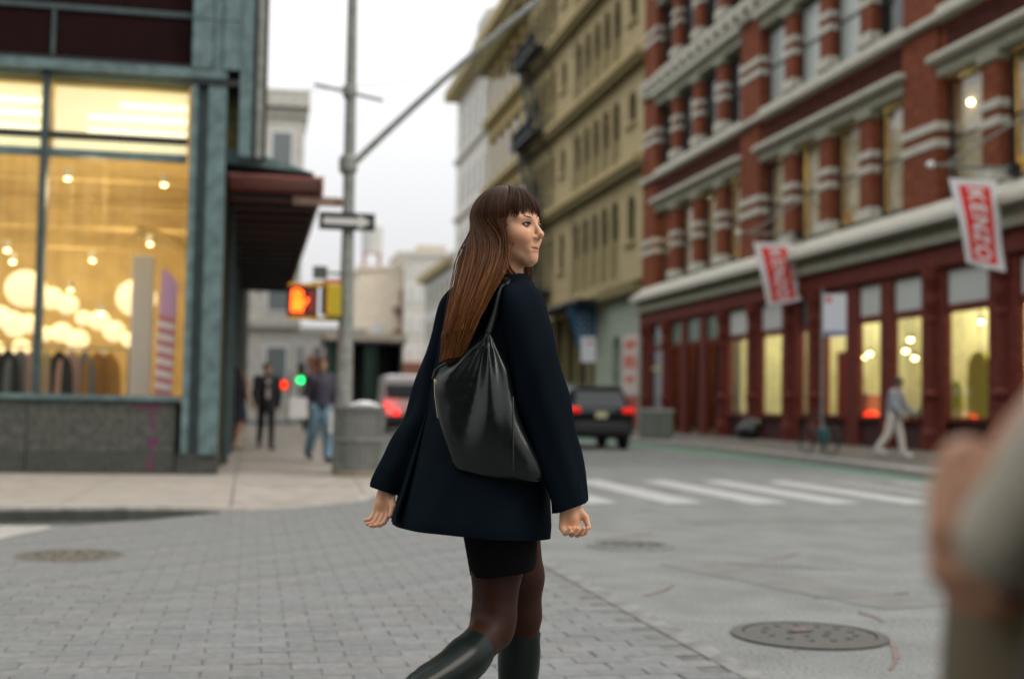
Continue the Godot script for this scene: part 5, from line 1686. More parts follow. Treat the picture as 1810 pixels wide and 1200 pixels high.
	# sign posts on the far kerb
	for q in [[12.86, -27.4, "white parking sign with blue foot on a thin post before the shop windows", true], [12.2, -47.0, "white street sign on a thin post under the blue banner", false]]:
		var sp := thing("sign_post", q[2], "road sign", Vector3(q[0], 0.15, q[1]))
		var pm := MB.new()
		pm.rod(Vector3(-0.28 if q[3] else 0.0, 0, -0.03), Vector3(-0.28 if q[3] else 0.0, 3.75, -0.03), 0.035)
		obj("post", pm, M.steel, sp)
		var pl := MB.new()
		pl.cbox(Vector3(0, 3.16, 0.02), Vector3(0.56, 0.94, 0.012), 0.004)
		obj("plate", pl, mat(lin(0.60, 0.62, 0.66), 0.5), sp)
		if q[3]:
			spanned("blue_foot", mat(lin(0.10, 0.16, 0.36), 0.5), sp, -0.26, 0.26, 2.70, 2.80, 0.027, 0.031)
			spanned("red_mark", mat(lin(0.5, 0.16, 0.12), 0.5), sp, -0.24, -0.08, 3.44, 3.58, 0.027, 0.031)
		else:
			spanned("red_mark", mat(lin(0.5, 0.3, 0.3), 0.5), sp, -0.1, 0.2, 3.35, 3.5, 0.027, 0.031)
	# bicycle seen end on, leaning on the sign post
	var bk := thing("parked_bicycle", "dark bicycle with a teal pannier seen end on at the sign post", "bicycle", Vector3(12.66, 0.15, -27.3), 0.12)
	for z in [0.15, -0.9]:
		var tr := MB.new()
		var ringp := []
		for i in 25: ringp.append(Vector3(0, 0.34 + sin(TAU * i / 24) * 0.32, z + cos(TAU * i / 24) * 0.32))
		tr.tube(ringp, [0.022], 6, false)
		var wo := obj("wheel", tr, M.black, bk)
		for i in 10:
			var sk := MB.new()
			sk.rod(Vector3(0, 0.34, z), Vector3(0, 0.34 + sin(TAU * i / 10) * 0.31, z + cos(TAU * i / 10) * 0.31), 0.003, 4)
			obj("spoke", sk, M.steel, wo)
	var fm := MB.new()
	for q in [[Vector3(0, 0.34, 0.15), Vector3(0, 0.85, -0.15)], [Vector3(0, 0.34, 0.15), Vector3(0, 0.30, -0.35)], [Vector3(0, 0.30, -0.35), Vector3(0, 0.85, -0.15)], [Vector3(0, 0.30, -0.35), Vector3(0, 0.82, -0.75)], [Vector3(0, 0.80, -0.2), Vector3(0, 0.82, -0.75)], [Vector3(0, 0.95, -0.72), Vector3(0, 0.34, -0.9)]]:
		fm.rod(q[0], q[1], 0.018)
	obj("frame", fm, M.black, bk)
	var hb := MB.new()
	hb.tube([Vector3(-0.27, 0.98, -0.55), Vector3(-0.2, 1.0, -0.7), Vector3(0, 0.97, -0.72), Vector3(0.2, 1.0, -0.7), Vector3(0.27, 0.98, -0.55)], [0.02], 8)
	obj("handlebar", hb, M.black, bk)
	var sd := MB.new()
	sd.ball(Vector3(0, 0.9, -0.13), Vector3(0.08, 0.04, 0.14))
	obj("saddle", sd, M.black, bk)
	var pn := MB.new()
	pn.cbox(Vector3(-0.16, 0.46, 0.1), Vector3(0.16, 0.34, 0.36), 0.04)
	obj("pannier", pn, mat(lin(0.02, 0.075, 0.07), 0.6), bk)
	# small things along the far front
	var gb := thing("utility_cabinet", "pale grey utility cabinet beside the sport utility vehicle", "cabinet", Vector3(13.3, 0.15, -42.0))
	var gm2 := MB.new()
	gm2.cbox(Vector3(0, 0.46, 0), Vector3(1.0, 0.9, 0.6), 0.03)
	obj("body", gm2, worn(lin(0.17, 0.19, 0.17), 0.7, 1.0, 0.7, "blotch", 0.012), gb)
	spanned("lid", mat(lin(0.36, 0.39, 0.38), 0.6), gb, -0.53, 0.53, 0.91, 0.99, -0.33, 0.33)
	spanned("door_line", M.dark_in, gb, -0.01, 0.01, 0.08, 0.85, 0.29, 0.302)
	var tb := thing("trash_bag", "black trash bag with a pale top against the red shop front", "trash bag", Vector3(16.9, 0.15, -42.6))
	var tbm := MB.new()
	field(tbm, [[Vector3(0, 0.3, 0), Vector3(0.36, 0.34, 0.4), Basis.IDENTITY, 0.1], [Vector3(0.1, 0.5, 0.1), Vector3(0.26, 0.22, 0.26), Basis.IDENTITY, 0.1], [Vector3(-0.15, 0.25, -0.15), Vector3(0.3, 0.28, 0.3), Basis.IDENTITY, 0.1], [Vector3(0.02, 0.66, 0.0), Vector3(0.02, 0.8, 0.03), 0.07, 0.04, 0.05]], 0.04)
	obj("sack", tbm, mat(lin(0.012, 0.016, 0.015), 0.35), tb)
	spanned("paper", mat(lin(0.4, 0.42, 0.42), 0.7), tb, -0.28, 0.12, 0.66, 0.70, -0.1, 0.2)
	# overhead cables
	for q in [[Vector3(-0.3, 10.5, -40), Vector3(17.6, 19.0, -60), "thin cable crossing the pale sky high up"], [Vector3(0.0, 4.6, -42), Vector3(17.6, 12.5, -75), "thin cable crossing the sky low behind the arrow sign"]]:
		var cm := MB.new()
		var pp := []
		for i in 17:
			var v := i / 16.0
			pp.append(q[0].lerp(q[1], v) - Vector3(0, 1.6 * v * (1 - v), 0))
		cm.tube(pp, [0.012], 5)
		tag(obj("cable", cm, M.black), q[2], "cable")

# ------------------------------------------------------------------ people
# joints of a figure 1.75 m tall facing +z, its left at +x
func joints(s: float, stride: float, arm_l: Vector2, arm_r: Vector2, lean := 0.0) -> Dictionary:
	var j := {}
	j.pelvis = Vector3(0, 0.95, 0); j.chest = Vector3(0, 1.30, lean * 0.35); j.neck = Vector3(0, 1.48, lean * 0.55)
	j.head = Vector3(0, 1.64, 0.02 + lean * 0.9)
	for q in [["l", 1.0], ["r", -1.0]]:
		var sw: float = stride * q[1]
		var hip := Vector3(0.09 * q[1], 0.92, 0)
		var knee := hip + Vector3(0.005 * q[1], -0.42 * cos(sw), 0.42 * sin(sw))
		var bend := sw - (0.10 + maxf(0.0, -sw) * 0.9)
		var ank := knee + Vector3(0, -0.40 * cos(bend), 0.40 * sin(bend))
		j["hip" + q[0]] = hip; j["knee" + q[0]] = knee; j["ank" + q[0]] = ank
		j["toe" + q[0]] = ank + Vector3(0.02 * q[1], -0.055 - 0.05 * maxf(0, -sw), 0.17)
		var sh := Vector3(0.19 * q[1], 1.42, lean * 0.5)
		var a: Vector2 = arm_l if q[1] > 0 else arm_r
		var el := sh + Vector3(0.05 * q[1], -0.29 * cos(a.x), 0.29 * sin(a.x))
		var wr := el + Vector3(-0.01 * q[1], -0.25 * cos(a.x + a.y), 0.25 * sin(a.x + a.y))
		j["sh" + q[0]] = sh; j["el" + q[0]] = el; j["wr" + q[0]] = wr
		j["dir" + q[0]] = (wr - el).normalized()
	# drop the figure so that its lower foot stands on the ground
	var low: float = minf(j.ankl.y, j.ankr.y) - 0.085
	for k in j:
		if not k.begins_with("dir"): j[k] = (j[k] - Vector3(0, low, 0)) * s
	return j
func hand_bones(w: Vector3, d: Vector3, side: Vector3, s: float, curl: float) -> Array:
	# palm, four unequal fingers with two bends, thumb leaving the side of the palm
	var nrm := d.cross(side).normalized()
	var out := [[w, w + d * 0.05 * s, 0.023 * s, 0.026 * s, 0.012]]
	for k in 4:
		var b := w + d * 0.083 * s + side * (0.030 - 0.019 * k) * s
		out.append([w + d * 0.02 * s + side * (0.018 - 0.012 * k) * s, b, 0.012 * s, 0.0095 * s, 0.010])
		var L: float = [0.068, 0.078, 0.072, 0.056][k] * s
		var d1 := (d * cos(curl) + nrm * sin(curl)).normalized()
		var d2 := (d * cos(curl * 2.1) + nrm * sin(curl * 2.1)).normalized()
		var d3 := (d * cos(curl * 2.9) + nrm * sin(curl * 2.9)).normalized()
		var p1 := b + d1 * L * 0.48
		var p2 := p1 + d2 * L * 0.30
		out.append([b, p1, 0.0088 * s, 0.008 * s, 0.002]); out.append([p1, p2, 0.008 * s, 0.0072 * s, 0.002]); out.append([p2, p2 + d3 * L * 0.24, 0.0072 * s, 0.006 * s, 0.002])
	var t0 := w + d * 0.02 * s + side * 0.022 * s
	var t1 := w + d * 0.055 * s + side * 0.050 * s + nrm * 0.012 * s
	out.append([t0, t1, 0.014 * s, 0.011 * s, 0.012]); out.append([t1, t1 + d * 0.03 * s + side * 0.006 * s + nrm * 0.01 * s, 0.0105 * s, 0.008 * s, 0.004])
	return out

func walker(called_label: String, at: Vector3, turn: float, s: float, j: Dictionary, skin: Color, look: Dictionary) -> Node3D:
	var t := thing("person", called_label, "person", at, turn)
	var body := MB.new()
	body.col = skin.srgb_to_linear()
	var E := Basis.IDENTITY
	var pr := [[j.chest + Vector3(0, 0.0, 0) * s, Vector3(0.15, 0.19, 0.10) * s, E, 0.06], [j.pelvis, Vector3(0.15, 0.13, 0.105) * s, E, 0.06], [j.pelvis, j.chest, 0.11 * s, 0.11 * s, 0.06], [j.chest, j.neck, 0.09 * s, 0.055 * s, 0.05], [j.neck, j.head - Vector3(0, 0.05, 0.01) * s, 0.052 * s, 0.05 * s, 0.03]]
	for q in ["l", "r"]:
		pr += [[j["hip" + q], j["knee" + q], 0.082 * s, 0.052 * s, 0.05], [j["knee" + q], j["ank" + q], 0.052 * s, 0.036 * s, 0.02], [j["ank" + q], j["toe" + q], 0.036 * s, 0.028 * s, 0.02], [j["sh" + q], j["el" + q], 0.05 * s, 0.038 * s, 0.04], [j["el" + q], j["wr" + q], 0.038 * s, 0.026 * s, 0.02], [j.chest + Vector3(0, 0.1, 0) * s, j["sh" + q], 0.075 * s, 0.05 * s, 0.05]]
	field(body, pr, 0.022 * s)
	var hd: Vector3 = j.head
	var nod: Basis = Basis(Vector3.RIGHT, look.get("nod", 0.0))
	var H := func(v: Vector3) -> Vector3: return hd + nod * v * s
	var face := [[H.call(Vector3(0, 0.02, -0.01)), Vector3(0.072, 0.098, 0.092) * s, nod, 0.02], [H.call(Vector3(0, -0.05, 0.02)), Vector3(0.058, 0.07, 0.068) * s, nod, 0.03], [H.call(Vector3(0, -0.10, 0.055)), H.call(Vector3(0, -0.105, 0.06)), 0.018 * s, 0.016 * s, 0.03], [H.call(Vector3(0, 0.0, 0.08)), H.call(Vector3(0, -0.035, 0.098)), 0.009 * s, 0.012 * s, 0.01], [H.call(Vector3(0.074, -0.01, -0.01)), H.call(Vector3(0.076, 0.02, -0.015)), 0.012 * s, 0.014 * s, 0.006], [H.call(Vector3(-0.074, -0.01, -0.01)), H.call(Vector3(-0.076, 0.02, -0.015)), 0.012 * s, 0.014 * s, 0.006], [H.call(Vector3(0.03, 0.0, 0.095)), H.call(Vector3(0.032, 0.0, 0.095)), 0.013 * s, 0.013 * s, 0.01, true], [H.call(Vector3(-0.03, 0.0, 0.095)), H.call(Vector3(-0.032, 0.0, 0.095)), 0.013 * s, 0.013 * s, 0.01, true], [H.call(Vector3(-0.018, -0.07, 0.085)), H.call(Vector3(0.018, -0.07, 0.085)), 0.007 * s, 0.007 * s, 0.006]]
	field(body, face, 0.007 * s)
	for q in ["l", "r"]:
		var d: Vector3 = j["dir" + q]
		field(body, hand_bones(j["wr" + q], d, Vector3(0, 0, 1) if absf(d.z) < 0.7 else Vector3(0, 1, 0), s, look.get("curl", 0.3)), 0.0065 * s)
	var mk := tinted(0.55)
	mk.subsurf_scatter_enabled = true; mk.subsurf_scatter_strength = 0.1
	obj("body", body, mk, t)
	var eyes := MB.new()
	for x in [-0.03, 0.03]:
		eyes.ball(H.call(Vector3(x, 0.0, 0.076)), Vector3.ONE * 0.0125 * s, E, 6, 10)
	obj("eyes", eyes, mat(lin(0.10, 0.08, 0.07), 0.2), t)
	# clothes, each a skin of its own round the bones
	if look.has("top"):
		var m := MB.new()
		var g: float = look.get("loose", 0.018)
		var long: float = look.get("long", 0.0)
		var b := [[j.chest, Vector3(0.155 + g, 0.20 + g * 0.4, 0.108 + g) * s, E, 0.06], [j.pelvis + Vector3(0, 0.04 - long, 0) * s, j.chest, (0.135 + g) * s, (0.13 + g) * s, 0.08], [j.chest + Vector3(0, 0.1, 0) * s, j.neck, 0.10 * s, 0.066 * s, 0.04]]
		if look.get("hood", false): b += [[j.neck + Vector3(-0.05, 0.0, -0.05) * s, j.neck + Vector3(0.05, 0.0, -0.05) * s, 0.06 * s, 0.06 * s, 0.03]]
		for q in ["l", "r"]:
			b += [[j.chest + Vector3(0, 0.1, 0) * s, j["sh" + q], 0.08 * s, (0.055 + g) * s, 0.05]]
			if look.get("sleeves", true): b += [[j["sh" + q], j["el" + q], (0.055 + g) * s, (0.046 + g) * s, 0.04], [j["el" + q], j["wr" + q], (0.046 + g) * s, (0.034 + g * 0.7) * s, 0.03]]
		field(m, b, 0.018 * s)
		obj(look.get("top_name", "top"), m, mat(look.top, 0.85), t)
		if look.has("shirt"):
			var sm := MB.new()
			field(sm, [[j.chest + Vector3(0, 0.08, 0.110) * s, j.pelvis + Vector3(0, 0.12, 0.125) * s, 0.055 * s, 0.05 * s, 0.02], [j.neck + Vector3(0, 0.0, 0.02) * s, j.chest + Vector3(0, 0.08, 0.075) * s, 0.05 * s, 0.05 * s, 0.02]], 0.014 * s)
			obj("shirt", sm, mat(look.shirt, 0.85), t)
	if look.has("trousers"):
		var m := MB.new()
		var g: float = look.get("wide", 0.02)
		var b := [[j.pelvis, Vector3(0.16, 0.13, 0.118) * s, E, 0.06]]
		for q in ["l", "r"]: b += [[j["hip" + q], j["knee" + q], (0.085 + g) * s, (0.055 + g) * s, 0.04], [j["knee" + q], j["ank" + q] + Vector3(0, 0.02, 0) * s, (0.055 + g) * s, (0.045 + g) * s, 0.03]]
		field(m, b, 0.018 * s)
		obj("trousers", m, mat(look.trousers, 0.85), t)
	if look.has("dress"):
		var m := MB.new()
		var rings := []
		for q in [[-0.08, 0.13, 0.11], [0.0, 0.165, 0.12], [0.12, 0.19, 0.14], [0.25, 0.195, 0.15], [0.38, 0.20, 0.16]]:
			var ring := PackedVector3Array()
			for k in 24:
				var a := TAU * k / 24
				ring.append(j.pelvis + Vector3(cos(a) * q[1], -q[0] + 0.05, sin(a) * q[2] + 0.012 * sin(a * 5.0) * q[0] * 3.0) * s)
			rings.append(ring)
		m.loft(rings)
		obj("skirt", m, mat(look.dress, 0.85), t)
	var sh := MB.new()
	for q in ["l", "r"]:
		field(sh, [[j["ank" + q] + Vector3(0, -0.03, -0.02) * s, j["toe" + q], 0.05 * s, 0.04 * s, 0.03], [j["ank" + q] + Vector3(0, -0.045, -0.045) * s, j["toe" + q] + Vector3(0, 0.0, 0) * s, 0.04 * s, 0.038 * s, 0.02]], 0.014 * s)
	obj("shoes", sh, mat(look.shoes, 0.6), t)
	var hm := MB.new()
	var hb := [[H.call(Vector3(0, 0.045, -0.025)), Vector3(0.084, 0.09, 0.095) * s, nod, 0.02], [H.call(Vector3(0, 0.01, -0.05)), Vector3(0.08, 0.085, 0.07) * s, nod, 0.03], [H.call(Vector3(-0.04, 0.09, 0.055)), H.call(Vector3(0.045, 0.09, 0.05)), 0.026 * s, 0.024 * s, 0.03]]
	if look.get("long_hair", false):
		for x in [-0.05, 0.0, 0.05]: hb.append([H.call(Vector3(x, 0.0, -0.06)), H.call(Vector3(x * 1.3, -0.30, -0.09)), 0.05 * s, 0.03 * s, 0.03])
	field(hm, hb, 0.012 * s)
	obj("hair", hm, mat(look.hair, 0.6), t)
	return t

func walkers():
	var dark := lin(0.010, 0.010, 0.012)
	# sleeveless dark dress, back half turned, nearest the shop wall
	var j := joints(0.98, 0.16, Vector2(0.1, 0.2), Vector2(-0.15, 0.9))
	walker("woman in short sleeveless dark dress walking along the shop wall", Vector3(-0.30, 0.14, -26.8), 2.6, 0.98, j, lin(0.33, 0.17, 0.10), {"top": lin(0.012, 0.012, 0.022), "sleeves": false, "loose": 0.006, "dress": lin(0.012, 0.012, 0.022), "shoes": lin(0.2, 0.15, 0.1), "hair": lin(0.018, 0.011, 0.008), "long_hair": true})
	j = joints(1.04, 0.22, Vector2(-0.2, 0.3), Vector2(0.25, 0.3))
	walker("man in open black suit and pale shirt walking towards the camera", Vector3(0.27, 0.14, -27.6), 0.1, 1.04, j, lin(0.36, 0.20, 0.12), {"top": dark, "loose": 0.028, "long": 0.06, "shirt": lin(0.42, 0.36, 0.34), "trousers": dark, "wide": 0.012, "shoes": dark, "hair": lin(0.05, 0.028, 0.010)})
	j = joints(1.0, 0.24, Vector2(0.1, 0.5), Vector2(-0.2, 0.4))
	walker("person in pale blue jeans with white shopping bags by the litter basket", Vector3(1.10, 0.14, -21.9), 0.25, 1.0, j, lin(0.36, 0.19, 0.12), {"top": lin(0.040, 0.037, 0.055), "loose": 0.02, "trousers": lin(0.17, 0.28, 0.36), "wide": 0.03, "shoes": lin(0.05, 0.05, 0.05), "hair": lin(0.10, 0.05, 0.03)})
	for q in [["square white shopping bag swinging on the left of the person in jeans", Vector3(0.72, 1.02, -21.75), 0.30, 0.34], ["small white bag on the right of the person in jeans", Vector3(1.33, 0.80, -21.6), 0.2, 0.36]]:
		var b := thing("shopping_bag", q[0], "bag", q[1])
		var m := MB.new()
		m.cbox(Vector3.ZERO, Vector3(q[2], q[3], 0.1), 0.008)
		obj("paper", m, mat(lin(0.66, 0.65, 0.63), 0.8), b)
		var h := MB.new()
		h.tube([Vector3(-0.06, q[3] / 2, 0), Vector3(-0.04, q[3] / 2 + 0.12, 0), Vector3(0.04, q[3] / 2 + 0.12, 0), Vector3(0.06, q[3] / 2, 0)], [0.006], 5)
		obj("handle", h, M.white, b)
	j = joints(1.0, 0.2, Vector2(0.1, 0.3), Vector2(-0.1, 0.3))
	walker("distant walker in dark clothes under the green traffic light", Vector3(1.85, 0.14, -46.0), 3.0, 1.0, j, lin(0.3, 0.17, 0.11), {"top": lin(0.03, 0.032, 0.035), "trousers": lin(0.012, 0.03, 0.02), "shoes": dark, "hair": lin(0.02, 0.013, 0.01)})
	j = joints(0.97, 0.18, Vector2(0.2, 0.3), Vector2(-0.2, 0.3))
	walker("distant walker in a brownish top left of the street pole", Vector3(2.35, 0.14, -40.0), 0.2, 0.97, j, lin(0.3, 0.17, 0.11), {"top": lin(0.10, 0.045, 0.04), "trousers": lin(0.05, 0.06, 0.08), "shoes": dark, "hair": lin(0.03, 0.02, 0.012)})
	j = joints(1.02, 0.26, Vector2(0.35, 0.55), Vector2(0.2, 0.5), 0.10)
	walker("man in grey hooded top and white trousers walking past the red shop front", Vector3(14.17, 0.15, -27.1), 0.75, 1.02, j, lin(0.28, 0.15, 0.09), {"top": lin(0.26, 0.27, 0.29), "hood": true, "loose": 0.035, "trousers": lin(0.56, 0.53, 0.47), "wide": 0.028, "shoes": lin(0.6, 0.6, 0.57), "hair": lin(0.012, 0.009, 0.007), "nod": 0.35})

# ---- the woman in focus; local frame: x to the right of the picture, z towards the camera
func _path(a: Array) -> Array:
	var o := []
	for q in a: o.append(Vector3(q[0], q[1], q[2]))
	return o
func smooth_path(p: Array, n: int) -> Array:
	var o := []
	var k := p.size() - 1
	for i in n + 1:
		var v := float(i) / n * k
		var a := mini(int(v), k - 1)
		o.append((p[a] as Vector3).cubic_interpolate(p[a + 1], p[maxi(a - 1, 0)], p[mini(a + 2, k)], v - a))
	return o

func main_person():
	var ORG := Vector3(0.703, 0, -3.551)
	var TURN := -0.1953
	var t := thing("person", "woman in oversized black blazer, short skirt and tall boots looking back over her shoulder", "person", ORG, TURN)
	var fwd := Vector3(0.848, 0, 0.530)
	var lft := Vector3.UP.cross(fwd)
	var HB := Basis(lft, Vector3.UP, fwd) * Basis(Vector3.RIGHT, -0.03)
	var HO := Vector3(-0.0155, 1.592, 0.0)
	var W := func(x: float, y: float, z: float) -> Vector3: return HO + HB * Vector3(x, y, z)
	var skin := Color(0.60, 0.335, 0.205)
	var skin_pink := Color(0.60, 0.285, 0.175)
	var lip := Color(0.37, 0.135, 0.095)
	# ---- body
	var body := MB.new()
	body.col = skin
	var E := Basis.IDENTITY
	var heel := Basis(Vector3.UP, PI / 4)
	field(body, [[Vector3(-0.055, 1.25, 0.0), Vector3(0.14, 0.19, 0.085), Basis(Vector3.UP, -PI / 4), 0.05], [Vector3(-0.03, 0.93, 0.02), Vector3(0.10, 0.14, 0.09), E, 0.05], [Vector3(-0.05, 1.2, 0), Vector3(-0.03, 0.95, 0.02), 0.10, 0.09, 0.05], [Vector3(-0.05, 1.36, 0.0), Vector3(-0.028, 1.44, 0.0), 0.07, 0.05, 0.05], [Vector3(-0.028, 1.42, 0.0), W.call(0, -0.07, -0.02), 0.047, 0.046, 0.02],
		[Vector3(-0.05, 1.36, 0), Vector3(0.03, 1.37, 0.08), 0.06, 0.045, 0.05], [Vector3(0.03, 1.37, 0.10), Vector3(0.075, 1.10, 0.175), 0.042, 0.034, 0.03], [Vector3(0.075, 1.10, 0.175), Vector3(0.158, 0.845, 0.19), 0.034, 0.026, 0.02],
		[Vector3(-0.05, 1.36, 0), Vector3(-0.15, 1.37, -0.08), 0.06, 0.045, 0.05], [Vector3(-0.15, 1.37, -0.09), Vector3(-0.235, 1.09, -0.06), 0.042, 0.033, 0.03], [Vector3(-0.235, 1.09, -0.06), Vector3(-0.343, 0.865, -0.02), 0.033, 0.024, 0.02],
		[Vector3(-0.029, 0.80, 0.07), Vector3(-0.035, 0.525, 0.115), 0.055, 0.036, 0.02], [Vector3(-0.035, 0.525, 0.115), Vector3(-0.10, 0.452, 0.240), 0.030, 0.022, 0.01], [Vector3(-0.10, 0.452, 0.240), Vector3(-0.209, 0.396, 0.36), 0.022, 0.02, 0.01], [Vector3(0.01, 0.80, -0.05), Vector3(0.036, 0.50, -0.10), 0.05, 0.036, 0.02], [Vector3(0.036, 0.50, -0.10), Vector3(0.036, 0.10, -0.12), 0.036, 0.025, 0.02]], 0.014)
	var mott := FastNoiseLite.new()
	mott.seed = 4; mott.frequency = 55.0; mott.fractal_octaves = 3
	var tint := func(p: Vector3) -> Color:
		var q: Vector3 = HB.transposed() * (p - HO)
		var c := skin
		var ck := exp(-((absf(q.x) - 0.042) ** 2 + (q.y + 0.04) ** 2) / 0.0006) * (1.0 if q.z > 0.03 else 0.0)
		c = c.lerp(skin_pink, ck * 0.8)
		var dl := exp(-(pow(q.x / 0.019, 4.0) + pow((q.y + 0.0665) / 0.0105, 4.0))) * (1.0 if q.z > 0.06 else 0.0)
		c = c.lerp(lip, dl)
		var ey := exp(-(pow((absf(q.x) - 0.032) / 0.017, 2.0) + pow((q.y - 0.003) / 0.0085, 2.0))) * (1.0 if q.z > 0.05 else 0.0)
		var m := mott.get_noise_3d(p.x, p.y, p.z)
		c = Color(c.r * (1.0 + 0.06 * m), c.g * (1.0 + 0.12 * m), c.b * (1.0 + 0.14 * m))
		return c.lerp(Color(0.10, 0.042, 0.026), ey * 0.8)
	var hp := [[W.call(0, 0.026, -0.015), Vector3(0.072, 0.079, 0.093), HB, 0.02], [W.call(0, -0.024, 0.018), Vector3(0.060, 0.078, 0.070), HB, 0.03]]
	for s in [-1.0, 1.0]:
		hp += [[W.call(0.048 * s, -0.040, -0.01), W.call(0.011 * s, -0.091, 0.062), 0.016, 0.012, 0.03], [W.call(0.038 * s, -0.028, 0.058), W.call(0.030 * s, -0.034, 0.066), 0.019, 0.016, 0.03], [W.call(0.044 * s, 0.020, 0.063), W.call(0.012 * s, 0.020, 0.077), 0.006, 0.007, 0.02], [W.call(0.0105 * s, -0.034, 0.090), W.call(0.0088 * s, -0.035, 0.094), 0.0062, 0.0058, 0.007]]
	hp += [[W.call(0, -0.095, 0.068), W.call(0, -0.093, 0.0755), 0.0135, 0.012, 0.022], [W.call(0, 0.010, 0.082), W.call(0, -0.024, 0.1035), 0.0064, 0.0080, 0.009], [W.call(0, -0.0275, 0.1050), W.call(0, -0.030, 0.1040), 0.0084, 0.0080, 0.006], [W.call(0, -0.066, 0.076), Vector3(0.023, 0.019, 0.012), HB, 0.018], [W.call(0, -0.0610, 0.0855), Vector3(0.0165, 0.0046, 0.0065), HB, 0.004], [W.call(0, -0.0720, 0.0845), Vector3(0.0155, 0.0058, 0.0072), HB, 0.004]]
	for s in [-1.0, 1.0]: hp.append([W.call(0.030 * s, 0.002, 0.0915), W.call(0.036 * s, 0.001, 0.089), 0.0120, 0.0115, 0.010, true])
	hp += [[W.call(-0.021, -0.0652, 0.086), W.call(0.0, -0.0668, 0.0915), 0.0018, 0.002, 0.003, true], [W.call(0.0, -0.0668, 0.0915), W.call(0.021, -0.0652, 0.086), 0.002, 0.0018, 0.003, true]]
	hp += [[W.call(0, -0.06, -0.012), W.call(-0.0, -0.17, -0.012), 0.047, 0.053, 0.02]]
	field(body, hp, 0.0032, tint)
	for s in [-1.0, 1.0]:   # upper and lower lids
		body.col = Color(0.22, 0.10, 0.06)
		var up := []
		var dn := []
		for i in 9:
			var v := i / 8.0 * 2.0 - 1.0
			up.append(W.call(0.031 * s + v * 0.0150, 0.0012 + 0.0056 * (1.0 - v * v), 0.0828 - absf(v) * absf(v) * 0.005 - (0.004 if v * s > 0 else 0.0) * absf(v)))
			dn.append(W.call(0.031 * s + v * 0.0145, 0.0010 - 0.0055 * (1.0 - v * v), 0.0815 - v * v * 0.005 - (0.004 if v * s > 0 else 0.0) * absf(v)))
		body.tube(up, [0.0017, 0.0026, 0.003, 0.0032, 0.0033, 0.0032, 0.003, 0.0026, 0.0017], 8)
		body.tube(dn, [0.0012, 0.0018, 0.002, 0.0022, 0.0022, 0.0022, 0.002, 0.0018, 0.0012], 8)
	body.col = skin
	# hands: the left hangs loosely, the right is half closed below its cuff
	field(body, hand_bones(Vector3(-0.343, 0.862, -0.02), Vector3(-0.16, -0.97, 0.12).normalized(), Vector3(0.80, -0.1, 0.55).normalized(), 0.86, 0.5), 0.0032)
	field(body, hand_bones(Vector3(0.158, 0.852, 0.19), Vector3(0.0, -0.92, 0.12).normalized(), Vector3(0.86, 0.0, -0.5).normalized(), 0.86, 0.85), 0.0032)
	var sk := tinted(0.5)
	sk.subsurf_scatter_enabled = true; sk.subsurf_scatter_strength = 0.05
	sk.metallic_specular = 0.35
	obj("body", body, sk, t)
	# ring on the right hand
	var rg := MB.new()
	rg.ball(Vector3(0.163, 0.772, 0.205), Vector3(0.008, 0.004, 0.008))
	obj("ring", rg, mat(lin(0.7, 0.6, 0.35), 0.25, 1.0), t)
	# eyes, lashes, brows
	for s in [-1.0, 1.0]:
		var em := MB.new()
		em.ball(W.call(0.031 * s, 0.001, 0.0705), Vector3.ONE * 0.0118, HB, 12, 18)
		var eo := obj("eye", em, mat(lin(0.50, 0.46, 0.43), 0.15), t)
		var im := MB.new()
		var gz := (HB * Vector3(0.16 * 1.0, 0.02, 1.0)).normalized()
		im.ball(W.call(0.031 * s, 0.001, 0.0705) + gz * 0.0078, Vector3.ONE * 0.0064, HB, 8, 14)
		obj("iris", im, mat(lin(0.012, 0.008, 0.006), 0.1), eo)
		var lm := MB.new()
		var pth := []
		for i in 9:
			var v := i / 8.0 * 2.0 - 1.0
			pth.append(W.call(0.031 * s + v * 0.0158, 0.0004 + 0.0052 * (1.0 - v * v) + (0.002 if v * s > 0 else 0.0) * absf(v), 0.0852 - v * v * 0.005 - (0.004 if v * s > 0 else 0.0) * absf(v)))
		lm.tube(pth, [0.0010, 0.0016, 0.0020, 0.0021, 0.0021, 0.0021, 0.0020, 0.0017, 0.0010], 6)
		obj("lashes", lm, mat(lin(0.008, 0.006, 0.005), 0.6), eo)
		var bm := MB.new()
		pth = []
		for i in 8:
			var v := i / 7.0
			pth.append(W.call((0.013 + 0.036 * v) * s, 0.0175 + 0.0045 * sin(v * 2.2), 0.0865 - 0.019 * v * v))
		bm.tube(pth, [0.0010, 0.0014, 0.0016, 0.0016, 0.0015, 0.0013, 0.0010, 0.0005], 6)
		obj("eyebrow", bm, mat(lin(0.12, 0.055, 0.03), 0.8), t)
	hair(t, W, HB)
	clothes(t)
	leather_bag(ORG, TURN)

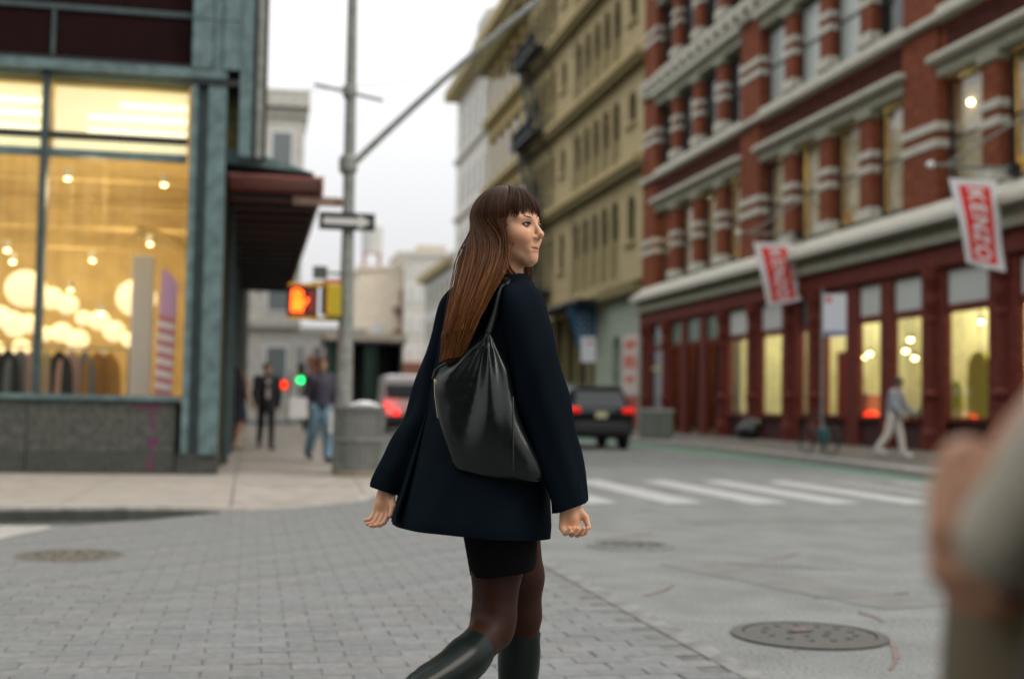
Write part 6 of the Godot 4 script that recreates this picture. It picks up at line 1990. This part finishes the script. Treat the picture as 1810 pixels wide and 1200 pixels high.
func hair(t: Node, W: Callable, HB: Basis):
	var chain := _path([[-0.066, 1.596, 0.0], [-0.078, 1.530, 0.03], [-0.091, 1.447, 0.085], [-0.115, 1.365, 0.125], [-0.140, 1.286, 0.150], [-0.160, 1.215, 0.158], [-0.166, 1.185, 0.158]])
	var wid := [0.060, 0.070, 0.070, 0.056, 0.042, 0.024, 0.012]
	var L := Vector3(0.87, 0.22, 0.44).normalized()
	var Nn := Vector3(-0.42, 0.1, 0.90).normalized()
	var base := MB.new()
	var bp := [[W.call(0, 0.028, -0.024), Vector3(0.0765, 0.083, 0.083), HB, 0.02], [W.call(0, -0.03, -0.045), Vector3(0.070, 0.09, 0.052), HB, 0.03]]
	for i in chain.size() - 2:
		for o in [-0.5, 0.0, 0.45]:
			bp.append([chain[i] + L * wid[i] * o, chain[i + 1] + L * wid[i + 1] * o, wid[i] * 0.40, wid[i + 1] * 0.38, 0.02])
	field(base, bp, 0.006)
	base.C.fill(lin(0.03, 0.0135, 0.006).srgb_to_linear())
	var hm := tinted(0.5)
	hm.metallic_specular = 0.26
	var ho := obj("hair", base, hm, t)
	var rng := RandomNumberGenerator.new()
	rng.seed = 77
	var strands := MB.new()
	var tone := func(v: float, k: float) -> Color:
		# dark brown at the root, warmer and lighter towards the tips
		var a := Color(0.031, 0.0135, 0.0063)
		var b := Color(0.135, 0.050, 0.014)
		var c := a.lerp(b, smoothstep(0.25, 1.0, v))
		return Color(c.r * k, c.g * k, c.b * k)
	var ell := func(az: float, pol: float, sc: float) -> Vector3:
		var d := Vector3(sin(pol) * sin(az), cos(pol), sin(pol) * cos(az))
		return W.call(d.x * 0.0805 * sc, 0.026 + d.y * 0.089 * sc, -0.012 + d.z * 0.097 * sc)
	for i in 2100:
		var u := rng.randf()
		var az := lerpf(deg_to_rad(62), deg_to_rad(298), u)   # from her left temple round the back to her right temple
		var tt := (u - 0.5) * 2.0                              # -1 her left, +1 her right
		var al := minf((1.0 - tt) / 1.2 * PI, 1.4 * PI)   # the back of the head falls to the outer edge
		var sc := rng.randf_range(1.0, 1.07)
		var p := []
		var p0 := rng.randf_range(0.01, 0.45)
		for k in 5:
			var pol := lerpf(p0, 1.62, k / 4.0)
			p.append(ell.call(az if k > 0 else lerpf(az, PI * (1.0 if sin(az) > 0 else 1.0), 0.1), pol, sc))
		var dep := rng.randf_range(0.72, 1.06) if i % 40 else rng.randf_range(1.08, 1.3)
		var end: float = rng.randf_range(0.66, 1.0)
		var wave := rng.randf() * TAU
		for k in range(1, chain.size()):
			var v := float(k) / (chain.size() - 1)
			if v > end: break
			var w: float = wid[k]
			var off: Vector3 = L * cos(al) * w * dep * rng.randf_range(0.92, 1.08) + Nn * sin(al) * minf(w * 0.75, 0.042) * dep
			off += (L * sin(v * (8.0 + 3.0 * sin(wave * 3.0)) + wave) + Nn * cos(v * 8.0 + wave)) * (0.005 + 0.006 * absf(sin(wave))) * v
			p.append(chain[k] + off)
		var sp := smooth_path(p, 22)
		var k2 := rng.randf_range(0.55, 1.5)
		if rng.randf() < 0.10: k2 *= 1.9
		var th := rng.randf_range(0.0007, 0.0018) * (1.0 + 0.4 * float(i < 300))
		var rad := []
		var cols := []
		for k in sp.size():
			var v := float(k) / (sp.size() - 1)
			rad.append(th * (1.0 - 0.75 * v * v) * minf(1.0, 0.5 + v * 4.0))
			cols.append(tone.call(v, k2))
		strands.tube(sp, rad, 4, false, cols)
	# fringe
	for i in 300:
		var u := rng.randf()
		var az := deg_to_rad(lerpf(-66, 66, u))
		var sc := rng.randf_range(1.0, 1.05)
		var side := absf(az) / deg_to_rad(66)
		var stop := lerpf(1.50, 1.72 if az < 0.0 else 1.62, side * side) + rng.randf_range(-0.16, 0.07) + 0.05 * sin(az * 23.0)
		var p := []
		for k in 8:
			var v := k / 7.0
			p.append(ell.call(az * (0.5 + 0.5 * v) + (0.05 * v if absf(az) > 0.2 else 0.0) * signf(az), lerpf(0.02, stop, v), sc + 0.035 * sin(v * PI) + 0.02 * v))
		var k2 := rng.randf_range(0.7, 1.35)
		var th := rng.randf_range(0.0010, 0.0022)
		var rad := []
		var cols := []
		var sp := smooth_path(p, 12)
		for k in sp.size():
			var v := float(k) / (sp.size() - 1)
			rad.append(th * (1.0 - 0.7 * v * v))
			cols.append(tone.call(v * 0.42, k2))
		strands.tube(sp, rad, 4, false, cols)
	# locks before the ears: near one down to the shoulder, far one seen below the chin
	for i in 120:
		var near := i < 66
		var s := -1.0 if near else 1.0
		var az := deg_to_rad((66.0 + rng.randf_range(-7, 12)) * s)
		var j := Vector3(rng.randf_range(-1, 1), 0, rng.randf_range(-1, 1))
		var p := [ell.call(az * 0.7, 0.25, 1.04), ell.call(az * 0.9, 0.7, 1.06), ell.call(az, 1.2, 1.05), ell.call(az * 1.02, 1.6, 1.03)]
		if near:
			p += [Vector3(-0.022, 1.545, 0.088) + j * 0.007, Vector3(-0.022, 1.505, 0.094) + j * 0.008, Vector3(-0.016 , 1.470, 0.10) + j * 0.010, Vector3(-0.004, 1.452, 0.105) + j * Vector3(0.016, 0, 0.008)]
		else:
			p += [Vector3(0.036, 1.53, -0.050) + j * 0.010, Vector3(0.040, 1.49, -0.045) + j * 0.014, Vector3(0.042, 1.435, -0.03) + j * 0.016]
		var sp := smooth_path(p, 18)
		var rad := []
		var cols := []
		var k2 := rng.randf_range(0.7, 1.8)
		var th := rng.randf_range(0.0012, 0.0026)
		for k in sp.size():
			var v := float(k) / (sp.size() - 1)
			rad.append(th * (1.0 - 0.7 * v * v))
			cols.append(tone.call(v * (0.95 if near else 0.6), k2))
		strands.tube(sp, rad, 4, false, cols)
	var so := obj("strands", strands, hm, ho)
	so.set_meta("kind", "stuff")

func oval(c: Vector3, hw: float, ratio: float, n: int, wob: Callable) -> PackedVector3Array:
	# ring whose width in x is hw either side; its long axis runs along the shoulders, 45 degrees to the picture
	var maj := hw / (0.7071 * sqrt(1.0 + ratio * ratio))
	var mi := maj * ratio
	var ring := PackedVector3Array()
	for s in n:
		var a := TAU * s / n
		var u := Vector3(0.7071, 0, 0.7071) * cos(a) * maj + Vector3(-0.7071, 0, 0.7071) * sin(a) * mi
		ring.append(c + u * wob.call(a) )
	return ring

func clothes(t: Node):
	var wool := worn(lin(0.0058, 0.0100, 0.0150), 0.78, 14.0, 0.7, "grain_tone", 0.2, 0.8, "weave", 0.4)
	wool.metallic_specular = 0.10
	# ---- blazer body
	var prof := [[1.456, -0.012, 0.034, 0.9], [1.448, -0.014, 0.052, 0.85], [1.436, -0.022, 0.080, 0.62], [1.412, -0.046, 0.112, 0.5], [1.374, -0.057, 0.131, 0.5], [1.32, -0.062, 0.139, 0.54], [1.277, -0.068, 0.145, 0.57], [1.23, -0.070, 0.150, 0.59], [1.184, -0.073, 0.155, 0.6], [1.135, -0.075, 0.161, 0.62], [1.09, -0.077, 0.167, 0.65], [1.035, -0.080, 0.176, 0.68], [0.982, -0.084, 0.185, 0.7], [0.935, -0.087, 0.194, 0.72], [0.889, -0.090, 0.202, 0.75], [0.85, -0.092, 0.209, 0.77], [0.811, -0.095, 0.215, 0.79], [0.78, -0.099, 0.221, 0.8], [0.752, -0.102, 0.222, 0.8]]
	var n := 120
	var rings := []
	for i in prof.size():
		var q: Array = prof[i]
		var v := clampf((1.30 - q[0]) / 0.55, 0.0, 1.0)
		var ring := oval(Vector3(q[1], q[0], 0.015 * v), q[2], q[3], n, func(a: float) -> float:
			var w := 1.0 + v * (0.026 * sin(a * 4.0 + 0.6) + 0.020 * sin(a * 7.0 + 2.0 + v * 1.5) + 0.009 * sin(a * 13.0 + q[0] * 18.0))
			return w)
		# hem dips to the right
		if i >= prof.size() - 4:
			var k := float(i - (prof.size() - 4)) / 3.0
			for s in n:
				var a := TAU * s / n
				ring[s].y += k * 0.010 * (-(ring[s].x - q[1]) / 0.22)
		rings.append(ring)
	# turn the hem inwards
	for e in [[0.985, 0.0], [0.95, 0.02]]:
		var r2 := PackedVector3Array()
		for p in rings[prof.size() - 1]: r2.append(Vector3(lerpf(-0.102, p.x, e[0]), p.y + e[1], lerpf(0.015, p.z, e[0])))
		rings.append(r2)
	var jm := MB.new()
	jm.loft(rings, false)
	var jo := obj("blazer", jm, wool, t)
	# left flap of the back vent, lying over the right one
	var fl := MB.new()
	var fr := []
	var fi := []
	for i in range(10, prof.size()):
		var v := float(i - 10) / (prof.size() - 11)
		var c: Vector3 = Vector3(prof[i][1], 0, 0.015)
		var ro := PackedVector3Array()
		var ri := PackedVector3Array()
		var ae := lerpf(2.12, 1.84, v)
		for k in 25:
			var a := lerpf(ae, 3.0, k / 24.0)
			var fa := a / TAU * n
			var p: Vector3 = rings[i][int(fa) % n].lerp(rings[i][(int(fa) + 1) % n], fa - int(fa))
			var o := Vector3(p.x - c.x, 0, p.z - c.z)
			var e := exp(-pow((a - ae) / 0.3, 2.0))
			var away := o * (0.012 + 0.10 * v * e) * smoothstep(0.0, 0.15, v + 0.1)
			if k > 20: away *= (24 - k) / 4.0
			p.y += 0.016 * v
			ro.append(p + away)
			ri.append(p + away * 0.8 - o.normalized() * 0.003)
		fr.append(ro); fi.append(ri)
	fl.loft(fr, false, false, [], Vector3(-0.5, 0, 1))
	fl.loft(fi, false, false, [], Vector3(0.5, 0, -1))
	for i in fr.size() - 1: fl.quad(fr[i][0], fr[i + 1][0], fi[i + 1][0], fi[i][0], Vector3(0.7, 0, 0.7))
	var last_i := fr.size() - 1
	for k in 24: fl.quad(fr[last_i][k], fr[last_i][k + 1], fi[last_i][k + 1], fi[last_i][k], Vector3.DOWN)
	obj("vent_flap", fl, wool, jo)
	# collar standing round the neck
	var cr := []
	for q in [[1.418, 0.082, 0.80], [1.440, 0.070, 0.85], [1.458, 0.063, 0.9], [1.461, 0.059, 0.9], [1.445, 0.056, 0.9]]:
		cr.append(oval(Vector3(-0.016, q[0], 0.0), q[1], q[2], 40, func(_a: float) -> float: return 1.0))
	var cm := MB.new()
	cm.loft(cr, false)
	obj("collar", cm, wool, jo)
	# sleeves
	for q in [[[[0.010, 1.405, 0.085], [0.026, 1.375, 0.115], [0.038, 1.320, 0.135], [0.061, 1.212, 0.160], [0.088, 1.093, 0.178], [0.124, 0.975, 0.19], [0.153, 0.872, 0.195], [0.160, 0.832, 0.196]], [0.045, 0.062, 0.068, 0.067, 0.064, 0.058, 0.052, 0.051], 1.0], [[[-0.135, 1.405, -0.06], [-0.152, 1.375, -0.085], [-0.172, 1.320, -0.095], [-0.205, 1.2, -0.08], [-0.246, 1.055, -0.05], [-0.292, 0.955, -0.03], [-0.336, 0.878, -0.02], [-0.346, 0.852, -0.018]], [0.042, 0.055, 0.058, 0.056, 0.053, 0.048, 0.044, 0.044], 0.0]]:
		var sp := smooth_path(_path(q[0]), 30)
		var tmp := MB.new()
		var rad := []
		for i in sp.size():
			var v: float = float(i) / 30.0 * (q[1].size() - 1)
			var a := mini(int(v), q[1].size() - 2)
			rad.append(lerpf(q[1][a], q[1][a + 1], v - a))
		tmp.tube(sp, rad, 40, false)
		# creases at the elbow, long soft folds below
		for i in tmp.V.size():
			var ri := i / 40
			var a := TAU * (i % 40) / 40
			var v := ri / 30.0
			var d: float = 0.0045 * sin(a * 2.0 + v * 9.0 + q[2]) + 0.0045 * sin(a * 2.0 - v * 26.0 + q[2] * 2.0) * exp(-pow((v - 0.55) / 0.2, 2.0)) + 0.0026 * sin(a * 5.0 + v * 7.0)
			tmp.V[i] += tmp.N[i] * d
			if ri >= 27 and q[2] > 0.5: tmp.V[i].y += (ri - 26) / 4.0 * 0.012 * clampf((tmp.V[i].x - 0.158) / 0.05, -1.0, 1.0)
		# cuff turned in
		var last := PackedVector3Array()
		var inner := PackedVector3Array()
		var cen: Vector3 = sp[30]
		for s in 40:
			last.append(tmp.V[30 * 40 + s])
			inner.append(cen.lerp(tmp.V[30 * 40 + s], 0.88) + (sp[29] - sp[30]).normalized() * 0.06)
		var fin := MB.new()
		var rr := []
		for r in 31: rr.append(tmp.V.slice(r * 40, r * 40 + 40))
		fin.loft(rr, false)
		fin.loft([last, inner], false)
		obj("sleeve", fin, wool, jo)
	# ---- skirt
	var sr := []
	for q in [[0.83, -0.027, 0.108], [0.78, -0.026, 0.105], [0.731, -0.023, 0.101], [0.68, -0.018, 0.095], [0.648, -0.015, 0.089], [0.646, -0.015, 0.087], [0.66, -0.015, 0.084]]:
		var ring := PackedVector3Array()
		for k in 60:
			var a := TAU * k / 60
			var w: float = 1.0 + 0.01 * sin(a * 3.0 + q[0] * 20.0)
			ring.append(Vector3(q[1] + signf(cos(a)) * pow(absf(cos(a)), 0.75) * q[2] * w, q[0], 0.022 + signf(sin(a)) * pow(absf(sin(a)), 0.75) * (q[2] + 0.062) * w))
		sr.append(ring)
	for s in 60:
		for r in [4, 5]: sr[r][s].y += 0.010 * (sr[r][s].x + 0.012) / 0.08
	var km := MB.new()
	km.loft(sr, false)
	var sk := mat(lin(0.006, 0.006, 0.007), 0.9)
	sk.metallic_specular = 0.12
	obj("skirt", km, sk, t)
	# ---- sheer tights, each leg
	var tg := mat(lin(0.024, 0.0080, 0.0040), 0.5)
	tg.metallic_specular = 0.25
	for leg in [[[Vector3(-0.029, 0.80, 0.065), Vector3(-0.030, 0.660, 0.092), 0.072, 0.067], [Vector3(-0.030, 0.660, 0.092), Vector3(-0.036, 0.530, 0.118), 0.067, 0.058], [Vector3(-0.036, 0.530, 0.118), Vector3(-0.040, 0.500, 0.132), 0.057, 0.054], [Vector3(-0.040, 0.500, 0.132), Vector3(-0.105, 0.445, 0.245), 0.052, 0.050], [Vector3(-0.105, 0.445, 0.245), Vector3(-0.209, 0.396, 0.36), 0.050, 0.035]],
		[[Vector3(0.010, 0.80, -0.05), Vector3(0.036, 0.614, -0.085), 0.072, 0.064], [Vector3(0.036, 0.614, -0.085), Vector3(0.042, 0.505, -0.10), 0.064, 0.053], [Vector3(0.042, 0.505, -0.10), Vector3(0.036, 0.40, -0.115), 0.052, 0.052], [Vector3(0.036, 0.40, -0.115), Vector3(0.036, 0.12, -0.12), 0.052, 0.034]]]:
		var lm := MB.new()
		var pr := []
		for b in leg: pr.append([b[0], b[1], b[2], b[3], 0.02])
		field(lm, pr, 0.008)
		obj("tights", lm, tg, t)
	# ---- boots
	var bl := mat(lin(0.005, 0.0085, 0.007), 0.3)
	bl.metallic_specular = 0.28
	for b in [[[[0.037, 0.452, -0.115], [0.036, 0.40, -0.115], [0.034, 0.30, -0.118], [0.036, 0.18, -0.12], [0.036, 0.105, -0.12]], [0.060, 0.060, 0.056, 0.046, 0.044], Vector3(0.70, -0.30, -0.70), Vector3(0.036, 0.065, -0.12)], [[[-0.082, 0.462, 0.205], [-0.106, 0.444, 0.247], [-0.150, 0.420, 0.300], [-0.205, 0.396, 0.362], [-0.235, 0.382, 0.395]], [0.056, 0.057, 0.053, 0.045, 0.043], Vector3(0.15, -0.95, 0.25), Vector3(-0.262, 0.370, 0.425)]]:
		var bm := MB.new()
		var sp := smooth_path(_path(b[0]), 16)
		var rad := []
		for i in 17:
			var v := i / 16.0 * 4.0
			var a := mini(int(v), 3)
			rad.append(lerpf(b[1][a], b[1][a + 1], v - a))
		bm.tube(sp, rad, 36, false)
		for i in bm.V.size():
			var v := (i / 36) / 16.0
			var a := TAU * (i % 36) / 36
			bm.V[i] += bm.N[i] * (0.0018 * sin(a * 2.0 + v * 14.0) + 0.0012 * sin(v * 40.0 + a * 3.0) * v)
		# rolled rim and inner wall at the top
		var up: Vector3 = (sp[0] - sp[1]).normalized()
		var r0 := PackedVector3Array()
		var r1 := PackedVector3Array()
		var r2 := PackedVector3Array()
		for s in 36:
			var p := bm.V[s]
			r0.append(p); r1.append(sp[0].lerp(p, 0.95) + up * 0.003); r2.append(sp[0].lerp(p, 0.91) - up * 0.05)
		bm.loft([r0, r1, r2], false)
		var fd: Vector3 = b[2].normalized()
		field(bm, [[b[3], b[3] + fd * 0.12, 0.046, 0.036, 0.02], [b[3] + fd * 0.12, b[3] + fd * 0.19, 0.036, 0.028, 0.02], [b[3], sp[16], 0.044, 0.043, 0.02]], 0.01)
		var bo := obj("boot", bm, bl, t)
		var hl := MB.new()
		var back: Vector3 = (sp[15] - sp[16]).normalized()
		var heel_at: Vector3 = b[3] - fd * 0.02 - back * 0.035
		hl.rod(heel_at, heel_at - back * 0.04, 0.026, 12)
		obj("heel", hl, M.black, bo)

func leather_bag(org: Vector3, turn: float):
	var t := thing("shoulder_bag", "soft black leather shoulder bag hanging on the woman's back", "bag", org, turn)
	var leather := worn(lin(0.006, 0.0105, 0.0095), 0.24, 6.0, 0.75, "blotch2", 0.03, 0.6, "hide", 0.35)
	leather.metallic_specular = 0.42
	var rows := [[1.290, -0.066, 0.006], [1.284, -0.066, 0.010], [1.268, -0.067, 0.021], [1.239, -0.079, 0.048], [1.208, -0.092, 0.078], [1.192, -0.1015, 0.096], [1.172, -0.1045, 0.1035], [1.149, -0.102, 0.1045], [1.119, -0.098, 0.107], [1.09, -0.092, 0.108], [1.060, -0.085, 0.110], [1.03, -0.075, 0.112], [1.001, -0.063, 0.114], [0.975, -0.051, 0.116], [0.950, -0.041, 0.118], [0.928, -0.032, 0.117], [0.914, -0.016, 0.102], [0.904, 0.016, 0.064], [0.900, 0.022, 0.05]]
	var back := func(x: float, y: float) -> float:   # how far the back of the blazer stands out here
		return lerpf(0.128, 0.165, clampf((1.29 - y) / 0.3, 0.0, 1.0)) + 0.05 * clampf((x + 0.10) / 0.15, -0.6, 1.0)
	var n := 48
	var m := MB.new()
	var front := []
	var rear := []
	for i in rows.size():
		var q: Array = rows[i]
		var v := float(i) / (rows.size() - 1)
		var fr := PackedVector3Array()
		var re := PackedVector3Array()
		for s in n + 1:
			var u := float(s) / n
			var x: float = q[1] + q[2] * (u * 2.0 - 1.0)
			var edge := sqrt(maxf(0.0, 1.0 - pow(u * 2.0 - 1.0, 4.0)))
			var th := 0.050 * sqrt(sin(PI * clampf(v * 0.93 + 0.05, 0.0, 1.0))) * edge
			# folds that fan out from where the strap gathers the top
			var dx: float = x + 0.066
			var dy: float = 1.30 - q[0]
			var ang := atan2(dx, maxf(dy, 0.01))
			var fade := smoothstep(0.0, 0.06, dy) * (1.0 - smoothstep(0.22, 0.36, dy) * 0.6) * edge
			var fold := (0.0095 * sin(ang * 9.0 + 0.8) + 0.005 * sin(ang * 17.0 + dy * 6.0) + 0.0022 * sin(dy * 30.0 + ang * 5.0) * smoothstep(0.12, 0.3, dy)) * fade
			# gusset: the panel right of the seam falls back
			var sx: float = x - (0.008 - 0.02 * (q[0] - 1.0))
			var seam := 0.0
			if sx > 0.0 and q[0] < 1.14: th *= 1.0 - 0.45 * clampf(sx / 0.10, 0.0, 1.0)
			var z: float = back.call(x, q[0])
			fr.append(Vector3(x, q[0], z + 0.012 + th + fold + seam * edge))
			re.append(Vector3(x, q[0], z + 0.008 - 0.002 * edge))
		front.append(fr)
		rear.append(re)
	m.loft(front, false, false, [], Vector3.BACK)
	m.loft(rear, false, false, [], Vector3.FORWARD)
	for i in rows.size() - 1:
		m.quad(front[i][0], front[i + 1][0], rear[i + 1][0], rear[i][0], Vector3.LEFT)
		m.quad(front[i][n], front[i + 1][n], rear[i + 1][n], rear[i][n], Vector3.RIGHT)
	obj("body", m, leather, t)
	var sp := smooth_path(_path([[-0.010, 1.425, -0.03], [-0.010, 1.447, 0.02], [-0.014, 1.447, 0.06], [-0.023, 1.429, 0.098], [-0.034, 1.395, 0.125], [-0.049, 1.335, 0.138], [-0.064, 1.288, 0.148]]), 24)
	var rings := []
	for i in sp.size():
		var ring := PackedVector3Array()
		var tn: Vector3 = (sp[mini(i + 1, 24)] - sp[maxi(i - 1, 0)]).normalized()
		var sd := Vector3(0.93, 0.0, -0.36)
		sd = (sd - tn * sd.dot(tn)).normalized()
		var up := tn.cross(sd)
		for s in 16:
			var a := TAU * s / 16
			ring.append(sp[i] + sd * cos(a) * 0.0115 + up * sin(a) * 0.004)
		rings.append(ring)
	var sm := MB.new()
	sm.loft(rings)
	obj("strap", sm, leather, t)
	var seam := MB.new()
	var pth := []
	for i in range(8, 16):
		var y: float = rows[i][0]
		var x := 0.008 - 0.02 * (y - 1.0)
		var u: float = clampf(((x - rows[i][1]) / rows[i][2] + 1.0) / 2.0, 0.0, 0.98) * n
		var ui := clampi(int(u), 0, n - 1)
		pth.append(front[i][ui].lerp(front[i][ui + 1], u - ui) + Vector3(0, 0, 0.0015))
	seam.tube(pth, [0.0022], 6)
	obj("seam", seam, M.black, t)
	var zp := MB.new()
	pth = []
	for i in range(5, 11): pth.append(front[i][0] + Vector3(0.001, 0, -0.002))
	zp.tube(pth, [0.0026], 6)
	obj("zip", zp, mat(lin(0.45, 0.44, 0.40), 0.35, 0.8), t)
	var tab := MB.new()
	tab.cbox(Vector3(-0.207, 1.178, back.call(-0.2, 1.18) + 0.02), Vector3(0.008, 0.03, 0.005), 0.002, Basis(Vector3.BACK, -0.3))
	obj("zip_pull", tab, M.black, t)
	var hem := MB.new()
	pth = []
	for i in range(1, 7): pth.append(front[i][0] + Vector3(0.0, 0.002, 0.001))
	hem.tube(pth, [0.0035], 6)
	obj("top_binding", hem, leather, t)

# ---- a passer-by at the right edge, very near the lens
func passer_by():
	var t := thing("person", "blurred passer-by at the very edge with pale sleeve, bare hand and olive coat", "person", Vector3(0.575, 0, -0.880), -0.1953)
	var skin := lin(0.32, 0.155, 0.09)
	var E := Basis.IDENTITY
	var body := MB.new()
	body.col = skin.srgb_to_linear()
	# faces left; its left side is towards the camera
	field(body, [[Vector3(0.17, 1.28, -0.03), Vector3(0.10, 0.2, 0.15), E, 0.05], [Vector3(0.14, 0.95, -0.03), Vector3(0.10, 0.14, 0.15), E, 0.05], [Vector3(0.17, 1.25, -0.03), Vector3(0.14, 0.95, -0.03), 0.10, 0.10, 0.05], [Vector3(0.18, 1.4, -0.03), Vector3(0.17, 1.55, -0.03), 0.07, 0.05, 0.04],
		[Vector3(0.18, 1.40, 0.13), Vector3(0.08, 1.23, 0.13), 0.05, 0.036, 0.04], [Vector3(0.08, 1.23, 0.13), Vector3(-0.062, 1.03, 0.06), 0.036, 0.024, 0.02], [Vector3(0.18, 1.40, -0.19), Vector3(0.2, 1.12, -0.22), 0.05, 0.04, 0.04], [Vector3(0.2, 1.12, -0.22), Vector3(0.16, 0.88, -0.22), 0.04, 0.028, 0.02],
		[Vector3(0.13, 0.92, 0.06), Vector3(0.08, 0.50, 0.06), 0.085, 0.055, 0.04], [Vector3(0.08, 0.50, 0.06), Vector3(0.14, 0.10, 0.06), 0.055, 0.04, 0.02], [Vector3(0.14, 0.10, 0.06), Vector3(-0.02, 0.05, 0.06), 0.04, 0.03, 0.02], [Vector3(0.13, 0.92, -0.12), Vector3(0.2, 0.51, -0.12), 0.085, 0.055, 0.04], [Vector3(0.2, 0.51, -0.12), Vector3(0.32, 0.13, -0.12), 0.055, 0.04, 0.02], [Vector3(0.32, 0.13, -0.12), Vector3(0.18, 0.05, -0.12), 0.04, 0.03, 0.02]], 0.02)
	field(body, [[Vector3(0.16, 1.67, -0.03), Vector3(0.09, 0.10, 0.073), E, 0.02], [Vector3(0.13, 1.6, -0.03), Vector3(0.065, 0.075, 0.058), E, 0.03], [Vector3(0.075, 1.66, -0.03), Vector3(0.062, 1.63, -0.03), 0.01, 0.012, 0.01], [Vector3(0.09, 1.555, -0.03), Vector3(0.085, 1.555, -0.03), 0.018, 0.017, 0.03], [Vector3(0.085, 1.6, -0.045), Vector3(0.085, 1.6, -0.015), 0.007, 0.007, 0.006], [Vector3(0.08, 1.67, -0.002), Vector3(0.08, 1.67, 0.0), 0.013, 0.013, 0.01, true], [Vector3(0.08, 1.67, -0.06), Vector3(0.08, 1.67, -0.058), 0.013, 0.013, 0.01, true], [Vector3(0.17, 1.655, 0.045), Vector3(0.175, 1.68, 0.045), 0.012, 0.014, 0.006]], 0.008)
	field(body, hand_bones(Vector3(-0.066, 1.055, 0.04), Vector3(-0.12, -0.95, 0.18).normalized(), Vector3(-0.25, -0.15, -0.95).normalized(), 0.9, 0.75), 0.005)
	field(body, hand_bones(Vector3(0.16, 0.88, -0.22), Vector3(-0.2, -0.97, 0.0).normalized(), Vector3(-1, 0, 0), 1.0, 0.3), 0.006)
	obj("body", body, tinted(0.55), t)
	var ey := MB.new()
	for z in [-0.001, -0.059]: ey.ball(Vector3(0.094, 1.67, z), Vector3.ONE * 0.0125)
	obj("eyes", ey, mat(lin(0.1, 0.08, 0.07), 0.2), t)
	var top := MB.new()
	field(top, [[Vector3(0.18, 1.27, -0.03), Vector3(0.125, 0.21, 0.17), E, 0.05], [Vector3(0.18, 1.25, -0.03), Vector3(0.17, 1.0, -0.03), 0.13, 0.12, 0.05], [Vector3(0.18, 1.40, 0.13), Vector3(0.08, 1.23, 0.13), 0.062, 0.05, 0.04], [Vector3(0.08, 1.23, 0.13), Vector3(-0.055, 1.005, 0.075), 0.048, 0.034, 0.02], [Vector3(0.18, 1.40, -0.19), Vector3(0.2, 1.12, -0.22), 0.06, 0.05, 0.04], [Vector3(0.2, 1.12, -0.22), Vector3(0.163, 0.9, -0.22), 0.05, 0.04, 0.02]], 0.016)
	obj("knit_top", top, mat(lin(0.27, 0.245, 0.19), 0.95), t)
	var coat := MB.new()
	var rings := []
	for q in [[1.03, 0.135, 0.125], [0.99, 0.115, 0.150], [0.95, 0.115, 0.158], [0.85, 0.112, 0.162], [0.70, 0.115, 0.168], [0.55, 0.12, 0.172]]:
		var ring := PackedVector3Array()
		for k in 32:
			var a := TAU * k / 32
			ring.append(Vector3(q[1] + cos(a) * q[2], q[0], -0.03 + sin(a) * 0.2 * (1.0 + 0.05 * sin(a * 6.0))))
		rings.append(ring)
	coat.loft(rings, false)
	obj("coat", coat, mat(lin(0.062, 0.046, 0.020), 0.9), t)
	var tr := MB.new()
	field(tr, [[Vector3(0.10, 0.6, 0.06), Vector3(0.08, 0.50, 0.06), 0.08, 0.07, 0.03], [Vector3(0.08, 0.50, 0.06), Vector3(0.14, 0.13, 0.06), 0.07, 0.06, 0.02], [Vector3(0.18, 0.6, -0.12), Vector3(0.2, 0.51, -0.12), 0.08, 0.07, 0.03], [Vector3(0.2, 0.51, -0.12), Vector3(0.31, 0.16, -0.12), 0.07, 0.06, 0.02]], 0.02)
	obj("trousers", tr, mat(lin(0.05, 0.04, 0.025), 0.9), t)
	var sh := MB.new()
	field(sh, [[Vector3(0.16, 0.06, 0.06), Vector3(-0.04, 0.04, 0.06), 0.05, 0.038, 0.02], [Vector3(0.34, 0.09, -0.12), Vector3(0.16, 0.04, -0.12), 0.05, 0.038, 0.02]], 0.02)
	obj("shoes", sh, M.black, t)
	var hr := MB.new()
	field(hr, [[Vector3(0.185, 1.70, -0.03), Vector3(0.095, 0.09, 0.086), E, 0.02], [Vector3(0.22, 1.6, -0.03), Vector3(0.24, 1.45, -0.03), 0.07, 0.05, 0.03]], 0.014)
	obj("hair", hr, mat(lin(0.03, 0.016, 0.009), 0.6), t)
	# dark bag worn at the hip
	var b := thing("shoulder_bag", "blurred dark bag at the passer-by's hip, cut by the frame edge", "bag", Vector3(0.575, 0, -0.880), -0.1953)
	var bm := MB.new()
	field(bm, [[Vector3(0.052, 0.93, 0.14), Vector3(0.115, 0.14, 0.035), E, 0.03], [Vector3(0.055, 0.86, 0.14), Vector3(0.115, 0.12, 0.04), E, 0.04], [Vector3(0.055, 1.02, 0.14), Vector3(0.09, 0.09, 0.03), E, 0.04]], 0.012)
	obj("body", bm, mat(lin(0.012, 0.009, 0.008), 0.6), b)
	var sm := MB.new()
	sm.tube(smooth_path(_path([[0.06, 1.05, 0.10], [0.12, 1.25, 0.125], [0.19, 1.455, 0.03], [0.25, 1.25, 0.05], [0.20, 1.03, 0.09]]), 20), [0.012], 8)
	obj("strap", sm, M.black, b)
